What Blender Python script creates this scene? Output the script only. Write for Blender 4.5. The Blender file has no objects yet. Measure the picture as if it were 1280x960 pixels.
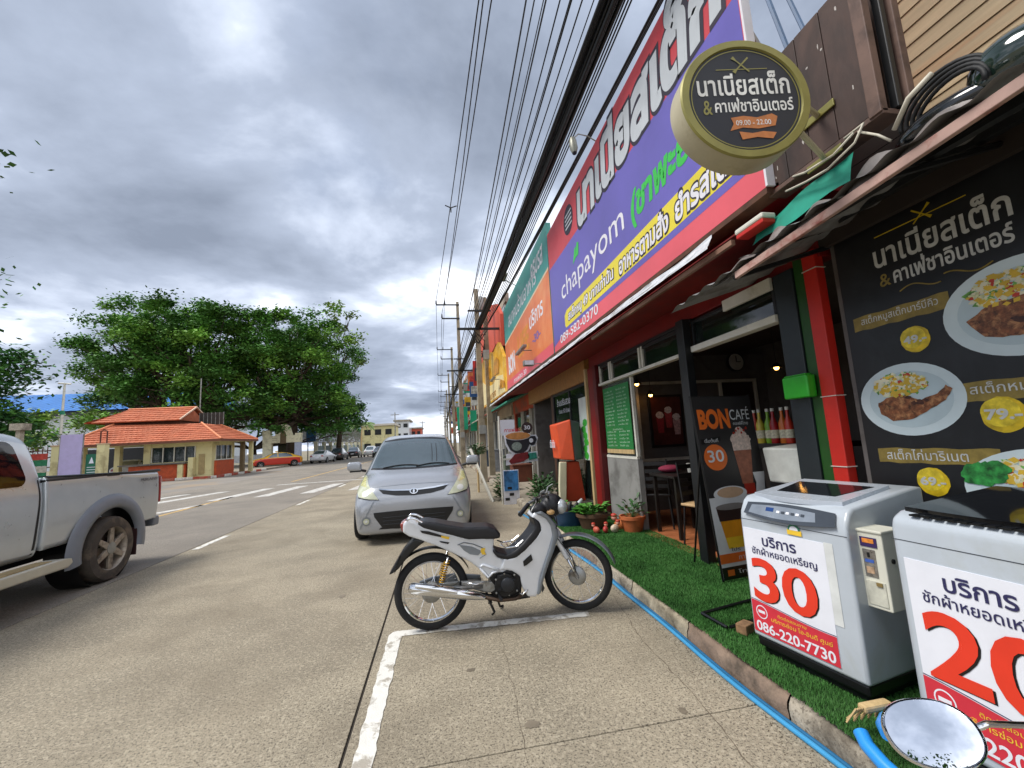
import bpy, bmesh, math, random
from mathutils import Vector, Matrix, noise
from mathutils.geometry import tessellate_polygon
from mathutils.bvhtree import BVHTree
PI = math.pi
rad = math.radians
scene = bpy.context.scene
COL = scene.collection

# ---------------------------------------------------------------- camera
cam_data = bpy.data.cameras.new('camera')
cam = bpy.data.objects.new('camera', cam_data)
COL.objects.link(cam)
cam_data.sensor_width = 36.0
cam_data.lens = 14.625
cam_data.clip_start = 0.05
cam_data.clip_end = 3000
RM = Matrix(((0.9841304, 0.0309249, -0.1747311), (-0.1688891, -0.1388644, -0.9758038), (-0.0544406, 0.9898284, -0.1314378)))
cam.matrix_world = Matrix.Translation((0, 0, 1.45)) @ RM.to_4x4()
scene.camera = cam

# ---------------------------------------------------------------- sky and sun
SUN_EL, SUN_AZ = rad(56), rad(266)      # azimuth clockwise from +Y
world = bpy.data.worlds.new('World')
scene.world = world
world.use_nodes = True
wt = world.node_tree
wt.nodes.clear()
def wn(t, **k):
    n = wt.nodes.new(t)
    for a, b in k.items(): setattr(n, a, b)
    return n
wo = wn('ShaderNodeOutputWorld'); bg = wn('ShaderNodeBackground')
sky = wn('ShaderNodeTexSky', sky_type='NISHITA', sun_disc=False, sun_elevation=SUN_EL, sun_rotation=SUN_AZ)
sky.air_density = 1.0; sky.dust_density = 1.5; sky.ozone_density = 1.5
bg.inputs[1].default_value = 0.10
tc = wn('ShaderNodeTexCoord'); sep = wn('ShaderNodeSeparateXYZ')
wt.links.new(tc.outputs['Generated'], sep.inputs[0])
def wmath(op, a, b=None, clamp=False):
    n = wn('ShaderNodeMath', operation=op); n.use_clamp = clamp
    for i, v in enumerate((a, b)):
        if v is None: continue
        if isinstance(v, (int, float)): n.inputs[i].default_value = v
        else: wt.links.new(v, n.inputs[i])
    return n.outputs[0]
zz = wmath('ADD', wmath('MAXIMUM', sep.outputs[2], 0.0), 0.16)
cx = wmath('DIVIDE', sep.outputs[0], zz); cy = wmath('DIVIDE', sep.outputs[1], zz)
comb = wn('ShaderNodeCombineXYZ')
wt.links.new(cx, comb.inputs[0]); wt.links.new(cy, comb.inputs[1])
def wnoise(vec, scale, detail, rough, dist, off):
    m = wn('ShaderNodeMapping'); m.inputs['Location'].default_value = off
    wt.links.new(vec, m.inputs[0])
    n = wn('ShaderNodeTexNoise'); n.inputs['Scale'].default_value = scale; n.inputs['Detail'].default_value = detail
    n.inputs['Roughness'].default_value = rough; n.inputs['Distortion'].default_value = dist
    wt.links.new(m.outputs[0], n.inputs['Vector'])
    return n.outputs['Fac']
n1 = wnoise(comb.outputs[0], 0.55, 7, 0.52, 0.35, (7.3, 9.9, 0.0))
n2 = wnoise(comb.outputs[0], 1.7, 8, 0.55, 0.2, (11.3, 2.2, 4.0))
dens = wmath('ADD', wmath('MULTIPLY', n1, 0.60), wmath('MULTIPLY', n2, 0.42))
bias = wmath('ADD', wmath('MULTIPLY', sep.outputs[0], -0.055), wmath('MULTIPLY', wmath('SUBTRACT', sep.outputs[2], 0.34), 0.10))      # heavier cloud to the left and overhead
bias = wmath('ADD', bias, wmath('MULTIPLY', sep.outputs[1], 0.06))
dens = wmath('ADD', dens, bias)
dens = wmath('ADD', wmath('MULTIPLY', wmath('SUBTRACT', dens, 0.52), 1.55), 0.468)
ramp = wn('ShaderNodeValToRGB')
cr = ramp.color_ramp
cr.elements[0].position = 0.37; cr.elements[0].color = (0.95, 0.98, 1.04, 1)
cr.elements[1].position = 0.70; cr.elements[1].color = (0.20, 0.235, 0.305, 1)
e = cr.elements.new(0.45); e.color = (0.54, 0.60, 0.72, 1)
e = cr.elements.new(0.54); e.color = (0.335, 0.385, 0.485, 1)
wt.links.new(dens, ramp.inputs[0])
scl = wn('ShaderNodeVectorMath', operation='SCALE')       # clouds are given in radiance, the sky node at strength 0.1
scl.inputs['Scale'].default_value = 10.0
wt.links.new(ramp.outputs[0], scl.inputs[0])
gap = wnoise(comb.outputs[0], 0.8, 6, 0.5, 0.2, (1.0, 9.0, 2.0))
gapm = wn('ShaderNodeMapRange'); gapm.inputs[1].default_value = 0.30; gapm.inputs[2].default_value = 0.40
gapm.inputs[3].default_value = 0.75; gapm.inputs[4].default_value = 1.0
wt.links.new(gap, gapm.inputs[0])
mixw = wn('ShaderNodeMix', data_type='RGBA')
wt.links.new(gapm.outputs[0], mixw.inputs[0]); wt.links.new(sky.outputs[0], mixw.inputs[6]); wt.links.new(scl.outputs[0], mixw.inputs[7])
wt.links.new(mixw.outputs[2], bg.inputs[0]); wt.links.new(bg.outputs[0], wo.inputs[0])

sun_data = bpy.data.lights.new('sun', 'SUN')
sun_data.energy = 2.4
sun_data.angle = rad(26)
sun_data.color = (1.0, 0.96, 0.90)
sun = bpy.data.objects.new('sun', sun_data)
COL.objects.link(sun)
sd = Vector((math.sin(SUN_AZ) * math.cos(SUN_EL), math.cos(SUN_AZ) * math.cos(SUN_EL), math.sin(SUN_EL)))
sun.rotation_euler = sd.to_track_quat('Z', 'Y').to_euler()

scene.view_settings.view_transform = 'Standard'
scene.view_settings.look = 'None'
scene.view_settings.exposure = 0.62
scene.view_settings.gamma = 1.0
scene.render.engine = 'CYCLES'
scene.cycles.max_bounces = 6
scene.cycles.use_denoising = True
scene.cycles.caustics_reflective = False
scene.cycles.caustics_refractive = False

# ---------------------------------------------------------------- helpers
def lin(h):
    h = h.lstrip('#')
    c = [int(h[i:i + 2], 16) / 255 for i in (0, 2, 4)]
    return tuple((v / 12.92 if v <= 0.04045 else ((v + 0.055) / 1.055) ** 2.4) for v in c) + (1,)
MATS = {}
def mat(name, col, rough=0.6, metal=0.0, var=0.12, scale=6.0, bump=0.0, bscale=60.0, spec=0.5, speck=None, sscale=150.0,
        dirt=None, dscale=2.0, dlo=0.5, dhi=0.65, coat=0.0, emit=0.0, rvar=1.0, trans=0.0, alpha=1.0, stretch=(1, 1, 1), aniso=None):
    """procedural surface: base colour varied by noise, optional speckle, dirt patches and fine relief"""
    if name in MATS: return MATS[name]
    m = bpy.data.materials.new(name); m.use_nodes = True
    nt = m.node_tree; N = nt.nodes; L = nt.links
    b = N['Principled BSDF']
    if isinstance(col, str): col = lin(col)
    tcn = N.new('ShaderNodeTexCoord'); mp = N.new('ShaderNodeMapping'); mp.inputs['Scale'].default_value = stretch
    L.new(tcn.outputs['Object'], mp.inputs[0])
    ns = N.new('ShaderNodeTexNoise'); ns.inputs['Scale'].default_value = scale; ns.inputs['Detail'].default_value = 5
    ns.inputs['Roughness'].default_value = 0.6
    L.new(mp.outputs[0], ns.inputs['Vector'])
    rmp = N.new('ShaderNodeValToRGB')
    lo = tuple(max(0, c * (1 - 1.6 * var)) for c in col[:3]) + (1,); hi = tuple(min(1, c * (1 + 1.3 * var)) for c in col[:3]) + (1,)
    rmp.color_ramp.elements[0].position = 0.3; rmp.color_ramp.elements[0].color = lo
    rmp.color_ramp.elements[1].position = 0.72; rmp.color_ramp.elements[1].color = hi
    L.new(ns.outputs['Fac'], rmp.inputs[0])
    out = rmp.outputs[0]
    def mixin(fac, c, mode='MIX'):
        mx = N.new('ShaderNodeMix'); mx.data_type = 'RGBA'; mx.blend_type = mode
        L.new(fac, mx.inputs[0]); L.new(out, mx.inputs[6])
        mx.inputs[7].default_value = c
        return mx.outputs[2]
    if speck:
        for q, (sc_, spread, amt) in enumerate(((sscale, 0.09, 0.85), (sscale * 0.45, 0.07, 0.55))):
            v = N.new('ShaderNodeTexNoise'); v.inputs['Scale'].default_value = sc_; v.inputs['Detail'].default_value = 3
            v.inputs['Roughness'].default_value = 0.7
            L.new(mp.outputs[0], v.inputs['Vector'])
            r = N.new('ShaderNodeMapRange'); r.inputs[1].default_value = 0.5 + (0.035 if q == 0 else 0.03); r.inputs[2].default_value = 0.5 + spread - (0.005 if q == 0 else -0.03)
            r.inputs[3].default_value = 0; r.inputs[4].default_value = amt
            L.new(v.outputs['Fac'], r.inputs[0])
            out = mixin(r.outputs[0], lin(speck[q]) if isinstance(speck[q], str) else speck[q])
    if dirt:
        d = N.new('ShaderNodeTexNoise'); d.inputs['Scale'].default_value = dscale; d.inputs['Detail'].default_value = 8
        d.inputs['Roughness'].default_value = 0.65; d.inputs['Distortion'].default_value = 0.3
        L.new(mp.outputs[0], d.inputs['Vector'])
        r = N.new('ShaderNodeMapRange'); r.inputs[1].default_value = dlo; r.inputs[2].default_value = dhi
        r.inputs[3].default_value = 0; r.inputs[4].default_value = 0.85
        L.new(d.outputs['Fac'], r.inputs[0])
        out = mixin(r.outputs[0], lin(dirt))
    L.new(out, b.inputs['Base Color'])
    b.inputs['Roughness'].default_value = rough
    if rough > 0.15 and metal < 0.95 or dirt:
        rr = N.new('ShaderNodeMapRange'); rr.inputs[3].default_value = max(0.03, rough - 0.10*rvar); rr.inputs[4].default_value = min(1, rough + 0.12*rvar)
        L.new(ns.outputs['Fac'], rr.inputs[0]); L.new(rr.outputs[0], b.inputs['Roughness'])
    b.inputs['Metallic'].default_value = metal
    b.inputs['Specular IOR Level'].default_value = spec
    b.inputs['Coat Weight'].default_value = coat
    b.inputs['Coat Roughness'].default_value = 0.06
    b.inputs['Transmission Weight'].default_value = trans
    b.inputs['Alpha'].default_value = alpha
    if emit:
        b.inputs['Emission Color'].default_value = col; b.inputs['Emission Strength'].default_value = emit
    if bump:
        n3 = N.new('ShaderNodeTexNoise'); n3.inputs['Scale'].default_value = bscale; n3.inputs['Detail'].default_value = 4
        L.new(mp.outputs[0], n3.inputs['Vector'])
        bp = N.new('ShaderNodeBump'); bp.inputs['Strength'].default_value = bump; bp.inputs['Distance'].default_value = 0.01
        L.new(n3.outputs['Fac'], bp.inputs['Height']); L.new(bp.outputs[0], b.inputs['Normal'])
    MATS[name] = m
    return m

def glass(name, tint='#1a2224', rough=0.03, alpha=0.55):
    """tinted pane: see-through in part, reflecting like glass"""
    if name in MATS: return MATS[name]
    m = bpy.data.materials.new(name); m.use_nodes = True
    nt = m.node_tree; N = nt.nodes; L = nt.links
    b = N['Principled BSDF']; b.inputs['Base Color'].default_value = lin(tint); b.inputs['Roughness'].default_value = rough
    b.inputs['Specular IOR Level'].default_value = 0.8
    ns = N.new('ShaderNodeTexNoise'); ns.inputs['Scale'].default_value = 3
    tcn = N.new('ShaderNodeTexCoord'); L.new(tcn.outputs['Object'], ns.inputs['Vector'])
    r = N.new('ShaderNodeMapRange'); r.inputs[3].default_value = alpha - 0.04; r.inputs[4].default_value = alpha + 0.04
    L.new(ns.outputs['Fac'], r.inputs[0]); L.new(r.outputs[0], b.inputs['Alpha'])
    MATS[name] = m
    return m

class MB:
    def __init__(s): s.v = []; s.f = []
    def add(s, vs, fs, M=None):
        o = len(s.v)
        s.v += [tuple(M @ Vector(p)) for p in vs] if M else [tuple(p) for p in vs]
        s.f += [tuple(i + o for i in f) for f in fs]
        return s
    def box(s, x0, x1, y0, y1, z0, z1, M=None):
        return s.add([(x0,y0,z0),(x1,y0,z0),(x1,y1,z0),(x0,y1,z0),(x0,y0,z1),(x1,y0,z1),(x1,y1,z1),(x0,y1,z1)],
              [(0,3,2,1),(4,5,6,7),(0,1,5,4),(1,2,6,5),(2,3,7,6),(3,0,4,7)], M)
    def tube(s, pts, r, n=8, caps=True, M=None):
        pts = [Vector(p) for p in pts]
        rs = r if isinstance(r, (list, tuple)) else [r] * len(pts)
        rings = []; up = None
        for i, p in enumerate(pts):
            t = (pts[min(i + 1, len(pts) - 1)] - pts[max(i - 1, 0)])
            if t.length < 1e-9: t = Vector((0, 0, 1))
            t.normalize()
            if up is None: up = t.orthogonal().normalized()
            up = (up - t * up.dot(t))
            up = up.normalized() if up.length > 1e-6 else t.orthogonal().normalized()
            w = t.cross(up)
            rings.append([p + (up * math.cos(2 * PI * k / n) + w * math.sin(2 * PI * k / n)) * rs[i] for k in range(n)])
        vs = [q for rg in rings for q in rg]; fs = []
        for i in range(len(pts) - 1):
            for k in range(n): fs.append((i*n+k, i*n+(k+1)%n, (i+1)*n+(k+1)%n, (i+1)*n+k))
        if caps: fs += [tuple(range(n))[::-1], tuple((len(pts)-1)*n+k for k in range(n))]
        return s.add(vs, fs, M)
    def lathe(s, prof, n=20, M=None, cap=True):          # profile (r, z) about local Z
        vs = []; fs = []
        for r, z in prof:
            for k in range(n): vs.append((r*math.cos(2*PI*k/n), r*math.sin(2*PI*k/n), z))
        for i in range(len(prof) - 1):
            for k in range(n): fs.append((i*n+k, i*n+(k+1)%n, (i+1)*n+(k+1)%n, (i+1)*n+k))
        if cap: fs += [tuple(range(n))[::-1], tuple((len(prof)-1)*n+k for k in range(n))]
        return s.add(vs, fs, M)
    def prism(s, poly, fn, a, b):                        # 2-D outline, fn(u, v, w) -> point, extruded from w=a to w=b
        n = len(poly)
        vs = [fn(u, v, a) for u, v in poly] + [fn(u, v, b) for u, v in poly]
        tri = tessellate_polygon([[Vector((u, v, 0)) for u, v in poly]])
        fs = [tuple(t) for t in tri] + [tuple(i + n for i in t[::-1]) for t in tri]
        fs += [(i, (i+1) % n, n + (i+1) % n, n + i) for i in range(n)]
        return s.add(vs, fs)
    def ball(s, c, r, n=10, m=7, M=None):
        r = r if isinstance(r, (list, tuple)) else (r, r, r)
        vs = []; fs = []
        for i in range(m + 1):
            th = PI * i / m
            for k in range(n):
                ph = 2*PI*k/n
                vs.append((c[0]+r[0]*math.sin(th)*math.cos(ph), c[1]+r[1]*math.sin(th)*math.sin(ph), c[2]+r[2]*math.cos(th)))
        for i in range(m):
            for k in range(n): fs.append((i*n+k, (i+1)*n+k, (i+1)*n+(k+1)%n, i*n+(k+1)%n))
        return s.add(vs, fs, M)
    def grid(s, nu, nv, fn):
        vs = [fn(i / nu, j / nv) for j in range(nv + 1) for i in range(nu + 1)]
        fs = [(j*(nu+1)+i, j*(nu+1)+i+1, (j+1)*(nu+1)+i+1, (j+1)*(nu+1)+i) for j in range(nv) for i in range(nu)]
        return s.add(vs, fs)
    def build(s, name, m, parent=None, smooth=False, bevel=0, seg=2, M=None, fix=True, weld=0):
        me = bpy.data.meshes.new(name)
        me.from_pydata(s.v, [], s.f); me.update()
        if fix or weld:
            bm = bmesh.new(); bm.from_mesh(me)
            if weld: bmesh.ops.remove_doubles(bm, verts=bm.verts, dist=weld)
            if fix: bmesh.ops.recalc_face_normals(bm, faces=bm.faces)
            bm.to_mesh(me); bm.free()
        if m: me.materials.append(m)
        ob = bpy.data.objects.new(name, me); COL.objects.link(ob)
        if parent is not None:
            ob.parent = parent; ob.matrix_parent_inverse = parent.matrix_basis.inverted()
        if M is not None: ob.matrix_basis = M
        if smooth:
            for p in me.polygons: p.use_smooth = True
            if smooth == 'auto': me.set_sharp_from_angle(angle=rad(38))
        if bevel:
            bv = ob.modifiers.new('bevel', 'BEVEL'); bv.width = bevel; bv.segments = seg; bv.limit_method = 'ANGLE'; bv.angle_limit = rad(40)
            bv.harden_normals = False
        return ob

def tag(o, label=None, cat=None, group=None, kind=None):
    if label: o['label'] = label
    if cat: o['category'] = cat
    if group: o['group'] = group
    if kind: o['kind'] = kind
    return o
def thing(name, label, cat, loc=(0, 0, 0), rz=0, group=None):
    o = bpy.data.objects.new(name, None); COL.objects.link(o)
    o.location = loc; o.rotation_euler = (0, 0, rz); o.empty_display_size = 0.1
    o.matrix_basis = Matrix.Translation(loc) @ Matrix.Rotation(rz, 4, 'Z')
    return tag(o, label, cat, group)
def local(mb, name, m, parent, **k):
    """child whose vertices are in the parent's own space"""
    o = mb.build(name, m, None, **k); o.parent = parent
    return o
def copy_tree(o, parent=None):
    c = o.copy(); COL.objects.link(c)
    if parent is not None: c.parent = parent
    for ch in [x for x in CH.get(o.name, ())]: copy_tree(ch, c)
    return c
CH = {}
def index_children():
    CH.clear()
    for o in bpy.data.objects:
        if o.parent: CH.setdefault(o.parent.name, []).append(o)
def dup(o, M=None, label=None):
    index_children()
    c = copy_tree(o)
    if M is not None: c.matrix_basis = M
    if label: c['label'] = label
    return c
def TR(x, y, z, rz=0, rx=0, ry=0, s=1):
    return Matrix.Translation((x, y, z)) @ Matrix.Rotation(rz, 4, 'Z') @ Matrix.Rotation(ry, 4, 'Y') @ Matrix.Rotation(rx, 4, 'X') @ Matrix.Diagonal((s, s, s, 1))

# ---- lettering: glyph outlines of Blender's own font, each contour tessellated by itself
GL = {}
def glyph_polys(text):
    if text in GL: return GL[text]
    cu = bpy.data.curves.new('tmp', 'FONT'); cu.body = text; cu.resolution_u = 3
    ob = bpy.data.objects.new('tmp', cu); COL.objects.link(ob)
    dg = bpy.context.evaluated_depsgraph_get()
    c2 = ob.evaluated_get(dg).to_curve(dg)
    polys = []
    for sp in c2.splines:
        bp = sp.bezier_points; n = len(bp); pts = []
        for i in range(n):
            a, b = bp[i], bp[(i + 1) % n]
            p0, p1, p2, p3 = (Vector(q[:2]) for q in (a.co, a.handle_right, b.handle_left, b.co))
            straight = abs((p1-p0).cross(p3-p0)) < 1e-5 and abs((p2-p0).cross(p3-p0)) < 1e-5
            K = 1 if straight else 4
            for k in range(K):
                t = k / K
                q = p0*(1-t)**3 + p1*3*t*(1-t)**2 + p2*3*t*t*(1-t) + p3*t**3
                if not pts or (q - pts[-1]).length > 1e-4: pts.append(q)
        if len(pts) > 2: polys.append(pts)
    ob.to_curve_clear() if hasattr(ob, 'to_curve_clear') else None
    bpy.data.objects.remove(ob)
    GL[text] = polys
    return polys
def area(p): return 0.5 * sum(p[i-1].x * p[i].y - p[i].x * p[i-1].y for i in range(len(p)))
def inside(pt, poly):
    c = False
    for i in range(len(poly)):
        a, b = poly[i-1], poly[i]
        if (a.y > pt.y) != (b.y > pt.y) and pt.x < (b.x-a.x)*(pt.y-a.y)/(b.y-a.y)+a.x: c = not c
    return c
def fatten(p, d):
    out = []; n = len(p)
    for i in range(n):
        e1 = (p[i]-p[i-1]); e2 = (p[(i+1) % n]-p[i])
        if e1.length < 1e-6 or e2.length < 1e-6: out.append(p[i]); continue
        n1 = Vector((e1.y, -e1.x)).normalized(); n2 = Vector((e2.y, -e2.x)).normalized()
        m = (n1 + n2)
        m = m.normalized() / max(0.5, m.normalized().dot(n1)) if m.length > 1e-3 else n1
        out.append(p[i] + m * d)
    return out
def lettering(text, origin, U, V, width, height, m, parent, name='lettering', bold=0.0, off=0.002, shear=0.0, loc=False, bend=None):
    """flat print: text stretched to width x height in the plane (U, V) with its lower left corner at origin"""
    polys = glyph_polys(text)
    if not polys: return None
    xs = [q.x for p in polys for q in p]; ys = [q.y for p in polys for q in p]
    x0, x1, y0, y1 = min(xs), max(xs), min(ys), max(ys)
    U = Vector(U).normalized(); V = Vector(V).normalized(); Nn = U.cross(V); O = Vector(origin)
    ar = [area(p) for p in polys]; cont = []
    for i, p in enumerate(polys):
        best = None
        for j, q in enumerate(polys):
            if j != i and abs(ar[j]) > abs(ar[i]) and ar[i]*ar[j] < 0 and inside(p[0], q) and inside(p[len(p)//2], q):
                if best is None or abs(ar[j]) < abs(ar[best]): best = j
        cont.append(best)
    mb = MB(); sx_ = width/(x1-x0); sy_ = height/(y1-y0)
    def place(q, z):
        u = (q.x - x0)*sx_; v = (q.y - y0)*sy_
        if bend: v += bend(u/width)
        u += shear*v
        return tuple(O + U*u + V*v + Nn*z)
    for i, p in enumerate(polys):
        if cont[i] is not None: continue
        loops = [[Vector((q.x, q.y, 0)) for q in l] for l in [p] + [polys[j] for j in range(len(polys)) if cont[j] == i]]
        flat = [q for l in loops for q in l]
        mb.add([place(q, off + 0.00025*(i % 3)) for q in flat], [tuple(t) for t in tessellate_polygon(loops)])
    if bold:
        for i, p in enumerate(polys):
            s_out = (1 if ar[i] > 0 else -1) * (1 if cont[i] is None else -1)
            f = fatten(p, bold*s_out); n = len(p); z = off + 0.00012 + 0.00005*(i % 3)
            mb.add([place(q, z) for q in p] + [place(q, z) for q in f], [(k, (k+1) % n, n+(k+1) % n, n+k) for k in range(n)])
    return mb.build(name, m, parent, fix=False) if not loc else local(mb, name, m, parent, fix=False)
def patch(poly, origin, U, V, m, parent, name, off=0.002, loc=False, thick=0.0):
    """flat printed shape given as (u, v) metres in a plane"""
    U = Vector(U).normalized(); V = Vector(V).normalized(); Nn = U.cross(V); O = Vector(origin)
    mb = MB()
    if thick: mb.prism(poly, lambda u, v, w: tuple(O + U*u + V*v + Nn*w), off, off + thick)
    else:
        tris = tessellate_polygon([[Vector((u, v, 0)) for u, v in poly]])
        mb.add([tuple(O + U*u + V*v + Nn*off) for u, v in poly], [tuple(t) for t in tris])
    return local(mb, name, m, parent, fix=bool(thick)) if loc else mb.build(name, m, parent, fix=bool(thick))
def ellipse(cx, cy, rx, ry, n=28, ph=0.0, wob=0.0, seed=0):
    rnd = random.Random(seed)
    return [(cx + rx*math.cos(2*PI*k/n+ph)*(1+wob*rnd.uniform(-1, 1)), cy + ry*math.sin(2*PI*k/n+ph)*(1+wob*rnd.uniform(-1, 1))) for k in range(n)]
def rect(x0, y0, x1, y1): return [(x0, y0), (x1, y0), (x1, y1), (x0, y1)]
def organic(mb, name, m, parent, voxel=0.008, it=6, loc=True):
    """closed rough shapes fused into one smooth skin"""
    o = local(mb, name, m, parent) if loc else mb.build(name, m, parent)
    r = o.modifiers.new('remesh', 'REMESH'); r.mode = 'VOXEL'; r.voxel_size = voxel; r.use_smooth_shade = True
    s = o.modifiers.new('smooth', 'SMOOTH'); s.iterations = it; s.factor = 0.6
    dg = bpy.context.evaluated_depsgraph_get()
    me = bpy.data.meshes.new_from_object(o.evaluated_get(dg))
    o.modifiers.clear(); o.data = me
    for p in me.polygons: p.use_smooth = True
    return o

# ================================================================ SETTING
m_agg = mat('exposed_aggregate', '#9d937f', rough=0.85, var=0.16, scale=1.3, speck=('#4d463c', '#bdb29c'), sscale=88, bump=0.45, bscale=120, dirt='#756b5a', dscale=0.8, dlo=0.47, dhi=0.74)
m_agg2 = mat('worn_lane_concrete', '#8f877b', rough=0.8, var=0.12, scale=0.9, speck=('#5c5852', '#aaa296'), sscale=80, bump=0.35, bscale=110, dirt='#6b665f', dscale=0.45, dlo=0.45, dhi=0.7)
m_asph = mat('far_road_surface', '#8a847c', rough=0.85, var=0.10, scale=0.5, dirt='#9c8a74', dscale=0.35, dlo=0.5, dhi=0.62, bump=0.2, bscale=40)
m_joint = mat('joint_dirt', '#3b352d', rough=0.95, var=0.3, scale=20)
m_soil = mat('soil', '#8f8470', rough=0.95, var=0.25, scale=0.6, dirt='#5c6a3c', dscale=0.3)
m_mark = mat('road_paint_white', '#e4e2da', rough=0.7, var=0.06, scale=9, dirt='#9c9384', dscale=9, dlo=0.50, dhi=0.60, bump=0.3, bscale=150)
m_mark_far = mat('road_paint_worn', '#d2d0ca', rough=0.7, var=0.08, scale=5, dirt='#958f86', dscale=5, dlo=0.48, dhi=0.62)
m_yel = mat('road_paint_yellow', '#c9a566', rough=0.7, var=0.1, scale=4, dirt='#9a8a70', dscale=3, dlo=0.45, dhi=0.65)
m_conc = mat('old_concrete', '#a59c8c', rough=0.9, var=0.2, scale=4, dirt='#5f574c', dscale=3.2, dlo=0.48, dhi=0.66, bump=0.5, bscale=40, speck=('#6e665a', '#bcb3a2'), sscale=60)
m_pave = mat('pavement_concrete', '#9b9181', rough=0.9, var=0.14, scale=2.0, dirt='#6c6355', dscale=1.2, dlo=0.5, dhi=0.7, bump=0.3, bscale=60)

gr = MB().box(-900, 900, -120, 1500, -0.6, -0.02).build('ground', m_soil); tag(gr, kind='structure')
road = MB().box(-14.6, 1.66, -30, 500, -0.018, -0.010).build('road', m_joint); tag(road, kind='structure')
random.seed(4)
def slab(x0, x1, y0, y1, m, z=0.0):
    g = 0.007; gy = 0.003
    b = MB().box(x0+g, x1-g, y0+gy, y1-gy, -0.009, z)
    o = b.build('concrete_slab', m, road, bevel=0.004 if y0 < 25 else 0, seg=2)
    return o
ys = [-6, -3.2, 2.15, 6.15, 12, 18, 24, 30, 36, 42, 60]
for i in range(len(ys)-1): slab(-0.50, 1.66, ys[i], ys[i+1], m_agg)
ys = [-6, 1.3, 7.3, 13.3, 19.3, 25.3, 31.3, 40, 60]
for i in range(len(ys)-1): slab(-3.95, -0.50, ys[i], ys[i+1], m_agg)
ys = [-6, 1.3, 9.3, 17.3, 25.3, 40, 60]
for i in range(len(ys)-1): slab(-7.3, -3.95, ys[i], ys[i+1], m_agg2)
for i in range(len(ys)-1): slab(-10.9, -7.3, ys[i], ys[i+1], m_agg2)
for i in range(len(ys)-1): slab(-14.5, -10.9, ys[i], ys[i+1], m_asph)
for x0, x1, m in ((-14.5, -7.3, m_asph), (-7.3, -0.5, m_agg2), (-0.5, 1.66, m_agg)): slab(x0, x1, 60, 480, m)
fore = MB().box(-60, -14.62, 4, 58, -0.018, -0.006).build('forecourt', m_asph); tag(fore, kind='structure')

def marking(name, poly, m, z=0.004, rough=0.006, n=24, seed=1, label=None):
    """painted strip with a slightly ragged edge"""
    rnd = random.Random(seed); out = []
    for i in range(len(poly)):
        a, b = Vector(poly[i]), Vector(poly[(i+1) % len(poly)])
        k = max(1, int((b-a).length / 0.05)) if rough else 1
        k = min(k, 80)
        nn = Vector((-(b-a).y, (b-a).x)).normalized()
        for j in range(k):
            out.append(a + (b-a)*j/k + (nn*rnd.uniform(-rough, rough) if j else Vector((0, 0))))
    mb = MB(); tri = tessellate_polygon([[Vector((p.x, p.y, 0)) for p in out]])
    mb.add([(p.x, p.y, z) for p in out], [tuple(t) for t in tri])
    o = mb.build(name, m); tag(o, label=label, kind='structure')
    for p in o.data.polygons: pass
    if o.data.polygons and o.data.polygons[0].normal.z < 0: o.data.flip_normals()
    return o
# parking bay: long line and its cross bar
marking('parking_line', [(-0.455, 1.0), (-0.365, 1.0), (-0.34, 3.42), (-0.33, 3.52), (1.15, 3.435), (1.16, 3.52), (-0.40, 3.625), (-0.435, 3.56)], m_mark, seed=3)
for i, y0 in enumerate((7.6, 12.42, 17.2, 22.0)):
    marking('lane_dash', [(-3.90, y0), (-3.80, y0), (-3.80, y0+1.05), (-3.90, y0+1.05)], m_mark, seed=i+9)
marking('centre_line', [(-7.16, 4.0), (-7.02, 4.0), (-7.02, 16.2), (-7.16, 16.2)], m_yel, seed=30)
marking('centre_line', [(-7.16, 22), (-7.0, 22), (-7.0, 70), (-7.16, 70)], m_yel, seed=31)
# zebra crossing, its bars lie along the road
bars = [((-7.56, 12.9), (-7.06, 14.3), 0.30), ((-9.3, 15.7), (-8.5, 18.7), 0.45), ((-7.3, 15.3), (-6.9, 18.8), 0.46), ((-5.95, 15.5), (-5.65, 18.9), 0.46),
        ((-4.55, 15.6), (-4.25, 18.9), 0.46), ((-10.4, 16.2), (-9.8, 18.6), 0.4), ((-3.0, 15.6), (-2.8, 18.9), 0.46), ((-1.6, 15.6), (-1.4, 18.9), 0.46)]
for i, (a, b, w) in enumerate(bars):
    marking('crossing_bar', [(a[0]-w/2, a[1]), (a[0]+w/2, a[1]), (b[0]+w/2, b[1]), (b[0]-w/2, b[1])], m_mark_far, seed=i+50)
marking('stop_line', [(-7.2, 20.3), (-0.4, 20.3), (-0.4, 20.6), (-7.2, 20.6)], m_mark_far, seed=77)

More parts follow.
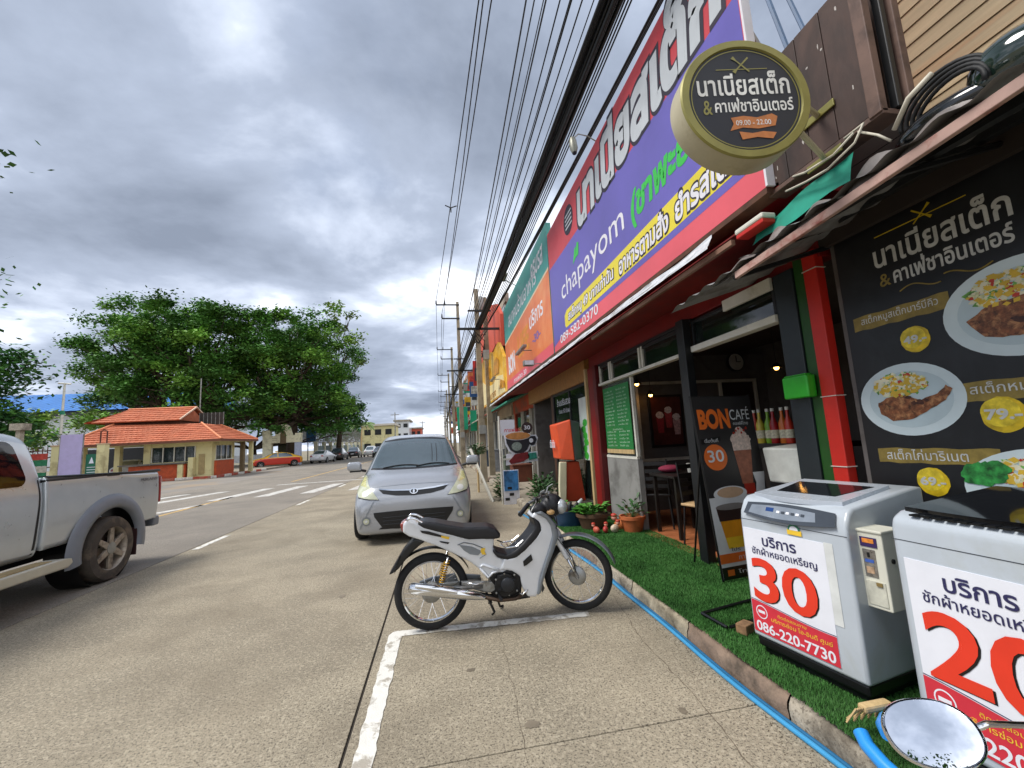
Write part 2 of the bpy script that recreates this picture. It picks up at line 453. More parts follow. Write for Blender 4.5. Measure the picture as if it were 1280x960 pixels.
# stains, tyre drag marks and cracks with shapes of their own
m_oil = mat('oil_stain', '#7d7363', rough=.55, var=.2, scale=6)
m_rub = mat('tyre_mark', '#857a6b', rough=.8, var=.1, scale=3, dirt='#a3967f', dscale=6, dlo=.42, dhi=.58)
rs_ = random.Random(21)
for k, (x, y, a, b) in enumerate(((.42, 2.30, .035, .03), (.15, 2.9, .03, .02), (-1.0, 4.6, .03, .05), (.3, 4.6, .12, .16), (.55, 1.45, .02, .015), (1.2, 2.2, .02, .03))):
    marking('oil_stain', [(x+p[0], y+p[1]) for p in ellipse(0, 0, a, b, 16, wob=.25, seed=k)], m_oil, z=.0025, rough=0)
def crack(pts, w, seed):
    r = random.Random(seed); P = []
    for (a, b) in zip(pts[:-1], pts[1:]):
        for k in range(14):
            t = k/14; P.append((a[0]+(b[0]-a[0])*t+r.uniform(-.012, .012), a[1]+(b[1]-a[1])*t+r.uniform(-.012, .012)))
    P.append(pts[-1]); mb = MB(); vs = []
    for i, p in enumerate(P):
        q = P[min(i+1, len(P)-1)]; o = P[max(i-1, 0)]; d = Vector((q[0]-o[0], q[1]-o[1])); d = Vector((-d.y, d.x)).normalized()*w*r.uniform(.3, 1)
        vs += [(p[0]+d.x, p[1]+d.y, .0022), (p[0]-d.x, p[1]-d.y, .0022)]
    mb.add(vs, [(2*i, 2*i+1, 2*i+3, 2*i+2) for i in range(len(P)-1)]); o = mb.build('road_crack', mat('crack_line', '#6a5f50', rough=.95, var=.2, scale=9), None, fix=False)
    if o.data.polygons[0].normal.z < 0: o.data.flip_normals()
    tag(o, kind='structure')
crack([(.30, 1.2), (.36, 2.2), (.40, 3.3), (.44, 4.6), (.40, 6.1)], .0022, 1); crack([(1.20, 1.3), (1.32, 2.1), (1.36, 3.0), (1.50, 3.8)], .0035, 2)
crack([(-3.9, 5.2), (-3.0, 5.5), (-2.0, 5.35), (-.5, 5.6)], .0018, 4)
# loose grit and scraps gathered along the foot of the kerb
gv = MB()
for k in range(2600):
    x = 1.655 - abs(rs_.gauss(0, .10)); y = rs_.uniform(.6, 9); s = rs_.uniform(.0015, .006)
    if rs_.random() < .12: x = rs_.uniform(-.4, 1.6); y = rs_.uniform(.8, 5)
    gv.add([(x-s, y-s*.6, .0005), (x+s, y-s*.4, .0005), (x, y+s, .0005), (x, y, s*1.1)], [(0, 1, 3), (1, 2, 3), (2, 0, 3)])
tag(gv.build('grit', mat('grit_stone', '#7d7260', rough=.9, var=.4, scale=40), None, fix=False), kind='stuff')

# red and white painted kerb on the far side
m_kr = mat('kerb_paint_red', '#b04a36', rough=0.7, var=0.15, scale=3, dirt='#8d7c6c', dscale=3)
m_kw = mat('kerb_paint_white', '#dcd8d0', rough=0.7, var=0.1, scale=3, dirt='#9a9084', dscale=3)
fk = tag(MB().box(-16.6, -14.66, 30.2, 30.26, -0.6, 0.02).build('far_kerb', m_conc), kind='structure')
pts = [(-22.0, 30.45), (-14.7, 30.45), (-14.45, 30.7)] + [(-14.45, 30.7 + 1.0*i) for i in range(1, 9)]
def kerb_run(parent, p, w, h, z, L_, mats, bev=0.02):
    i = 0
    for a, b in zip(p[:-1], p[1:]):
        a, b = Vector(a), Vector(b); d = (b-a); n = max(1, round(d.length / L_)); ang = math.atan2(d.y, d.x)
        for k in range(n):
            s = a + d*(k/n); l = d.length/n
            mb = MB().box(0.01, l-0.01, 0, w, z, z+h, Matrix.Translation((s.x, s.y, 0)) @ Matrix.Rotation(ang, 4, 'Z'))
            mb.build('kerb_block', mats[i % len(mats)], parent, bevel=bev); i += 1
kerb_run(fk, pts, 0.22, 0.16, 0.0, 1.0, [m_kr, m_kw])
far_walk = tag(MB().box(-24, -14.7, 30.7, 60, -0.02, 0.13).build('far_pavement', m_pave), kind='structure')
far_walk2 = tag(MB().box(-16.2, -14.66, 60, 480, -0.02, 0.13).build('far_pavement', m_pave), kind='structure')

# near pavement and its weathered kerb
H = 0.125
pv = tag(MB().box(1.74, 4.2, -6, 60, -0.3, H-0.014).build('pavement', m_joint), kind='structure')
def pslab(x0, x1, y0, y1):
    MB().box(x0+.006, x1-.006, y0+.006, y1-.006, H-0.06, H).build('paving_slab', m_pave, pv, bevel=0.008)
for yy in [-6, -3.5, -1.0, 1.2, 3.6, 6.0]: pslab(1.78, 2.72, yy, yy+2.4 if yy > 0 else yy+2.2)
for yy in range(0, 18):
    y0 = 8.5 + yy*1.6
    pslab(1.78, 3.0, y0, y0+1.6)
pslab(1.78, 3.0, 37.3, 60)
pslab(2.72, 4.2, -6, 1.9)
kb = tag(MB().box(1.68, 1.76, -6, 60, -0.3, -0.005).build('near_kerb', m_conc), kind='structure')
rnd = random.Random(8)
y = -5.8; kmats = [m_conc, mat('kerb_stone_red', '#8b7767', rough=0.9, var=0.2, scale=4, dirt='#4f463c', dscale=4, dlo=.48, dhi=.66, bump=0.5, bscale=45),
                   mat('kerb_stone_pale', '#b5aa93', rough=0.9, var=0.22, scale=6, dirt='#5a5243', dscale=4, dlo=.46, dhi=.66, bump=0.6, bscale=45)]
ki = 0
while y < 30:
    L_ = rnd.uniform(0.75, 1.0)
    mb = MB(); nx = 22
    def kf(u, v, y=y, L_=L_):
        yy = y + 0.006 + (L_-0.012)*u
        prof = [(1.655, -0.02), (1.66, 0.05), (1.672, 0.105), (1.70, H), (1.79, H+0.003)]
        t = v*4; i = min(3, int(t)); f = t-i
        x = prof[i][0]*(1-f)+prof[i+1][0]*f; z = prof[i][1]*(1-f)+prof[i+1][1]*f
        q = noise.noise(Vector((x*9, yy*7, z*9))); return (x + q*0.026 + .008*noise.noise(Vector((x*30, yy*26, z*30))), yy, z + 0.012*noise.noise(Vector((x*5, yy*11, 3))))
    mb.grid(nx, 8, kf)
    mb.build('kerb_stone', kmats[(ki*7 + 1) % 3], kb, smooth=True)
    y += L_; ki += 1

# artificial turf laid over the pavement
m_turfb = mat('turf_backing', '#2f5424', rough=0.95, var=0.2, scale=5)
m_turf = mat('turf_blades', '#477a3a', rough=0.6, var=0.3, scale=3.0, spec=0.3, dirt='#4d7a3e', dscale=3)
def turf(x0, x1, y0, y1, n, label, seed):
    rnd = random.Random(seed)
    def hgt(x, y): return H + 0.012 + 0.006*noise.noise(Vector((x*3, y*2, seed)))
    mb = MB(); mb.grid(10, 40, lambda u, v: (x0+(x1-x0)*u + (0.02*noise.noise(Vector((0, y0+(y1-y0)*v*1.0*3, seed))) if u < .01 else 0), y0+(y1-y0)*v, hgt(x0+(x1-x0)*u, y0+(y1-y0)*v)))
    base = mb.build('artificial_turf', m_turfb, fix=False)
    tag(base, label, 'artificial turf')
    vs = []; fs = []
    for i in range(n):
        x = rnd.uniform(x0-0.012, x1); y = y0 + (y1-y0)*rnd.random()**1.35
        z = hgt(x, y); a = rnd.uniform(0, 2*PI); l = rnd.uniform(0.010, 0.026); w = rnd.uniform(0.0014, 0.003)*(1 + (y-1)*0.25)
        tx, ty = rnd.uniform(-0.010, 0.010), rnd.uniform(-0.010, 0.010)
        dx, dy = math.cos(a)*w, math.sin(a)*w; k = len(vs)
        vs += [(x-dx, y-dy, z-0.003), (x+dx, y+dy, z-0.003), (x+tx, y+ty, z+l)]
        fs.append((k, k+1, k+2))
    o = MB(); o.v = vs; o.f = fs
    b = o.build('turf_pile', m_turf, base, fix=False); tag(b, kind='stuff')
    return base
turf(1.672, 2.74, 2.72, 7.9, 130000, 'bright green artificial turf mat running from the cafe step past the plant pots', 2)
turf(1.668, 2.72, 0.2, 2.70, 90000, 'green artificial turf mat under the two washing machines, its edge at a seam', 5)

# ================================================================ SHOPHOUSE WITH THE CAFE
m_dred = mat('dark_red_paint', '#7d1210', rough=0.5, var=0.15, scale=3, bump=0.1, bscale=20)
m_red = mat('red_paint', '#c8281c', rough=0.4, var=0.08, scale=5, dirt='#7a1a12', dscale=5, dlo=.6, dhi=.8)
m_green = mat('dark_green_paint', '#1c4a12', rough=0.45, var=0.12, scale=5)
m_blk = mat('black_paint', '#17191b', rough=0.4, var=0.2, scale=6)
m_wood = mat('varnished_wood', '#a5763c', rough=0.5, var=0.25, scale=8, stretch=(1, 6, 1), bump=0.1)
m_palewood = mat('pale_wood', '#c3a878', rough=0.6, var=0.15, scale=9, stretch=(4, 4, 0.6))
m_white = mat('white_frame', '#d8d6ca', rough=0.5, var=0.05, dirt='#a59f88', dscale=5, dlo=.55, dhi=.75)
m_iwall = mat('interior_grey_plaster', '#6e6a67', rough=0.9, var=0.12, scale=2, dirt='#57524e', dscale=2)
m_terra = mat('terracotta_tile', '#a0603c', rough=0.45, var=0.15, scale=6)
m_glassd = glass('dark_window_glass', '#1b2522', 0.04, 0.72)
m_glassc = glass('clear_window_glass', '#9fb3aa', 0.03, 0.16)
m_wallc = mat('cream_render', '#c9bb98', rough=0.85, var=0.1, scale=2, dirt='#8e8266', dscale=1.5)
m_graywall = mat('grey_render', '#8b8a86', rough=0.85, var=0.1, scale=2, dirt='#5c5a56', dscale=1.5)
BEVW = 0.004

shop = thing('shophouse', 'open fronted cafe shophouse with dark red beam, transom windows and beige boarded upper wall', 'shop', (2.65, 4.0, 0))
F = 2.65
# floor of terracotta tiles
m_grout = mat('grout', '#6b5a4c', rough=0.9)
MB().box(2.72, 5.9, 2.2, 6.75, 0.02, 0.138).build('floor', m_grout, shop)
tile_mesh = None
for i in range(9):
    for j in range(13):
        x0 = 2.74 + i*0.345; y0 = 2.3 + j*0.34
        if tile_mesh is None:
            o = MB().box(0, 0.335, 0, 0.33, 0, 0.012).build('floor_tile', m_terra, None, bevel=0.003, seg=1); tile_mesh = o
        else:
            o = tile_mesh.copy(); COL.objects.link(o)
        o.matrix_basis = Matrix.Identity(4); o.parent = shop; o.location = (x0-2.65, y0-4.0, 0.138)
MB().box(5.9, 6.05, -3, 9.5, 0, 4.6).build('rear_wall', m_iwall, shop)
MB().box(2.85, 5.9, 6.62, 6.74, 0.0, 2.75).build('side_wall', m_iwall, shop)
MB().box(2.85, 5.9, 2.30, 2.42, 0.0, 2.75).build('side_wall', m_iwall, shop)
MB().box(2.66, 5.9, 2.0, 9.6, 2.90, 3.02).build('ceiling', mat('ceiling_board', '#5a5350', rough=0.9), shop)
MB().box(2.64, 2.80, 2.34, 6.93, 2.60, 2.905).build('beam', m_dred, shop, bevel=BEVW)
MB().box(2.05, 2.64, 2.0, 11.9, 2.86, 2.895).build('soffit', m_dred, shop)
# posts: dark red pair, pale wood strip, black, green, bright red
MB().box(2.60, 2.84, 6.64, 6.93, 0.10, 2.60).build('post', m_dred, shop, bevel=0.006)
MB().box(2.57, 2.68, 6.50, 6.62, 0.10, 2.60).build('post', mat('maroon_paint', '#5a0d10', rough=0.4), shop, bevel=0.006)
MB().box(2.58, 2.66, 6.99, 7.07, 0.10, 2.62).build('wood_post', m_palewood, shop, bevel=0.004)
MB().box(2.53, 2.62, 3.86, 3.99, 0.12, 2.60).build('black_post', m_blk, shop, bevel=0.005)
MB().box(2.61, 2.69, 2.555, 2.73, 0.12, 2.60).build('black_post', mat('bluish_black_paint', '#20282c', rough=.4, var=.15), shop, bevel=0.005)
MB().box(2.625, 2.69, 2.47, 2.552, 0.12, 2.66).build('green_post', m_green, shop, bevel=0.005)
MB().box(2.61, 2.68, 2.355, 2.46, 0.12, 2.66).build('red_post', m_red, shop, bevel=0.005)
# post straps (wire ties)
for z in (1.15, 1.62, 2.52): MB().box(2.604, 2.686, 2.349, 2.466, z, z+0.005).build('strap', m_white, shop)
# transom windows, three lights left of the post, two right of it
def transom(y0, y1, z0, z1, m, t=0.035, top=True):
    w = MB().box(F-0.03, F+0.03, y0, y0+t, z0, z1).build('window_frame', m, shop, bevel=0.003)
    MB().box(F-0.03, F+0.03, y1-t, y1, z0, z1).build('stile', m, w, bevel=0.003)
    MB().box(F-0.028, F+0.028, y0+t, y1-t, z1-t, z1).build('top_rail', m if top else m_blk, w, bevel=0.003)
    MB().box(F-0.004, F+0.004, y0+t, y1-t, z0, z1-t).build('pane', m_glassd, w)
    return w
for y0, y1 in ((6.02, 6.44), (5.02, 5.98), (4.0, 4.98)): transom(y0, y1, 2.285, 2.56, m_white, 0.04, False)
transom(2.74, 3.85, 2.31, 2.57, m_blk, 0.03); 
MB().box(2.615, 2.68, 3.85, 6.46, 2.565, 2.60).build('head_rail', m_blk, shop, bevel=0.003)
MB().box(2.60, 2.68, 3.99, 6.46, 2.235, 2.275).build('sill_rail', m_white, shop, bevel=0.004)
MB().box(2.59, 2.68, 2.735, 3.85, 2.24, 2.30).build('sill_rail', m_white, shop, bevel=0.004)
MB().box(2.585, 2.615, 2.74, 3.30, 2.50, 2.60).build('head_board', m_white, shop, bevel=0.004)
# glazed bay with the green menu on it and the low grey wall below
MB().box(2.66, 2.74, 5.42, 6.48, 0.10, 1.08).build('low_wall', m_graywall, shop, bevel=0.004)
wf = MB().box(2.655, 2.70, 5.42, 6.48, 1.08, 1.12).build('window_frame', m_white, shop, bevel=0.003)
MB().box(2.655, 2.70, 5.40, 5.44, 1.12, 2.235).build('stile', m_white, wf, bevel=0.003)
MB().box(2.675, 2.681, 5.44, 6.48, 1.12, 2.235).build('pane', m_glassc, wf)
MB().box(2.60, 2.76, 2.74, 5.42, 0.10, 0.142).build('door_sill', m_terra, shop, bevel=0.004)
# inside: white framed opening on the far side wall, doorway
for (x0, x1, z0, z1) in ((3.30, 3.35, 0.95, 2.30), (4.90, 4.95, 0.14, 2.30), (3.35, 4.90, 2.25, 2.30), (3.35, 4.90, 0.95, 1.0), (5.6, 5.65, .14, 2.3), (4.95, 5.6, 2.25, 2.3)):
    MB().box(x0, x1, 6.57, 6.615, z0, z1).build('inner_frame', m_white, shop, bevel=0.003)
MB().box(4.96, 5.59, 6.60, 6.625, 0.15, 2.24).build('inner_door', mat('brown_door', '#33221a', rough=0.6, var=.2), shop)
# upper wall of long boards above the cafe
m_clap = mat('beige_boards', '#c6b08a', rough=0.6, var=0.16, scale=4, stretch=(1, 0.25, 3), dirt='#b07a4e', dscale=1.1, dlo=.55, dhi=.7, bump=0.1, bscale=30)
MB().box(3.03, 3.2, -3.0, 2.2, 2.905, 5.3).build('upper_wall', m_iwall, shop)
for i in range(22):
    z = 2.92 + i*0.108
    MB().add([(3.0, -3, z), (3.0, 2.2, z), (3.008, 2.2, z+0.104), (3.008, -3, z+0.104), (3.035, -3, z), (3.035, 2.2, z), (3.035, 2.2, z+.104), (3.035, -3, z+.104)],
             [(0,1,2,3),(4,7,6,5),(0,4,5,1),(3,2,6,7),(0,3,7,4),(1,5,6,2)]).build('wall_board', m_clap, shop)
MB().box(2.66, 3.03, -3.0, 2.0, 2.80, 2.905).build('ledge', m_iwall, shop)
MB().box(2.60, 2.64, 0.2, 2.30, 2.62, 3.02).build('shade_backing', mat('backing_shade_brown', '#2a211c', rough=.8), shop)  # dark backing added where there is only deep shade below the brown panel
MB().box(2.60, 2.64, 1.7, 3.6, 3.025, 3.4).build('shade_backing', MATS['backing_shade_brown'], shop)  # second backing, added to close off bright sky so the gap stays dark
# wall behind the big menu banner
MB().box(2.70, 2.85, -3.0, 2.31, 0.12, 2.80).build('front_wall', m_iwall, shop)
# next bay: brown timber lintel, dark glazed front
MB().box(2.60, 2.72, 7.07, 11.9, 2.42, 2.86).build('timber_lintel', m_wood, shop, bevel=0.006)
MB().box(2.64, 2.75, 9.45, 9.62, 0.12, 2.42).build('post', mat('brown_paint', '#4a2a1a', rough=.5), shop, bevel=0.005)
wf = MB().box(2.645, 2.70, 7.07, 9.45, 2.37, 2.42).build('window_frame', m_blk, shop)
for y in (7.07, 8.2, 9.40): MB().box(2.645, 2.70, y, y+.05, 0.14, 2.37).build('stile', m_blk, wf, bevel=.003)
for y in (7.12, 8.25): MB().box(2.668, 2.676, y, y+1.10, 0.14, 2.37).build('pane', m_glassd, wf)
MB().box(3.3, 3.35, 7.1, 9.4, 0.14, 2.8).build('inner_screen', m_iwall, shop)
MB().box(2.75, 3.3, 11.8, 11.9, 0, 2.9).build('side_wall', m_iwall, shop)
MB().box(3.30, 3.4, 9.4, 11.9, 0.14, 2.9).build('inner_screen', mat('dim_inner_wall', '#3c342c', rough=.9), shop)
MB().box(2.66, 5.9, 1.9, 11.9, 3.02, 3.08).build('roof', m_graywall, shop)
MB().box(2.75, 5.9, 11.9, 12.0, 0, 4.5).build('end_wall', m_graywall, shop)

# small things fixed to the front
gb = MB().box(2.535, 2.61, 2.485, 2.70, 1.63, 1.79).build('letter_box', mat('bright_green_plastic', '#2fae2a', rough=.35), None, bevel=0.012, seg=3)
tag(gb, 'bright green box fixed to the dark green post beside the menu banner', 'box')
lo = MB(); lo.box(2.545, 2.60, 2.50, 2.685, 1.79, 1.80); lo.build('lid', MATS['bright_green_plastic'], gb, bevel=.004)

# green menu board behind the glass
mb_ = thing('menu_board', 'green menu board full of small print hanging in the cafe window left of the doorway', 'menu board', (2.66, 5.9, 1.7))
m_mgreen = mat('menu_green', '#1d7a3c', rough=0.4, var=0.08)
m_mtxt = mat('menu_print', '#b7d9bc', rough=0.5)
MB().box(2.635, 2.645, 5.46, 6.38, 1.22, 2.17).build('board', m_mgreen, mb_)
MB().box(2.632, 2.648, 5.46, 6.38, 1.155, 1.215).build('trim', m_palewood, mb_)
rnd = random.Random(5); rows = ['นม ชา กาแฟ 35', 'ชาเย็น 30', 'โกโก้ 35', 'ชามะนาว 30', 'นมเย็น 30', 'ชาเขียว 35', 'กาแฟสด 40']
for r in range(17):
    if r == 11:
        lettering('อิตาเลี่ยนโซดา', (2.635, 6.1, 1.50), (0, -1, 0), (0, 0, 1), 0.36, 0.028, m_mtxt, mb_, 'print_line'); continue
    for c in range(2):
        lettering(rows[rnd.randrange(7)], (2.635, 6.32 - c*0.44, 2.09 - r*0.052), (0, -1, 0), (0, 0, 1), rnd.uniform(0.28, 0.36), 0.026, m_mtxt, mb_, 'print_line')

# ---------------------------------------------------------------- things inside the cafe
m_chair = mat('dark_chair', '#151414', rough=0.5)
m_seat = mat('tan_seat', '#c8a77a', rough=0.6)
m_tab = mat('dark_table', '#1e1a18', rough=0.4)
def cafe_table(x, y, label, w=0.6):
    t = thing('cafe_table', label, 'table', (x, y, 0.15), 0, 'dark tables in the cafe')
    local(MB().box(-w/2, w/2, -w/2, w/2, 0.72, 0.75), 'tabletop', m_tab, t, bevel=.004)
    for sx in (-1, 1):
        for sy in (-1, 1): local(MB().box(sx*w*.42-.02, sx*w*.42+.02, sy*w*.42-.02, sy*w*.42+.02, 0, .72), 'leg', m_tab, t)
    return t
cafe_table(3.05, 5.0, 'dark square table just inside the cafe, behind the potted plant'); cafe_table(3.7, 5.6, 'dark table farther inside the cafe under the framed poster')
def chair(x, y, rz, label, seatm=None, h=0.46):
    t = thing('cafe_chair', label, 'chair', (x, y, 0.15), rz, 'dark chairs in the cafe')
    local(MB().box(-.2, .2, -.2, .2, h-.03, h), 'seat', seatm or m_chair, t, bevel=.01)
    for sx in (-1, 1):
        for sy in (-1, 1): local(MB().tube([(sx*.17, sy*.17, h-.03), (sx*.2, sy*.2, 0)], .012, 6), 'leg', m_chair, t)
    for sx in (-1, 1): local(MB().tube([(sx*.18, .18, h), (sx*.18, .22, h+.46)], .012, 6), 'back_post', m_chair, t)
    for k in range(4): local(MB().box(-.18, .18, .185+k*.008, .197+k*.008, h+.08+k*.1, h+.13+k*.1), 'slat', m_chair, t)
    return t
chair(2.98, 4.45, 0.3, 'dark slatted chair with a tan seat nearest the doorway', m_seat)
chair(3.5, 4.9, -1.2, 'dark slatted chair pulled up to the nearer cafe table')
chair(2.95, 5.55, 2.6, 'dark chair behind the window with the green menu')
chair(3.9, 5.0, 3.0, 'dark chair deepest in the cafe, beside the far table')
c_ = thing('cup', 'pale plastic cup standing on the nearer cafe table', 'cup', (3.2, 5.05, .90))
local(MB().lathe([(.035, 0), (.045, .11), (.047, .115)], 14), 'body', m_white, c_, smooth='auto')
b_ = thing('cushion', 'dark pink cushion lying on the table by the window', 'cushion', (3.0, 5.2, .90))
local(MB().ball((0, 0, .05), (.16, .12, .05), 14, 8), 'cover', mat('pink_cloth', '#8c2a44', rough=.9, var=.15), b_, smooth=True)
# framed poster on the far wall
p_ = thing('framed_poster', 'framed poster of red iced drinks on the far wall of the cafe', 'poster', (3.8, 6.56, 1.6))
MB().box(3.50, 4.12, 6.54, 6.57, 1.18, 2.06).build('frame', m_blk, p_, bevel=.004)
MB().box(3.54, 4.08, 6.533, 6.54, 1.22, 2.02).build('print', mat('poster_dark', '#5a2a26', rough=.4, var=.3, scale=9), p_)
for k, (x, z, c) in enumerate(((3.68, 1.42, '#a3303a'), (3.84, 1.5, '#b8444a'), (3.98, 1.38, '#c9a0a0'))):
    patch([(-.05, 0), (.05, 0), (.07, .26), (-.07, .26)], (x, 6.533, z), (1, 0, 0), (0, 0, 1), mat('drink_print_%d' % k, c, var=.3, scale=30), p_, 'drink_print', off=.002)
    patch(ellipse(0, .30, .07, .06, 16, wob=.1, seed=k), (x, 6.533, z), (1, 0, 0), (0, 0, 1), mat('foam_print', '#e6d6d2', var=.2, scale=40), p_, 'foam_print', off=.003)
lettering('G', (4.2, 6.56, 1.62), (1, 0, 0), (0, 0, 1), 0.14, .16, mat('gold_print', '#b98a2e', rough=.4), p_, 'wall_letter', bold=.03)
# clock
k_ = thing('wall_clock', 'round wall clock high on the far wall of the cafe', 'clock', (5.25, 6.56, 2.60))
MK = Matrix.Rotation(PI/2, 4, 'X')
local(MB().lathe([(.15, 0), (.17, .0), (.17, .04), (.15, .045)], 28, MK, cap=False), 'rim', m_blk, k_, smooth='auto')
local(MB().lathe([(.0, .035), (.15, .036)], 28, MK, cap=False), 'dial', mat('clock_dial', '#d0cfc6', rough=.5), k_)
local(MB().box(-.005, .005, -.055, -.045, 0, .11).box(0, .08, -.055, -.045, -.005, .005), 'hands', m_blk, k_)
# pendant lamps, lit
for x, y, z, lb in ((4.55, 4.9, 2.22, 'small lit pendant lamp hanging right of the wall clock'), (3.15, 6.2, 2.22, 'small lit pendant lamp near the inner white frame'), (3.45, 6.35, 2.05, 'tiny lit lamp above the framed poster')):
    l_ = thing('pendant_lamp', lb, 'lamp', (x, y, z), 0, 'pendant lamps in the cafe')
    local(MB().tube([(0, 0, .05), (0, 0, 2.9-z)], .004, 5), 'cord', m_blk, l_)
    local(MB().ball((0, 0, 0), .032, 12, 8), 'bulb', mat('lamp_bulb', '#ffb45a', emit=9.0), l_, smooth=True)
    local(MB().lathe([(.02, .07), (.07, .01), (.075, 0)], 16, cap=False), 'shade', m_blk, l_, smooth=True)
# counter shelf with syrup bottles
s_ = thing('counter', 'dark counter shelf inside the cafe carrying a row of syrup bottles', 'counter', (3.4, 3.8, .15))
MB().box(3.2, 3.75, 3.2, 4.3, 1.22, 1.27).build('top', m_tab, s_, bevel=.004)
MB().box(3.25, 3.7, 3.25, 4.25, .15, 1.22).build('cabinet', mat('counter_front', '#241d1a', rough=.7), s_)
cols = ['#c23a2a', '#d9742a', '#a31f24', '#7fae2e', '#d9c14a', '#c2442f', '#e0dcd0']
descr = ['red', 'orange', 'dark red', 'green', 'yellow', 'brick red', 'milky white']
for k in range(7):
    y = 3.46 + k*0.09; x = 3.26 + .02*(k % 2)
    bo = thing('syrup_bottle', '%s syrup bottle with a pale label on the cafe shelf' % descr[k], 'bottle', (x, y, 1.27), 0, 'syrup bottles on the shelf')
    local(MB().lathe([(.036, 0), (.038, .01), (.038, .19), (.014, .26), (.013, .32)], 14), 'body', mat('syrup_%d' % k, cols[k], rough=.15), bo, smooth='auto')
    local(MB().lathe([(.0165, .315), (.0165, .345)], 12), 'cap', m_white, bo, smooth='auto')
    local(MB().lathe([(.0388, .05), (.0388, .13)], 14, cap=False), 'label', mat('bottle_label', '#d8d2b8', rough=.6, var=.2, scale=60), bo)
cb = thing('cooler_box', 'white ribbed plastic box standing behind the black cafe banner', 'box', (3.05, 3.15, .15))
local(MB().box(-.17, .17, -.2, .2, .0, .80), 'stand', m_blk, cb)
local(MB().add([(-.17,-.2,.8),(.17,-.2,.8),(.17,.2,.8),(-.17,.2,.8),(-.19,-.22,1.1),(.15,-.22,1.12),(.15,.22,1.12),(-.19,.22,1.1)], [(0,3,2,1),(4,5,6,7),(0,1,5,4),(1,2,6,5),(2,3,7,6),(3,0,4,7)]), 'body', mat('milky_plastic', '#dfe3dd', rough=.3), cb, bevel=.015)

# ================================================================ BIG MENU BANNER ON THE WALL
bn = thing('menu_banner', 'large black food menu banner with plates and prices behind the washing machines', 'banner', (2.69, 1.2, 1.6))
m_ban = mat('banner_black', '#1b1c1e', rough=0.35, var=0.12, scale=2, dirt='#26282b', dscale=3)
BX = 2.685
MB().box(BX, 2.699, -0.6, 2.27, 0.62, 2.78).build('sheet', m_ban, bn)
m_btxt = mat('banner_silver', '#c9cac6', rough=0.4, var=0.1, scale=30)
m_gold = mat('banner_gold', '#8e7a3a', rough=0.5, var=0.2, scale=18)
m_goldy = mat('banner_yellow', '#d8b820', rough=0.4, var=0.25, scale=14)
m_pl = mat('plate_white', '#cfdde0', rough=0.4, var=0.05, scale=4)
def BL(text, y, z, w, h, m=m_btxt, bold=.012, off=.002, shear=0, U=(0, -1, 0), V=(0, 0, 1), name='lettering'): return lettering(text, (BX, y, z), U, V, w, h, m, bn, name, bold=bold, off=off, shear=shear)
def BP(poly, y, z, m, name, off=.001): return patch(poly, (BX, y, z), (0, -1, 0), (0, 0, 1), m, bn, name, off=off)
# crossed knife and fork with rule
BP([(-.26, -.003), (.20, -.002), (.20, .003), (-.26, .003)], 1.75, 2.56, m_goldy, 'rule')
for a in (0.75, -0.75):
    U = (0, -math.cos(a), math.sin(a)); V = (0, math.sin(a), math.cos(a))
    patch([(-.06, -.004), (.03, -.004), (.06, -.009), (.06, .009), (.03, .004), (-.06, .004)], (BX, 1.75, 2.575), U, V, m_goldy, bn, 'cutlery_mark', off=.002 + (.001 if a > 0 else 0))
BL('นาเนียสเต็ก', 2.03, 2.37, 0.63, 0.155, bold=.022)
BL('คาเฟ่ชาอินเตอร์', 1.94, 2.245, 0.53, 0.105, bold=.022)
BL('&', 2.02, 2.245, 0.06, 0.075, m_gold, .01)
# curl under the title
cv = MB()
for (c0, c1, r) in ((1.92, 1.72, .018), (1.50, 1.70, -.018)):
    pts = [(BX-.003, c0+(c1-c0)*t, 2.185 + .020*math.sin(t*5.2)*(1 if r > 0 else -1)) for t in [k/14 for k in range(15)]]
    cv.tube(pts, .004, 5)
cv.build('curl', m_gold, bn)
# ribbons
def ribbon(y0, y1, zc, h, tilt, text, tw):
    n = 10; L_ = y0-y1; P = []
    for k in range(n+1): P.append((L_*k/n, -h/2 + .004*math.sin(k*2.1)))
    for k in range(n+1): P.append((L_*(n-k)/n + (.012 if k % 2 else 0), h/2 + .004*math.sin(k*1.7)))
    U = (0, -math.cos(tilt), math.sin(tilt)); V = (0, math.sin(tilt), math.cos(tilt))
    patch(P, (BX, y0, zc), U, V, m_gold, bn, 'ribbon', off=.0015)
    o = Vector((BX, y0, zc)) + Vector(U)*.05 + Vector(V)*(-h*.28)
    lettering(text, o, U, V, tw, h*.72, m_btxt, bn, 'ribbon_lettering', bold=.005, off=.003)
ribbon(2.22, 1.70, 2.06, .09, 0.0, 'สเต็กหมูสเต๊กบาร์บีคิว', .42)
ribbon(1.74, 1.05, 1.56, .10, 0.0, 'สเต็กหมูพริกไทยดำ', .52)
ribbon(2.20, 1.62, 1.23, .085, 0.0, 'สเต็กไก่มาริเนต', .40)
ribbon(0.90, 0.2, 2.05, .115, 0.0, 'สเต็กปลาแซลมอน', .5)
def price(y, z, r, t):
    BP(ellipse(0, 0, r, r, 26, wob=.035, seed=int(y*100)), y, z, m_goldy, 'price_spot', .0022)
    BP([(p[0], p[1]) for p in ellipse(-.01, .012, r*.86, r*.8, 22, wob=.03, seed=3)], y, z, mat('banner_yellow_light', '#e2c532', rough=.4, var=.3, scale=20), 'price_spot_shine', .0030)
    lettering(t, (BX, y + r*.75, z - r*.25), (0, -1, 0), (0, 0, 1), r*1.5, r*.55, m_btxt, bn, 'price', bold=.035, off=.0045)
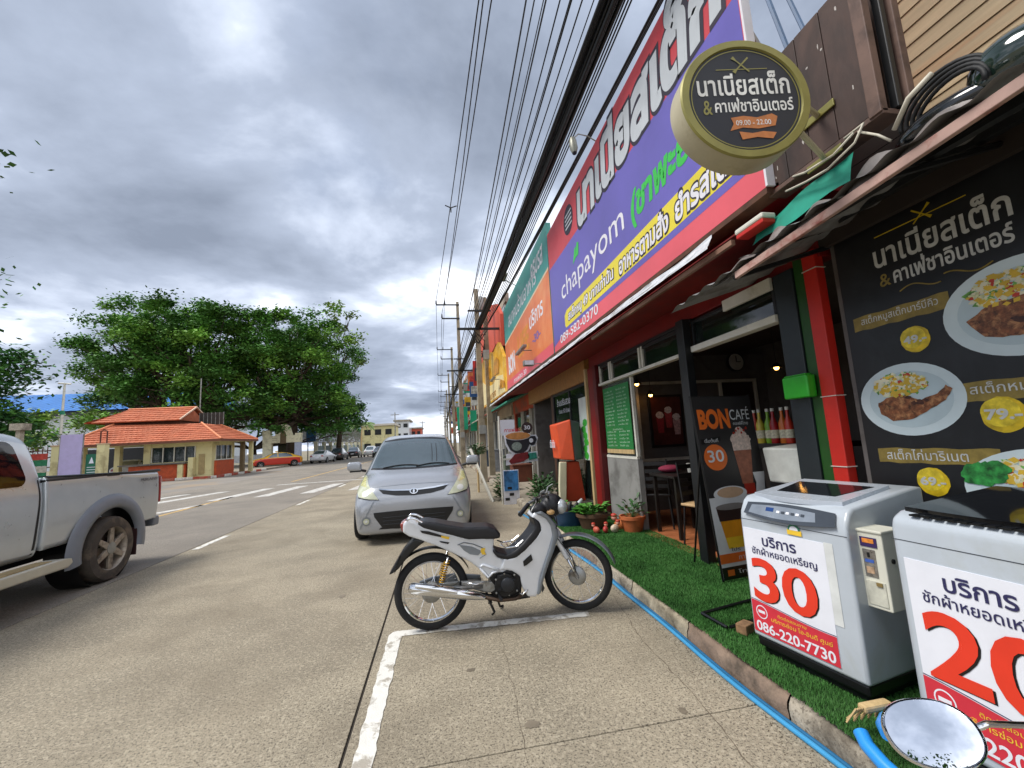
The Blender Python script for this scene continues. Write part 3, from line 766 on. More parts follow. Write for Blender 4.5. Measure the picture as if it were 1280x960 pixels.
price(1.89, 1.89, .075, '49.-'); price(1.58, 1.44, .088, '79.-'); price(1.93, 1.09, .078, '69.-')
def plate(y, z, ry, rz_, kind, seed):
    BP(ellipse(0, 0, ry, rz_, 40), y, z, m_pl, 'plate', .002)
    BP(ellipse(0.0, 0.0, ry*.8, rz_*.78, 36), y, z, mat('plate_well', '#bccdd2', rough=.3, var=.05), 'plate_well', .0026)
    r = random.Random(seed)
    m_meat = mat('food_meat', '#7c4a2c', rough=.4, var=.55, scale=38, dirt='#c0895a', dscale=25); m_meat2 = mat('food_char', '#4a2617', rough=.4, var=.4, scale=40)
    fc = [mat('food_lettuce', '#6aa24a', rough=.5, var=.4, scale=40), mat('food_slaw', '#d8d9a8', rough=.5, var=.2, scale=50), mat('food_tomato', '#c23a26', rough=.4, var=.2), mat('food_cream', '#e8e2c4', rough=.5, var=.15), mat('food_corn', '#dcb63c', rough=.5, var=.2)]
    n = 70
    for q in range(5):
        mb = MB()
        for k in range(n // (1 if q != 2 else 4)):
            a = r.uniform(0, 2*PI); d = r.random()**.5
            cu = -ry*.12 + math.cos(a)*d*ry*.52; cz = rz_*.42 + math.sin(a)*d*rz_*.33
            sz = r.uniform(.006, .016); ph = r.uniform(0, PI); hh = .003 + q*.0004 + r.uniform(0, .0012)
            P = [(cu+sz*math.cos(ph+t)*(1.6 if t in (0, PI) else 1), cz+sz*math.sin(ph+t)) for t in (0, PI/2, PI, 3*PI/2)]
            mb.add([(BX-hh, y-p[0], z+p[1]) for p in P], [(0, 1, 2, 3)])
        tag(mb.build('salad_print', fc[q], bn, fix=False), kind='stuff')
    if kind == 'leg':
        body = [(-ry*.62, -rz_*.05), (-ry*.35, rz_*.12), (0, rz_*.10), (ry*.25, -rz_*.05), (ry*.55, rz_*.08), (ry*.72, rz_*.28), (ry*.80, rz_*.18), (ry*.66, -rz_*.10), (ry*.30, -rz_*.36), (ry*.02, -rz_*.55), (-ry*.35, -rz_*.58), (-ry*.58, -rz_*.35)]
    elif kind == 'steak':
        body = [(-ry*.68, -rz_*.1), (-ry*.4, rz_*.15), (ry*.1, rz_*.2), (ry*.6, rz_*.12), (ry*.68, -rz_*.2), (ry*.3, -rz_*.5), (-ry*.1, -rz_*.6), (-ry*.5, -rz_*.5)]
    else:
        body = [(-ry*.3, -rz_*.4), (ry*.5, -rz_*.3), (ry*.6, rz_*.1), (0, rz_*.1)]
    out = []
    for i in range(len(body)):
        a, b = Vector(body[i]), Vector(body[(i+1) % len(body)])
        for k in range(4):
            t = a.lerp(b, k/4); out.append((t.x + r.uniform(-.004, .004), t.y + r.uniform(-.004, .004)))
    BP(out, y, z, m_meat, 'meat_print', .0052)
    cx_ = sum(p[0] for p in out)/len(out); cz_ = sum(p[1] for p in out)/len(out)
    for k in range(5):
        uu = cx_ + r.uniform(-.3, .3)*ry*.8; vv = cz_ + r.uniform(-.2, .2)*rz_
        BP(ellipse(uu, vv, r.uniform(.012, .03), r.uniform(.006, .014), 10, wob=.3, seed=k), y, z, m_meat2, 'char_print', .0056 + k*.0002)
    if kind == 'steak':
        for k in range(30):
            pass
plate(1.43, 1.94, .315, .235, 'steak', 2)
plate(1.98, 1.555, .275, .21, 'leg', 5)
plate(1.46, 1.08, .33, .20, 'fish', 8)
plate(0.62, 1.55, .28, .2, 'leg', 11)
m_leafp = mat('food_herb', '#2f8a3e', rough=.5, var=.5, scale=30)
for k in range(10): BP(ellipse(.0 + .016*k % .11, -.03+.03*math.sin(k*2.4), .05, .035, 14, wob=.25, seed=k), 1.74, 1.18, m_leafp, 'herb_print', .0058 + k*.00015)

# ================================================================ SIGNS ON THE FACADE
SX = 2.0
sg = thing('shop_sign', 'long red and purple shop sign with large grey Thai letters and a yellow stripe', 'sign', (SX, 4.5, 2.88))
m_sred = mat('sign_red', '#cf474c', rough=0.35, var=0.10, scale=1.2, dirt='#bf3038', dscale=1.5)
m_spink = mat('sign_pink_red', '#e2606a', rough=0.35, var=0.08, scale=1.0)
m_spur = mat('sign_purple', '#6a61b2', rough=0.35, var=0.10, scale=1.0)
m_syel = mat('sign_yellow', '#e6d43a', rough=0.35, var=0.06, scale=2)
m_sgrey = mat('sign_letter_grey', '#c3c8cc', rough=0.4, var=0.06, scale=4)
m_sout = mat('sign_letter_edge', '#2a2230', rough=0.5)
m_swhite = mat('sign_white', '#e6e4ea', rough=0.4, var=0.04)
m_sgreen = mat('sign_green', '#3cc04a', rough=0.4, var=0.06)
m_metal = mat('galvanised_frame', '#9a9a96', rough=0.5, metal=0.6, dirt='#6e5a48', dscale=5)
MB().box(SX, SX+0.05, 2.04, 6.80, 2.885, 5.03).build('panel', m_spink, sg)
U = (0, -1, 0); V = (0, 0, 1)
def SP(poly, m, name, off=.001, par=None): return patch(poly, (SX, 0, 0), U, V, m, par or sg, name, off=off)
def seg(y0, y1, z0, z1): return [(-y0, z0), (-y1, z0), (-y1, z1), (-y0, z1)]
SP([(-6.79, 4.36), (-2.05, 4.26), (-2.05, 5.02), (-6.79, 5.02)], m_sred, 'red_band')
SP([(-6.79, 2.98), (-6.2, 3.08), (-2.05, 3.06), (-2.05, 4.26), (-6.79, 4.36)], m_spur, 'purple_field')
SP([(-6.12, 3.17), (-6.08, 3.13), (-2.05, 3.13), (-2.05, 3.40), (-6.0, 3.39), (-6.12, 3.33)], m_syel, 'yellow_stripe', .002)
def SL(t, y, z, w, h, m, bold, off, shear=0, name='lettering', par=None): return lettering(t, (SX, y, z), U, V, w, h, m, par or sg, name, bold=bold, off=off, shear=shear)
SL('นาเนียสเต็ก', 5.22, 4.325, 3.02, 0.70, m_sout, .085, .003, .12, 'letter_outline')
SL('นาเนียสเต็ก', 5.20, 4.335, 2.98, 0.67, m_sgrey, .05, .0045, .12)
# round dark emblem
SP(ellipse(-5.62, 4.67, .22, .22, 30), m_sout, 'emblem', .003)
for k in range(4): SP(seg(5.76, 5.46, 4.56+k*.065, 4.585+k*.065), m_sgrey, 'emblem_print', .004)
SL('chapayom', 6.18, 3.50, 2.30, 0.42, m_swhite, .0, .003)
SL('BIKE UP', 6.05, 3.95, .4, .05, m_swhite, 0, .003) if False else None
for a, b in ((0, .0), (.12, .05)):
    SP([(-5.55+a, 3.93+b), (-5.45+a, 4.12+b), (-5.38+a, 4.14), (-5.42+a, 3.98)], m_sgreen, 'leaf_mark', .003 + a*.01)
SL('(ชาพะยอม)', 3.72, 3.50, 1.55, 0.36, m_sgreen, .04, .003, .15)
SL('อาหารตามสั่ง', 4.10, 3.16, 1.02, 0.23, m_sout, .06, .004, .12, 'letter_outline')
SL('อาหารตามสั่ง', 4.09, 3.17, 1.00, 0.205, m_swhite, .03, .005, .12)
SL('สเต็กหมู 49 บาทเท่านั้น', 5.95, 3.15, 1.70, 0.21, m_sout, .06, .004, .12, 'letter_outline')
SL('สเต็กหมู 49 บาทเท่านั้น', 5.94, 3.16, 1.68, 0.19, m_swhite, .03, .005, .12)
SL('ยำรสเด็ด', 2.98, 3.16, .8, 0.25, m_sout, .06, .004, .12, 'letter_outline')
SL('ยำรสเด็ด', 2.97, 3.17, .78, 0.22, m_swhite, .03, .005, .12)
SL('089-582-0370', 6.42, 2.955, 1.65, 0.13, m_swhite, .012, .003)
MB().box(SX-.006, SX+.055, 2.022, 2.038, 2.885, 5.03).build('end_trim', m_swhite, sg)
MB().box(SX+.0, SX+.12, 2.04, 6.80, 2.845, 2.883).build('bottom_rail', mat('rusty_rail', '#5a3a2a', rough=.8, var=.3, scale=8), sg)
for y in (2.3, 3.8, 5.3, 6.7): MB().tube([(SX+.1, y, 4.7), (2.9, y, 3.08)], .02, 6).build('stay', m_metal, sg)

s2 = thing('shop_sign', 'teal and orange shop sign with faded white lettering next to the purple one', 'sign', (SX, 9, 2.88))
m_teal = mat('sign_teal', '#459a92', rough=0.35, var=0.12, scale=1.0, dirt='#5fb0a6', dscale=.8)
m_sor = mat('sign_orange', '#e0763c', rough=0.35, var=0.10, scale=1.0, dirt='#e89a64', dscale=1.0)
MB().box(SX, SX+0.09, 6.84, 11.95, 2.885, 5.30).build('panel', m_teal, s2)
def S2(poly, m, name, off=.001): return SP(poly, m, name, off, s2)
S2([(-11.94, 3.06), (-6.85, 3.06), (-6.85, 4.42), (-11.94, 4.20)], m_sor, 'orange_field', .001)
S2([(-11.94, 2.89), (-6.85, 2.89), (-6.85, 3.09), (-11.94, 3.12)], m_spink, 'red_band', .002)
S2([(-11.94, 4.20), (-6.85, 4.42), (-6.85, 4.47), (-11.94, 4.25)], mat('sign_cream', '#e6c9a4', rough=.4), 'cream_line', .002)
SL('สมาคมร้านอาหาร', 11.2, 4.55, 3.4, .42, m_swhite, .01, .003, .1, par=s2)
SL('Yamato', 8.4, 4.66, 1.25, .3, m_swhite, .01, .003, .2, par=s2) if False else SL('ครบรส', 8.2, 4.72, 1.0, .34, m_swhite, .02, .003, .1, par=s2)
SL('BON', 11.5, 3.28, .95, .46, m_swhite, .05, .003, par=s2)
SL('LIFE', 10.0, 3.45, 1.25, .50, mat('sign_amber', '#d98a2e', rough=.4), .04, .003, par=s2)
SL('บริการ', 8.6, 3.78, 1.2, .34, m_swhite, .02, .003, par=s2)
SL('-30-', 8.4, 3.42, .7, .16, m_spur, .02, .003, par=s2)
SL('กาแฟสด 30', 10.8, 2.93, 1.6, .12, m_swhite, .01, .003, par=s2)
MB().box(SX+.0, SX+.12, 6.84, 11.95, 2.845, 2.883).build('bottom_rail', MATS['rusty_rail'], s2)
for y in (7.2, 9.5, 11.7): MB().tube([(SX+.1, y, 4.7), (2.9, y, 3.08)], .02, 6).build('stay', m_metal, s2)

# spot lamps on arms over the signs
def arm_lamp(y, z, label, s=1.0):
    l_ = thing('sign_lamp', label, 'lamp', (1.72, y, z), 0, 'lamps on arms over the signs')
    local(MB().tube([(.30, -.02, .02), (.2, 0, .10), (.08, 0, .12), (0, 0, .04)], .008, 6), 'arm', m_metal, l_)
    local(MB().tube([(0, 0, .06), (0, 0, .02), (0, -.02, -.10), (0, -.03, -.16)], [.03*s, .045*s, .05*s, .03*s], 10), 'head', mat('lamp_grey', '#8c8c80', rough=.4, metal=.3), l_, smooth='auto')
    local(MB().tube([(0, -.03, -.162), (0, -.032, -.17)], .028*s, 10), 'lens', m_blk, l_)
arm_lamp(4.45, 5.02, 'grey lamp on a curved arm at the top of the red sign')
fl = thing('flood_light', 'small silver floodlight under the teal sign', 'lamp', (1.7, 7.6, 2.85))
local(MB().box(-.10, .10, -.07, .07, -.04, .06), 'housing', m_metal, fl, bevel=.008)
local(MB().box(-.085, .085, -.076, -.071, -.03, .05), 'glass', mat('flood_glass', '#cfd8e0', rough=.1), fl)
local(MB().tube([(0, .05, .0), (.3, .1, .02)], .01, 6), 'bracket', m_metal, fl)
for y0, y1, z, lb in ((8.1, 9.6, 3.3, 'long tube lamp sticking out below the orange part of the teal sign'), (12.9, 13.8, 3.4, 'long tube lamp in front of the yellow sign')):
    tl = thing('tube_lamp', lb, 'lamp', (1.75, y0, z))
    MB().box(1.72, 1.80, y0, y0+.9, z, z+.05).build('housing', m_metal, tl, bevel=.006)
    MB().tube([(1.80, y0+.45, z+.02), (2.05, y0+.45, z+.02)], .012, 6).build('arm', m_metal, tl)
sl = thing('sign_lamp', 'grey lamp sticking out over the far end of the teal sign', 'lamp', (1.7, 9.9, 5.42))
local(MB().box(-.06, .06, -.35, .1, 0, .07), 'head', MATS['lamp_grey'], sl, bevel=.02)
local(MB().tube([(0, 0, .03), (.35, .1, -.1)], .012, 6), 'arm', m_metal, sl)

# thin silver flashing along the awning edge and the first awning
aw = thing('eave_flashing', 'crumpled silver flashing strip running below the two big signs', 'flashing', (1.95, 7, 2.75))
m_flash = mat('silver_flashing', '#dfe1e4', rough=0.4, metal=0.25, var=0.12, scale=10, dirt='#8a8176', dscale=4, dlo=.54, dhi=.7)
def flf(u, v):
    y = 2.5 + 13.3*u; n = noise.noise(Vector((y*2.2, v*2, 1))); n2_ = noise.noise(Vector((y*5.1, v*3, 9)))
    w = .075 if y > 4.6 else .075 + .008*(4.6-y)
    return (1.945 - .035*v + .03*n*v + .02*n2_, y, 2.80 - w*.95*v + .02*n + .014*n2_)
MB().grid(170, 5, flf).build('strip', m_flash, aw, smooth=False, fix=False)
m_rust = mat('fascia_timber', '#8a6a58', rough=0.7, var=0.2, scale=6, stretch=(1, .3, 1), dirt='#5f3a2c', dscale=5)
MB().box(1.97, 2.0, 2.35, 5.0, 2.665, 2.70).build('batten', m_rust, aw)
MB().add([(2.0, 2.3, 2.73), (2.0, 15.8, 2.73), (2.64, 15.8, 2.80), (2.64, 2.3, 2.80), (2.0, 2.3, 2.74), (2.0, 15.8, 2.74), (2.64, 15.8, 2.81), (2.64, 2.3, 2.81)],
         [(0,1,2,3),(4,7,6,5),(0,4,5,1),(1,5,6,2),(2,6,7,3),(3,7,4,0)]).build('roof_sheet', mat('dark_soffit_sheet', '#7a1a16', rough=.7, var=.2), aw)

# corrugated awning over the washing machines
aw2 = thing('corrugated_awning', 'sagging grey corrugated awning with pinkish edge board over the washing machines', 'awning', (2.2, 1, 2.5))
m_corr = mat('corrugated_grey', '#8f9091', rough=0.55, var=0.15, scale=3, dirt='#57504a', dscale=4, dlo=.45, dhi=.65)
def zo(y): return 2.49 - .072*(y-.94)
for k in range(5):
    y0 = 2.92 - (k+1)*0.80; y1 = y0 + 0.86; dz = .012*(k % 2) + .004
    def cf(u, v, y0=y0, y1=y1, dz=dz, k=k):
        y = y0+(y1-y0)*u; x = 1.86 + (2.70-1.86)*v
        return (x, y, zo(y) + .05 + .27*v + dz + .012*math.sin(y*2*PI/.177) + .012*noise.noise(Vector((y*2, x*3, k))))
    MB().grid(40, 6, cf).build('roof_sheet', m_corr, aw2, smooth=True, fix=False)
def fasc(m, x0, x1, dz0, dz1):
    mb = MB(); ya, yb = -1.2, 2.25
    mb.add([(x0, ya, zo(ya)+dz0), (x1, ya, zo(ya)+dz0), (x1, yb, zo(yb)+dz0), (x0, yb, zo(yb)+dz0), (x0, ya, zo(ya)+dz1), (x1, ya, zo(ya)+dz1), (x1, yb, zo(yb)+dz1), (x0, yb, zo(yb)+dz1)],
           [(0,1,2,3),(4,7,6,5),(0,4,5,1),(1,5,6,2),(2,6,7,3),(3,7,4,0)])
    return mb.build('edge_board', m, aw2, bevel=.003)
fasc(mat('pinkish_board', '#b5958a', rough=.6, var=.15, scale=5, dirt='#8a4034', dscale=6, dlo=.55, dhi=.7), 1.88, 1.905, -.012, .032)
for x in (2.15, 2.45): MB().box(x, x+.04, -1.2, 2.5, 2.50+.27*(x-1.86)/.84-.02, 2.53+.27*(x-1.86)/.84).build('purlin', m_blk, aw2)
for y in (-.6, 0.4, 1.35, 2.28): MB().tube([(1.9, y, zo(y)+.01), (2.66, y, zo(y)+.24)], .016, 6).build('rafter', m_blk, aw2)
# loose grey sheets and teal tarp tucked above
lt = thing('loose_sheets', 'loose curled grey roofing sheets lying above the awning edge', 'roofing sheets', (2.0, 1.7, 2.6))
m_sheet = mat('curled_sheet', '#77716e', rough=.35, var=.2, scale=5, dirt='#a19a96', dscale=6)
for k, (y0, w) in enumerate(((1.02, .34), (1.30, .30), (1.60, .32), (1.88, .30), (2.15, .36))):
    def sf(u, v, y0=y0, w=w, k=k):
        y = y0 + w*u; hh = .07 + .075*math.sin(u*PI*.9+.25)**2 + .02*(k % 2)
        return (1.895 + .11*v + .012*math.sin(u*7+k), y, zo(y) + .03 + hh*v + .010*noise.noise(Vector((y*5, v*6, k*3))))
    MB().grid(10, 5, sf).build('sheet', m_sheet, lt, smooth=True, fix=False)
tp = thing('tarpaulin', 'teal tarpaulin scrap tucked above the awning under the brown panel', 'tarpaulin', (2.1, 1.9, 2.7))
local(MB().grid(12, 5, lambda u, v: (2.03-2.1 + .05*v, 1.58-1.9 + .66*u, -.10 + .17*v*(1-.35*u) + .02*(1-u) + .012*math.sin(u*9+v*4))), 'sheet', mat('teal_tarp', '#0f8f78', rough=.6, var=.15, scale=6), tp, smooth=True)
rw = thing('roof_gutter_piece', 'short white and red metal gutter piece at the corner below the purple sign', 'gutter piece', (2.0, 2.1, 2.7))
MB().box(1.96, 2.06, 2.06, 2.30, 2.70, 2.735).build('white_part', m_white, rw, bevel=.01)
MB().box(1.965, 2.055, 2.065, 2.295, 2.672, 2.698).build('red_part', m_red, rw, bevel=.004)

# ---------------------------------------------------------------- brown shutter box with the round sign
bx = thing('timber_panel', 'weathered dark brown timber panel box beside the round sign', 'panel', (2.1, 1.7, 2.9))
m_brown = mat('dark_brown_boards', '#4a362e', rough=0.65, var=0.22, scale=5, stretch=(1, 1, .4), dirt='#2c201b', dscale=3, bump=.15, bscale=30)
m_brown2 = mat('brown_edge', '#6b5348', rough=0.6, var=0.2, scale=6, dirt='#3c2a24', dscale=5)
PX = 2.05
for k in range(4):
    y0 = 1.46 + k*.155
    MB().box(PX, PX+.025, y0+.002, y0+.153, 2.87, 3.62).build('board', m_brown, bx, bevel=.003)
MB().box(PX-.012, PX+.03, 1.40, 1.458, 2.85, 3.66).build('edge_post', m_brown2, bx, bevel=.004)
MB().box(PX-.004, PX+.12, 1.40, 2.08, 2.84, 2.867).build('bottom_board', m_brown2, bx, bevel=.003)
MB().box(PX+.12, PX+.16, 1.37, 1.43, 2.82, 3.66).build('edge_post', m_brown2, bx, bevel=.004)
MB().box(PX+.07, PX+.10, 1.385, 1.42, 2.87, 3.66).build('edge_post', m_blk, bx, bevel=.004)
MB().box(PX+.13, PX+.155, 1.46, 2.08, 2.87, 3.62).build('back_board', m_brown, bx)
r_ = random.Random(3)
for k in range(14):
    y = r_.uniform(1.5, 2.03); z = r_.choice([r_.uniform(2.9, 3.1), r_.uniform(3.3, 3.58)])
    patch(ellipse(0, 0, r_.uniform(.003, .008), r_.uniform(.006, .018), 8, wob=.4, seed=k), (PX, y, z), U, V, mat('paint_chip', '#b9b2ac', rough=.8), bx, 'paint_chip', off=.0015)

rs = thing('round_sign', 'round gold rimmed light box sign with white Thai lettering on black', 'sign', (1.44, 1.55, 2.95))
ROT = Matrix.Translation((1.425, 1.50, 2.935)) @ Matrix.Rotation(rad(-9), 4, 'Z') @ Matrix.Rotation(PI/2, 4, 'X')     # local z -> -y, local x -> x, local y -> z
m_gring = mat('gold_trim', '#8a8446', rough=.35, metal=.25, var=.1, scale=8)
m_rim = mat('cream_rim', '#b4ab8e', rough=.4, var=.08, scale=6, dirt='#9c9274', dscale=8, dlo=.55, dhi=.75)
R0 = .292
MB().lathe([(R0, -.12), (R0+.006, -.118), (R0+.006, -.02), (R0, 0)], 64, ROT).build('casing', m_rim, rs, smooth='auto')
MB().lathe([(R0+.002, -.004), (R0+.008, .002), (R0+.002, .012), (R0-.03, .012), (R0-.034, .002)], 64, ROT, cap=False).build('trim_ring', m_gring, rs, smooth='auto')
MB().lathe([(0.0001, .003), (R0-.032, .003)], 64, ROT, cap=False).build('face', mat('sign_face_black', '#1b1f2a', rough=.5, var=.1), rs)
MB().lathe([(R0-.042, .0045), (R0-.047, .0045)], 64, ROT, cap=False).build('fine_ring', m_gring, rs, fix=False)
ro = ROT @ Vector((0, 0, .003)); rU = (ROT.to_3x3() @ Vector((1, 0, 0))); rV = (ROT.to_3x3() @ Vector((0, 1, 0)))
def RL(t, x, y, w, h, m, bold, off=.002): return lettering(t, ro + rU*x + rV*y, rU, rV, w, h, m, rs, 'lettering', bold=bold, off=off)
def RP(p, m, name, off=.002, a=0, cx=0, cy=0):
    Ur = rU*math.cos(a)+rV*math.sin(a); Vr = rV*math.cos(a)-rU*math.sin(a)
    return patch(p, ro + rU*cx + rV*cy, Ur, Vr, m, rs, name, off=off)
m_rw = mat('sign_face_white', '#e9e9e4', rough=.4)
RL('นาเนียสเต็ก', -.215, .02, .425, .115, m_rw, .02)
RL('คาเฟ่ชาอินเตอร์', -.145, -.065, .36, .07, m_rw, .02)
RL('&', -.20, -.075, .04, .07, m_gring, .01)
RP(rect(-.12, -.002, .12, .002), m_gring, 'rule', cy=.150)
for k, a in enumerate((.8, -.8)): RP([(-.05, -.004), (.03, -.003), (.055, -.009), (.055, .009), (.03, .003), (-.05, .004)], m_gring, 'cutlery_mark', .003+k*.001, PI-a if a > 0 else -PI-a, 0, .172)
m_ban2 = mat('banner_orange', '#c77b42', rough=.5, var=.15, scale=20)
RP([(-.11, -.035), (-.05, -.02), (.02, -.028), (.10, -.015), (.115, .03), (.09, .045), (.02, .028), (-.04, .038), (-.10, .03), (-.09, 0)], m_ban2, 'ribbon', .002, 0, .02, -.125)
RP([(-.07, -.03), (0, -.02), (.07, -.03), (.09, .0), (.03, .008), (-.02, .0), (-.08, .01)], m_ban2, 'ribbon', .003, 0, .03, -.175)
RL('09.00 - 22.00', -.06, -.135, .16, .025, m_rw, .01, .004)
for x, y, sgn in ((.06, -.07, 1), (.25, -.12, 1)): pass
for z0 in (.10, -.08):
    a = ROT @ Vector((R0-.02, z0, -.08)); b = Vector((PX, 1.70, 2.935+z0*1.4))
    MB().tube([a, (a+b)/2+Vector((0, 0, .0)), b], .014, 8).build('bracket', m_rim, rs)
    MB().box(PX-.014, PX-.004, 1.60, 1.80, b.z-.02, b.z+.02, None).build('bracket_plate', m_gring, rs, bevel=.003)

# ================================================================ WASHING MACHINES
m_wm = mat('washer_grey', '#b4bcc4', rough=.34, var=.03, coat=.3, dirt='#a3a69f', dscale=3.5, dlo=.56, dhi=.85)
m_wm2 = mat('washer_grey_top', '#b4bcc6', rough=.25, var=.03, coat=.4)
m_post = mat('poster_white', '#e4e6ee', rough=.5, var=.03)
m_navy = mat('poster_navy', '#2b2a55', rough=.5)
m_pred = mat('poster_red', '#e03a22', rough=.45, var=.05)
m_pband = mat('poster_band_red', '#cf3040', rough=.45, var=.07)
m_pyel = mat('poster_yellow', '#f0c63a', rough=.5)
m_wd = mat('washer_dark', '#3a4048', rough=.2, var=.1, coat=.5)
m_bk2 = mat('black_plastic', '#101113', rough=.35)
def washer_poster(t, x0, x1, z0, z1, num, px=0.0):
    """poster on the front face (local x = along the front, local -y = outward)"""
    U = (1, 0, 0); V = (0, 0, 1); O = (0, 0, 0); y = -.001
    def P(poly, m, n, off): return patch(poly, (0, y, 0), U, V, m, t, n, off=off, loc=True)
    w = x1-x0; h = z1-z0
    ps = local(MB().box(x0, x1, -.003, .0, z0, z1), 'poster', m_post, t)
    def L(tx, x, z, ww, hh, m, b=.015, off=.004): return lettering(tx, (x0+x*w, y, z0+z*h), U, V, ww*w, hh*h, m, t, 'lettering', bold=b, off=off, loc=True)
    L('บริการ', .26, .855, .42, .095, m_navy, .02)
    L('ชักผ้าหยอดเหรียญ', .10, .745, .80, .09, m_navy, .012)
    n = 16; top = [(x0+w*k/n, z0+h*(.27+.03*math.cos(PI*k/n*1.0+.3))) for k in range(n+1)]
    P([(x0, z0), (x1, z0)] + top[::-1], m_pband, 'poster_band', .0032)
    edge = [(a, b+.004) for a, b in top]
    P([(a, b+.003) for a, b in top] + [(a, b+.006) for a, b in top][::-1], m_navy, 'band_line', .0034)
    L(num, .095, .318, .76, .385, m_bk2, .02, .0036)
    L(num, .08, .325, .76, .385, m_pred, .022, .005)
    cxp, czp = x0+w*.13, z0+h*.20
    P(ellipse(cxp, czp, .034, .034, 24), m_post, 'round_mark', .0042)
    P(ellipse(cxp, czp, .029, .029, 24), m_pband, 'round_mark_inner', .0046)
    P(rect(cxp-.02, czp-.006, cxp+.02, czp+.008), m_post, 'mark_bar', .005)
    L('ติดต่อสอบถาม', .34, .205, .34, .032, m_pyel, .004)
    L('บริการซ่อม ไอ-อินดี้ ศูนย์', .25, .135, .70, .055, m_pyel, .006)
    L('086-220-7730', .04, .02, .92, .088, m_post, .02)
def washer(label, loc, rz, num, black_top):
    t = thing('washing_machine', label, 'washing machine', loc, rz, 'coin washing machines on the pavement')
    W, Dp, Hh = .57, .58, .88
    local(MB().box(.03, W-.03, .03, Dp-.03, 0, .07), 'plinth', m_bk2, t, bevel=.01)
    local(MB().box(.012, W-.012, .012, Dp-.012, .035, .085), 'base_skirt', m_bk2, t, bevel=.01)
    prof = [(.0, .085), (0, .70), (.006, .745), (.035, .80), (.06, .82), (.52, .875), (.58, .865), (.58, .085)]
    if black_top: prof = [(.0, .085), (0, .80), (.01, .835), (.05, .855), (.52, .90), (.58, .88), (.58, .085)]
    local(MB().prism(prof, lambda u, v, w: (w, u, v), 0, W), 'body', m_wm, t, bevel=.030, seg=5, smooth='auto')
    if not black_top:
        sl = math.atan2(.055, .46)
        def top(u, v, o=0): return (u, .06+v*math.cos(sl), .82+v*math.sin(sl)+.004+o)
        # lid: raised sheet with curved front edge, dark window
        n = 12
        lid = [(.05 + (W-.10)*k/n, .015 - .035*math.sin(PI*k/n)) for k in range(n+1)] + [(W-.06, .38), (.06, .38)]
        local(MB().prism(lid, lambda u, v, w: top(u, v, w), -.01, .014), 'lid', m_wm2, t, bevel=.006)
        local(MB().prism([(.13, .09), (W-.13, .09), (W-.09, .32), (.09, .32)], lambda u, v, w: top(u, v, w), .012, .0165), 'lid_window', glass('lid_glass', '#1a1c20', .08, .93), t, bevel=.002)
        # control strip on the slanted front edge
        a = Vector((0, .006, .745)); b = Vector((0, .035, .80)); V_ = (b-a).normalized(); U_ = Vector((1, 0, 0))
        n = 14
        cp = [(.04 + (W-.08)*k/n, -.012 - .022*math.sin(PI*k/n)) for k in range(n+1)] + [(W-.05 - (W-.10)*k/n, .052 + .012*math.sin(PI*k/n)) for k in range(n+1)]
        patch(cp, a + Vector((0, -.004, 0)), U_, V_, m_wd, t, 'control_panel', off=.004, loc=True, thick=.004)
        cp2 = [(.07 + (W-.20)*k/n, -.004 - .014*math.sin(PI*k/n)) for k in range(n+1)] + [(W-.14 - (W-.22)*k/n, .040 + .008*math.sin(PI*k/n)) for k in range(n+1)]
        patch(cp2, a + Vector((0, -.004, 0)), U_, V_, mat('panel_silver', '#9aa2ab', rough=.25, metal=.5), t, 'panel_inlay', off=.0088, loc=True)
        patch(rect(.17, .015, .215, .036), a + Vector((0, -.004, 0)), U_, V_, mat('display_blue', '#1e3f78', rough=.1), t, 'display', off=.0095, loc=True)
        for k in range(6): patch(rect(.235+k*.026, .012, .252+k*.026, .024), a + Vector((0, -.004, 0)), U_, V_, m_wd if k % 2 else m_post, t, 'button', off=.0095, loc=True, thick=.002)
        local(MB().box(.0, W, -.0012, .0, .700, .7025), 'seam', m_wd, t)
        washer_poster(t, .015, .46, .115, .655, num)
        patch(ellipse(.33, .695, .032, .016, 20)[:11] + [(.296, .680), (.364, .680)][::-1], (0, -.001, 0), (1, 0, 0), (0, 0, 1), m_pyel, t, 'sticker', off=.003, loc=True) if False else None
        patch(rect(.285, .665, .36, .69), (0, -.001, 0), (1, 0, 0), (0, 0, 1), m_pyel, t, 'energy_sticker', off=.004, loc=True)
        patch([(.322+.032*math.cos(PI*k/12), .688+.030*math.sin(PI*k/12)) for k in range(13)], (0, -.001, 0), (1, 0, 0), (0, 0, 1), mat('sticker_green', '#2f7a5a'), t, 'energy_arc', off=.0042, loc=True)
        patch([(.322+.023*math.cos(PI*k/12), .688+.021*math.sin(PI*k/12)) for k in range(13)], (0, -.001, 0), (1, 0, 0), (0, 0, 1), m_post, t, 'energy_arc_inner', off=.0046, loc=True)
        patch(rect(.46, .30, .50, .66), (0, -.001, 0), (1, 0, 0), (0, 0, 1), mat('old_tape', '#d5d8d6', rough=.4), t, 'tape', off=.001, loc=True)
    else:
        n = 12
        lid = [(.03 + (W-.06)*k/n, .0 - .02*math.sin(PI*k/n)) for k in range(n+1)] + [(W-.05, .46), (.05, .46)]
        sl = math.atan2(.045, .47)
        def top(u, v, o=0): return (u, .05+v*math.cos(sl), .857+v*math.sin(sl)+o)
        local(MB().prism(lid, lambda u, v, w: top(u, v, w), -.01, .014), 'lid', glass('black_lid_glass', '#0b0c0f', .05, .985), t, bevel=.008)
        for k in range(12): local(MB().box(.07+k*.037, .10+k*.037, .0, .05, .846, .852, Matrix.Translation((0, .01, 0))), 'vent_rib', m_bk2, t)
        cs = [(.05+(W-.1)*k/n, .050-.005*math.sin(PI*k/n)) for k in range(n+1)]
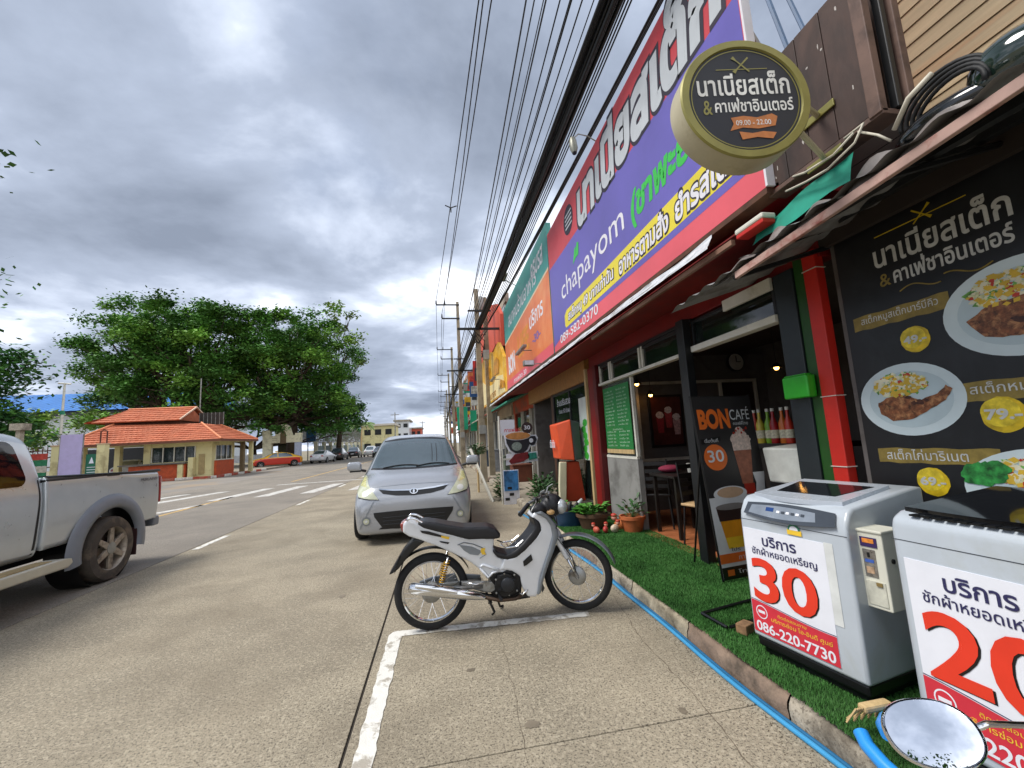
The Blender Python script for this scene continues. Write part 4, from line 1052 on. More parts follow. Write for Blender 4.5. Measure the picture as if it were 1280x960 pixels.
        local(MB().box(.0, W, -.0012, .0, .755, .7575), 'seam', m_wd, t)
        washer_poster(t, .035, .495, .13, .695, num)
    # feet
    for fx in (.07, W-.07): local(MB().lathe([(.02, -.0), (.02, .03)], 10, Matrix.Translation((fx, .06, 0))), 'foot', m_bk2, t)
    return t
H0 = H+.016
w1 = washer('light grey washing machine with the big red 30 poster', (1.795, 2.365, H0), rad(-80), '30', False)
w2 = washer('black lidded grey washing machine with the big red 20 poster', (1.815, 1.475, H0), rad(-88), '20', True)
w1.matrix_basis = w1.matrix_basis @ Matrix.Diagonal((1.06, 1.12, 1.08, 1)); w2.matrix_basis = Matrix.Translation((-.005, .015, 0)) @ w2.matrix_basis @ Matrix.Diagonal((1.03, 1.06, 1.09, 1))
# coin box on the side of the first washer
cbx = thing('coin_box', 'cream coin operated box fixed to the near side of the washer marked 30', 'coin box', (1.795, 2.365, H0), rad(-80))
cbx.matrix_basis = cbx.matrix_basis @ Matrix.Diagonal((1.05, 1.05, 1.09, 1))
m_cbx = mat('cream_metal', '#d6d5c6', rough=.45, var=.05, dirt='#b0ad9c', dscale=8, dlo=.6, dhi=.75)
local(MB().box(.572, .672, .07, .20, .40, .72), 'case', m_cbx, cbx, bevel=.005)
local(MB().box(.566, .676, .064, .206, .715, .728), 'top_cap', m_cbx, cbx, bevel=.004)
local(MB().box(.584, .650, .066, .070, .655, .695), 'purple_label', mat('label_purple', '#3a2a5e', rough=.4), cbx)
local(MB().box(.594, .640, .0645, .0665, .672, .690), 'label_orange', mat('label_orange', '#e08a3a', rough=.4, var=.2, scale=60), cbx)
local(MB().box(.588, .638, .066, .070, .53, .645), 'coin_plate', mat('coin_steel', '#a8a39c', rough=.3, metal=.7, var=.3, scale=50), cbx, bevel=.002)
local(MB().box(.595, .630, .064, .0665, .590, .603), 'coin_mark', mat('coin_blue', '#3f5fae', rough=.4), cbx)
local(MB().box(.608, .616, .062, .0665, .612, .632), 'coin_slot', m_bk2, cbx)
local(MB().box(.597, .627, .064, .0665, .545, .572), 'coin_button', mat('coin_tan', '#b5987c', rough=.3, var=.3, scale=50), cbx)
tr_ = MB(); tr_.box(.584, .660, .066, .071, .415, .515); local(tr_, 'tray_door', mat('cream_metal_dull', '#c6c5b6', rough=.5, var=.15, scale=25), cbx, bevel=.002)
local(MB().box(.628, .650, .060, .068, .498, .512), 'latch', mat('brass', '#a08a5a', rough=.4, metal=.6), cbx)
local(MB().lathe([(.010, 0), (.010, .006)], 12, Matrix.Translation((.672, .12, .60)) @ Matrix.Rotation(PI/2, 4, 'Y')), 'lock', m_bk2, cbx)

# brick under the machine corner, tray frame on the turf
bk = tag(MB().box(0, .10, 0, .07, 0, .06).build('brick_block', mat('worn_brick', '#8a6a4c', rough=.9, var=.3, scale=20), None, bevel=.006), 'small brown block on the turf beside the washer marked 30', 'block')
bk.matrix_basis = TR(1.86, 2.52, H0, .4)
tf = thing('banner_stand', 'flat black metal stand frame lying on the turf behind the washer marked 30', 'stand', (2.0, 2.8, H0))
for a, b in (((1.66, 2.86), (2.25, 2.98)), ((1.70, 2.62), (2.25, 2.72)), ((1.66, 2.86), (1.70, 2.62))): MB().tube([(a[0]+.12, a[1], H0+.022), (b[0]+.1, b[1], H0+.022)], .011, 6).build('bar', m_bk2, tf)

# ================================================================ CAFE A-BOARD BANNER
ab = thing('cafe_banner', 'tall black and white cafe banner on a stand reading BON CAFE 30', 'banner', (2.5, 3.42, .14))
AO = Vector((2.335, 3.37, .165)); AU = Vector((1, .14, 0)).normalized(); AV = Vector((-.105, -.04, 1)).normalized()
AV = (AV - AU*AV.dot(AU)*.0).normalized()
AW, AH = .66, 1.57
def A_(x, z, o=0): return AO + AU*(x*AW) + AV*(z*AH) + (AU.cross(AV))*o
def AP(poly, m, name, off): return patch([(x*AW, z*AH) for x, z in poly], AO, AU, AV, m, ab, name, off=off)
def AL(t, x, z, w, h, m, b=.01, off=.005): return lettering(t, A_(x, z), AU, AV, w*AW, h*AH, m, ab, 'lettering', bold=b, off=off)
mb = MB(); mb.prism([(0, 0), (AW, 0), (AW, AH), (0, AH)], lambda u, v, w: tuple(AO + AU*u + AV*v + AU.cross(AV)*w), -.012, 0)
mb.build('sheet', mat('banner_charcoal', '#2e2d2e', rough=.45, var=.12, scale=3), ab)
for x in (0, 1.0): MB().tube([A_(x, -.01, -.012), A_(x, 1.01, -.012)], .009, 6).build('frame_bar', m_bk2, ab)
for z in (0, 1.0): MB().tube([A_(0, z, -.012), A_(1, z, -.012)], .009, 6).build('frame_bar', m_bk2, ab)
MB().tube([A_(.2, .95, -.02), A_(.2, .0, -.5)], .01, 6).build('back_leg', m_bk2, ab); MB().tube([A_(.8, .95, -.02), A_(.8, 0, -.5)], .01, 6).build('back_leg', m_bk2, ab)
m_or = mat('banner_bright_orange', '#e8722a', rough=.45, var=.08)
m_lw = mat('banner_cloudy_white', '#dde1e4', rough=.45, var=.08, scale=5)
AP(rect(0, 0, 1, .44), m_lw, 'lower_panel', .001)
AP(rect(0, 0, 1, .065), mat('banner_black2', '#141414', rough=.4), 'foot_strip', .002)
AP(rect(0, .085, 1, .135), m_or, 'orange_strip', .002)
AL('BON', .06, .825, .50, .10, m_or, .05)
AL('CAFÉ', .585, .865, .34, .075, m_lw, .0)
AL('คอฟฟี่ไทย', .62, .835, .26, .022, m_lw, 0)
AP([(.04, .735), (.36, .75), (.36, .775), (.04, .765)], m_bk2, 'tag_strip', .0035)
AL('เริ่มต้นที่', .09, .745, .22, .022, m_lw, 0, .006)
AP(ellipse(.23, .66, .19, .073, 32), m_or, 'orange_disc', .002)
AL('30', .10, .635, .26, .065, m_lw, .012)
# iced drink
m_foam = mat('print_cream', '#ddc9bd', rough=.5, var=.2, scale=40); m_choc = mat('print_choc', '#a0624a', rough=.5, var=.25, scale=18); m_straw = mat('print_red', '#b2301e', rough=.5, var=.15)
AP([(.60, .50), (.78, .50), (.86, .72), (.54, .72)], m_choc, 'cup_print', .002)
AP([(.545, .69), (.855, .69), (.86, .735), (.54, .735)], m_foam, 'cup_band', .003)
for k, (x, z, r) in enumerate(((.62, .755, .09), (.72, .77, .10), (.79, .75, .08), (.70, .80, .07))): AP(ellipse(x, z, r, r*.36, 16, wob=.12, seed=k), m_foam, 'cream_blob', .0032+.0003*k)
for k in range(6): AP(ellipse(.60+.045*k, .79+.012*(k % 3), .018, .008, 8, wob=.3, seed=k), m_straw, 'berry_dot', .0048)
AP([(.62, .44), (.80, .44), (.80, .50), (.62, .50)], m_straw, 'red_base', .002)
AP(ellipse(.36, .455, .28, .042, 28), m_lw, 'latte_saucer', .0025); AP(ellipse(.36, .462, .22, .03, 26), mat('print_latte', '#c9a98a', var=.1), 'latte_top', .0035)
AP([(.78, .42), (.95, .42), (1.0, .56), (.80, .56), (.83, .50)], m_lw, 'jug_print', .004)
# beer-like orange iced drink and brown lid
m_juice = mat('print_juice', '#e59a22', rough=.4, var=.15, scale=8, stretch=(1, 1, .3))
AP([(.17, .16), (.50, .16), (.56, .34), (.10, .34)], m_juice, 'glass_print', .002)
AP([(.17, .16), (.50, .16), (.52, .22), (.15, .22)], mat('print_yellow', '#f0c832', rough=.4), 'glass_bottom', .003)
AP([(.10, .31), (.56, .31), (.57, .38), (.08, .38)], mat('print_brown', '#3a2a26', rough=.4), 'coffee_layer', .003)
AP(ellipse(.33, .385, .26, .018, 24), mat('print_rim', '#8c8886', rough=.4), 'glass_rim', .004)
AL('โทร 089', .25, .025, .55, .022, m_lw, 0); AP(rect(.08, .018, .19, .05), m_or, 'square_mark', .0035)
AL('กาแฟ ชา ขนม', .30, .097, .6, .026, m_lw, 0); AL('โปร', .2, .145, .15, .02, m_bk2, 0); AP(rect(.45, .14, .9, .17), m_bk2, 'dark_box', .003)

# ================================================================ HOSE, PIPE, POTS, SMALL THINGS ON THE PAVEMENT
m_hose = mat('blue_hose', '#3f93c4', rough=.35, var=.1, scale=3)
m_hose2 = mat('deep_blue_hose', '#24658f', rough=.35, var=.1, scale=3)
def wig(y): return .012*math.sin(y*1.9) + .008*math.sin(y*4.3+1)
h1 = tag(MB().tube([(1.612+wig(y)-(.03*(y-5) if y > 5 else 0), y, .012) for y in [.2+.2*k for k in range(42)]], .013, 8).build('garden_hose', m_hose, None, smooth=True), 'light blue hose lying along the foot of the kerb, road side of the pair', 'hose')
h2 = tag(MB().tube([(1.640+wig(y)-(.03*(y-5) if y > 5 else 0), y, .011) for y in [.2+.2*k for k in range(42)]], .011, 8).build('garden_hose', m_hose2, None, smooth=True), 'darker blue hose lying tight against the kerb beside the lighter one', 'hose')
pp = thing('drain_pipe', 'thick bright blue plastic drain pipe elbow at the kerb below the washer marked 20', 'pipe', (1.62, 1.55, .1))
m_pvc = mat('bright_blue_pvc', '#2a8fe0', rough=.3, var=.06, coat=.2)
MB().tube([(1.63, 1.30, .10), (1.625, 1.42, .13), (1.62, 1.50, .15), (1.63, 1.57, .17), (1.65, 1.61, .19)], .027, 14).build('elbow', m_pvc, pp, smooth='auto')
MB().tube([(1.66, 1.50, .25), (1.69, 1.54, .25), (1.75, 1.58, .24), (1.86, 1.62, .22)], .027, 14).build('branch', m_pvc, pp, smooth='auto')
br = thing('broom_head', 'pale bristled broom head poking out beside the blue pipe', 'broom', (1.72, 1.6, .2))
MB().box(1.70, 1.84, 1.62, 1.66, .24, .27).build('block', m_palewood, br, bevel=.01)
for k in range(16): MB().tube([(1.665+k*.011, 1.63, .265), (1.64+k*.012, 1.66+.01*(k % 3), .20)], .004, 4).build('bristle', m_palewood, br)

def leafy(parent, c, r, n, size, mt, seed, up=.6, name='foliage', loc=False):
    rnd = random.Random(seed); mb = MB()
    for i in range(n):
        a = rnd.uniform(0, 2*PI); e = rnd.uniform(-.1, 1.1); R_ = rnd.uniform(.3, 1)
        tip = Vector((math.cos(a)*r*R_*math.cos(e), math.sin(a)*r*R_*math.cos(e), r*up*R_*math.sin(e)+r*.1))
        side = Vector((-math.sin(a), math.cos(a), 0)) * size * rnd.uniform(.25, .4)
        d = (tip*.3 + Vector((math.cos(a), math.sin(a), .4))*size).normalized()*size*rnd.uniform(.7, 1.3)
        b = Vector(c)+tip; m_ = b+d*.5 + Vector((0, 0, size*.10)); t = b+d+Vector((0, 0, -size*.12))
        mb.add([b, m_-side, t, m_+side], [(0, 1, 2), (0, 2, 3)])
        mb.tube([Vector(c), b], .002, 3, caps=False)
    return mb.build(name, mt, parent, fix=False) if not loc else local(mb, name, mt, parent, fix=False)
m_leaf = mat('leaf_green', '#4f8a34', rough=.45, var=.35, scale=9, spec=.4)
m_leaf2 = mat('leaf_dark', '#2f5a26', rough=.5, var=.35, scale=9)
m_potc = mat('terracotta_pot', '#c0683a', rough=.6, var=.12, scale=7, dirt='#8a4a2c', dscale=4)
m_potb = mat('brown_pot', '#5f4632', rough=.7, var=.2, scale=6)
def pot(name, label, loc, r, h, m, foliage):
    t = thing(name, label, 'potted plant', loc, 0)
    local(MB().lathe([(r*.72, 0), (r*.95, h*.8), (r*1.05, h*.8), (r*1.06, h), (r*.95, h), (r*.9, h*.88)], 24), 'pot', m, t, smooth='auto')
    local(MB().lathe([(0.001, h*.86), (r*.92, h*.87)], 20, cap=False), 'soil', m_soil, t)
    for k, f in enumerate(foliage): leafy(t, (f[0], f[1], h*.9), f[2], f[3], f[4], f[5], seed=k+int(loc[1]*10), up=f[6], loc=True)
    return t
HP = H+.02
pot('potted_plant', 'terracotta pot with a small dark leafed plant at the cafe step', (2.52, 5.45, HP), .165, .20, m_potc, [(0, 0, .2, 46, .09, m_leaf2, 1.6)])
pot('potted_plant', 'wide low brown pot filled with fresh green leaves on the turf', (2.12, 5.88, HP), .23, .20, m_potb, [(0, 0, .22, 90, .13, m_leaf, .5)])
bk_ = thing('plastic_tub', 'dark blue plastic tub packed with odds and ends beside the brown pot', 'tub', (1.88, 6.2, HP))
local(MB().lathe([(.17, 0), (.21, .20), (.22, .20), (.222, .22), (.20, .22), (.19, .1)], 22, Matrix.Diagonal((1.25, 1, 1, 1))), 'tub', mat('dark_blue_plastic', '#23405a', rough=.4, var=.2, scale=9), bk_, smooth='auto')
for k, (x, y, c, l_) in enumerate(((-.1, .03, '#d8d4cc', .16), (.05, -.05, '#202020', .12), (.12, .06, '#c2c6c8', .14), (-.02, .1, '#b9785a', .1), (0, 0, '#1b1b1d', .13))):
    local(MB().tube([(x, y, .12), (x*1.3, y*1.2, .20+l_*.5), (x*1.7+.03, y*1.4, .2+l_)], [.03, .035, .02], 8), 'bottle', mat('odds_%d' % k, c, rough=.5), bk_, smooth=True)
def figurine(label, x, y, c, s, rz):
    t = thing('garden_figurine', label, 'figurine', (x, y, HP), rz, 'little garden figurines on the turf')
    local(MB().ball((0, 0, .045*s), (.055*s, .035*s, .045*s), 12, 8), 'body', mat('fig_'+c, c, rough=.5, var=.2, scale=30), t, smooth=True)
    local(MB().ball((.05*s, 0, .10*s), (.026*s,)*3, 10, 7), 'head', mat('fig_skin', '#d8a088', rough=.5), t, smooth=True)
    local(MB().ball((.05*s, 0, .118*s), (.028*s, .028*s, .018*s), 10, 6), 'hat', mat('fig_red', '#b23a2a', rough=.5), t, smooth=True)
figurine('small red and white figurine, leftmost on the turf in front of the brown pot', 2.02, 5.50, '#c25a44', 1.0, 2); figurine('second small reddish figurine on the turf in front of the brown pot', 2.14, 5.48, '#b8403a', 1.0, 1)
figurine('pale lying figurine on the turf right of the two red ones', 2.26, 5.45, '#cbb9a0', 1.2, .3); figurine('larger orange headed figurine at the right end of the brown pot', 2.40, 5.58, '#c8743c', 1.6, 2.6)
for k, (x, y, s, lb) in enumerate(((1.86, 6.9, .26, 'low bushy green plant behind the blue tub'), (1.80, 7.6, .26, 'bushy green plant beyond the orange kiosk foot'), (2.35, 6.45, .16, 'small leafy clump at the foot of the dark red post'))):
    t = thing('bushy_plant', lb, 'plant', (x, y, HP-.01)); leafy(t, (0, 0, .02), s, 110, .10, m_leaf if k != 1 else m_leaf2, seed=k+90, up=.9, loc=True)
# orange kiosk
ki_ = thing('kiosk', 'orange and grey coin kiosk with a cream foot standing on the turf', 'kiosk', (2.3, 7.5, HP))
m_ko = mat('kiosk_orange', '#e2562a', rough=.4, var=.06); m_kg = mat('kiosk_grey', '#4a4e52', rough=.4, var=.08); m_kc = mat('kiosk_cream', '#e0d8b8', rough=.5, var=.08, scale=3)
MB().add([(2.16, 7.5, 1.04), (2.42, 7.42, 1.00), (2.42, 7.95, 1.00), (2.16, 7.95, 1.04), (2.13, 7.52, 1.68), (2.38, 7.40, 1.76), (2.38, 7.95, 1.74), (2.12, 7.95, 1.68)],
         [(0,3,2,1),(4,5,6,7),(0,1,5,4),(1,2,6,5),(2,3,7,6),(3,0,4,7)]).build('head', m_ko, ki_, bevel=.02)
MB().add([(2.425, 7.42, 1.01), (2.58, 7.46, 1.02), (2.58, 7.95, 1.02), (2.425, 7.95, 1.01), (2.385, 7.41, 1.74), (2.56, 7.46, 1.70), (2.56, 7.95, 1.70), (2.385, 7.95, 1.74)],
         [(0,3,2,1),(4,5,6,7),(0,1,5,4),(1,2,6,5),(2,3,7,6),(3,0,4,7)]).build('grey_side', m_kg, ki_, bevel=.01)
MB().prism([(2.10, .14), (2.20, .14), (2.24, .55), (2.27, .985), (2.15, .985), (2.11, .55)], lambda u, v, w: (u, w, v), 7.46, 7.56).build('cream_foot', m_kc, ki_, bevel=.008)
MB().prism([(2.20, .26), (2.62, .26), (2.54, .975), (2.27, .975)], lambda u, v, w: (u, w, v), 7.56, 7.9).build('base', mat('kiosk_base_red', '#c9482a', rough=.45, var=.06), ki_, bevel=.01)
patch([(0, 0), (.10, 0), (.09, .12), (0, .10)], (2.105, 7.455, .15), (1, 0, 0), (0, 0, 1), m_pyel, ki_, 'yellow_print', off=.003)
lettering('เติมเงิน', (2.118, 7.90, 1.25), (0, -1, 0), (0, 0, 1), .34, .14, m_post, ki_, bold=.02, off=.02)
# stickers and lettering on the neighbouring glass
nb = thing('window_sticker', 'green and white advert stuck on the dark shop glass behind the orange kiosk', 'sticker', (2.64, 7.6, 1.4))
MB().box(2.636, 2.642, 7.15, 7.62, 1.0, 2.15).build('sheet', mat('sticker_white', '#cfd8d0', rough=.4, var=.1, scale=6), nb)
for k in range(6): patch(ellipse(0, 0, .12, .07, 18, wob=.15, seed=k), (2.636, 7.38+.05*math.sin(k*2), 1.08+k*.12), (0, -1, 0), (0, 0, 1), mat('sticker_leafgreen', '#3fae3a', rough=.4, var=.2, scale=20), nb, 'leaf_print', off=.001+k*.0003)
ns = thing('shop_lettering', 'two lines of white lettering on the dark glass of the neighbouring shop', 'lettering', (2.64, 8.6, 2.1))
lettering('ร้านเสริมสวย', (2.644, 9.1, 2.12), (0, -1, 0), (0, 0, 1), .95, .16, m_post, ns, bold=.01); lettering('ตัดผม ทำสี ดัดผม', (2.644, 9.0, 1.95), (0, -1, 0), (0, 0, 1), .8, .10, m_post, ns)
# coffee cup board
cc = thing('cup_sign', 'cut out coffee cup signboard on a white pole with posters below', 'sign', (1.6, 9.6, 0))
m_cup = mat('cup_navy', '#25262e', rough=.4); m_cof = mat('coffee_tan', '#c98a4e', rough=.4, var=.15, scale=12)
MB().tube([(1.37, 9.66, 0), (1.37, 9.66, 2.0)], .025, 8).build('pole', m_white, cc, smooth='auto')
MB().box(1.43, 2.27, 9.62, 9.64, .98, 1.02).build('rail', m_white, cc)
cupP = [(1.50, 1.52), (1.52, 1.36), (1.60, 1.20), (1.72, 1.12), (1.90, 1.12), (2.00, 1.20), (2.06, 1.32), (2.10, 1.28), (2.18, 1.30), (2.24, 1.42), (2.20, 1.50), (2.08, 1.50)]
MB().prism([(a + (.03 if a > 1.85 else -.03), b + (.03 if b > 1.4 else -.03)) for a, b in cupP], lambda u, v, w: (u, w, v), 9.62, 9.65).build('white_backing', m_post, cc)
MB().prism(cupP, lambda u, v, w: (u, w, v), 9.605, 9.615).build('cup_shape', m_cup, cc)
MB().prism(ellipse(1.79, 1.52, .29, .085, 28), lambda u, v, w: (u, w, v), 9.59, 9.60).build('coffee_surface', m_cof, cc)
MB().prism(ellipse(1.79, 1.52, .31, .10, 28), lambda u, v, w: (u, w, v), 9.602, 9.604).build('cup_lip', m_post, cc)
MB().prism(ellipse(2.10, 1.40, .05, .05, 16), lambda u, v, w: (u, w, v), 9.598, 9.602).build('handle_hole', m_post, cc)
MB().prism(ellipse(1.75, 1.28, .12, .10, 20), lambda u, v, w: (u, w, v), 9.598, 9.602).build('cup_badge', mat('badge_grey', '#8d9890', var=.3, scale=20), cc)
MB().prism(ellipse(2.02, 1.70, .13, .13, 24), lambda u, v, w: (u, w, v), 9.60, 9.63).build('round_badge', mat('badge_brown', '#3e2c2c', rough=.4), cc)
lettering('30', (1.95, 9.598, 1.66), (1, 0, 0), (0, 0, 1), .14, .09, m_post, cc, bold=.02)
lettering('กาแฟสด', (1.48, 9.598, 1.62), (1, 0, 0), (0, 0, 1), .36, .09, m_pband, cc, bold=.02)
MB().prism([(1.55, .95), (1.70, 1.10), (2.0, 1.14), (2.05, 1.02), (1.9, .93), (1.6, .88)], lambda u, v, w: (u, w, v), 9.60, 9.62).build('red_print', mat('sign_dark_red', '#7a1c22', var=.3, scale=15), cc)
MB().prism([(2.02, .95), (2.0, 1.10), (2.2, 1.12), (2.22, .98)], lambda u, v, w: (u, w, v), 9.60, 9.62).build('green_print', mat('sign_teal2', '#2e8a78', var=.3, scale=15), cc)
MB().prism([(1.48, .86), (2.24, .92), (2.24, 1.14), (1.5, 1.12)], lambda u, v, w: (u, w, v), 9.63, 9.645).build('white_panel', m_post, cc)
wp = thing('notice_board', 'blue and white poster board on the ground below the coffee cup sign', 'poster', (1.6, 9.5, 0))
MB().box(1.40, 1.72, 9.50, 9.52, .30, .74).build('print', mat('poster_sky', '#3f86c4', rough=.4, var=.5, scale=5), wp)
MB().box(1.38, 1.74, 9.515, 9.53, .0, .76).build('board', m_post, wp)
for k, (x, z) in enumerate(((1.52, .36), (1.56, .22), (1.46, .12))): MB().box(x-.05, x+.05, 9.498, 9.505, z-.03, z+.03).build('dark_print', m_bk2, wp)
wb = tag(MB().box(1.43, 1.78, 9.9, 9.92, 1.55, 1.92).build('blank_board', m_post), 'blank white board on the pole above the coffee cup', 'board')
MB().tube([(1.45, 9.91, 0), (1.45, 9.91, 1.6)], .014, 6).build('pole', m_white, wb)
# ladder leaning
ld = thing('ladder', 'white aluminium ladder leaning beside the parked silver car', 'ladder', (1.1, 10.5, 0))
for k in (0, 1):
    MB().tube([(1.20+.0*k, 10.1+.28*k, 0), (.78, 10.9+.28*k, 1.25)], .03, 6).build('rail', m_white, ld)
for k in range(5):
    t = (k+.5)/5; MB().tube([(1.20-.42*t, 10.1+.8*t, 1.25*t), (1.20-.42*t, 10.38+.8*t, 1.25*t)], .016, 6).build('rung', m_white, ld)
for k, (x, y, s, z, lb) in enumerate(((1.50, 10.4, .32, 0, 'shrubby pot plant right of the ladder foot'), (1.68, 11.2, .34, .1, 'grey green shrub behind the ladder'), (1.05, 12.2, .30, 1.0, 'round leafy shrub showing above the car mirror'), (2.1, 8.9, .34, .15, 'dark bushy plant below the cup sign'), (2.3, 9.4, .4, .15, 'tall dark plant against the brown post'))):
    t = thing('bushy_plant', lb, 'plant', (x, y, z)); leafy(t, (0, 0, .05), s, 150, .11, m_leaf2, seed=k+40, up=1.1, loc=True)
    if z > .5: local(MB().tube([(0, 0, -z), (0, 0, .05)], .03, 6), 'stem', m_palewood, t)

# ================================================================ PARKED MOTORCYCLE (underbone) ACROSS THE BAY
m_msil = mat('bike_silver', '#e0e4e9', rough=.2, metal=.15, var=.04, coat=.5)
m_mgrey = mat('bike_grey', '#7f868d', rough=.32, metal=.4, var=.05, coat=.4)
m_seatb = mat('bike_seat_vinyl', '#15161b', rough=.45, var=.1, bump=.08, bscale=250)
m_tyre = mat('tyre_rubber', '#17181a', rough=.8, var=.2, scale=14, bump=.2, bscale=90, dirt='#39352f', dscale=6, dlo=.55, dhi=.8)
m_chr = mat('chrome', '#dfe1e4', rough=.08, metal=1.0, var=.02)
m_alu = mat('cast_aluminium', '#9fa1a0', rough=.4, metal=.7, var=.1, scale=12, dirt='#6e6558', dscale=9)
m_eng = mat('engine_black', '#1c1d20', rough=.4, metal=.3, var=.3, scale=20)
m_gold2 = mat('gold_spring', '#c99a2e', rough=.35, metal=.5)
BY = 3.56
def wheel_parts(parent, c, ang, R, w, hubr, hubw, nsp=36, tyre_m=None):
    """spoked wheel: ang = heading of its plane about Z, centre c"""
    M = Matrix.Translation(c) @ Matrix.Rotation(ang, 4, 'Z') @ Matrix.Rotation(PI/2, 4, 'X')   # lathe axis -> local Y
    prof = [(R-.062, -w*.36), (R-.05, -w*.5), (R-.022, -w*.5), (R-.006, -w*.32), (R, -w*.1), (R, w*.1), (R-.006, w*.32), (R-.022, w*.5), (R-.05, w*.5), (R-.062, w*.36)]
    ty = MB().lathe(prof, 56, M, cap=False).build('tyre', tyre_m or m_tyre, parent, smooth='auto')
    rim = [(R-.060, -w*.40), (R-.070, -w*.42), (R-.074, -w*.25), (R-.078, 0), (R-.074, w*.25), (R-.070, w*.42), (R-.060, w*.40), (R-.063, 0), (R-.060, -w*.40)]
    rm = MB().lathe(rim, 56, M, cap=False).build('rim', m_chr, ty, smooth='auto')
    sp = MB()
    for k in range(nsp):
        a = 2*PI*k/nsp; s = 1 if k % 2 else -1; a2 = a + (0.55 if (k//2) % 2 else -0.55)
        p0 = M @ Vector((hubr*.9*math.cos(a2), hubr*.9*math.sin(a2), s*hubw*.45)); p1 = M @ Vector(((R-.076)*math.cos(a), (R-.076)*math.sin(a), 0))
        sp.tube([p0, p1], .0016, 4, caps=False)
    o = sp.build('spokes', m_chr, ty); tag(o, kind='stuff')
    hb = MB().lathe([(.012, -hubw*.8), (.014, -hubw*.5), (hubr, -hubw*.5), (hubr*.7, -hubw*.3), (hubr*.6, 0), (hubr*.7, hubw*.3), (hubr, hubw*.5), (.014, hubw*.5), (.012, hubw*.8)], 24, M).build('hub', m_alu, ty, smooth='auto')
    return ty
def slabp(poly, y0, y1, name, m, parent, voxel=.009, it=5):
    mb = MB(); mb.prism(poly, lambda u, v, w: (u, w, v), y0, y1)
    return organic(mb, name, m, parent, voxel=voxel, it=it, loc=False)

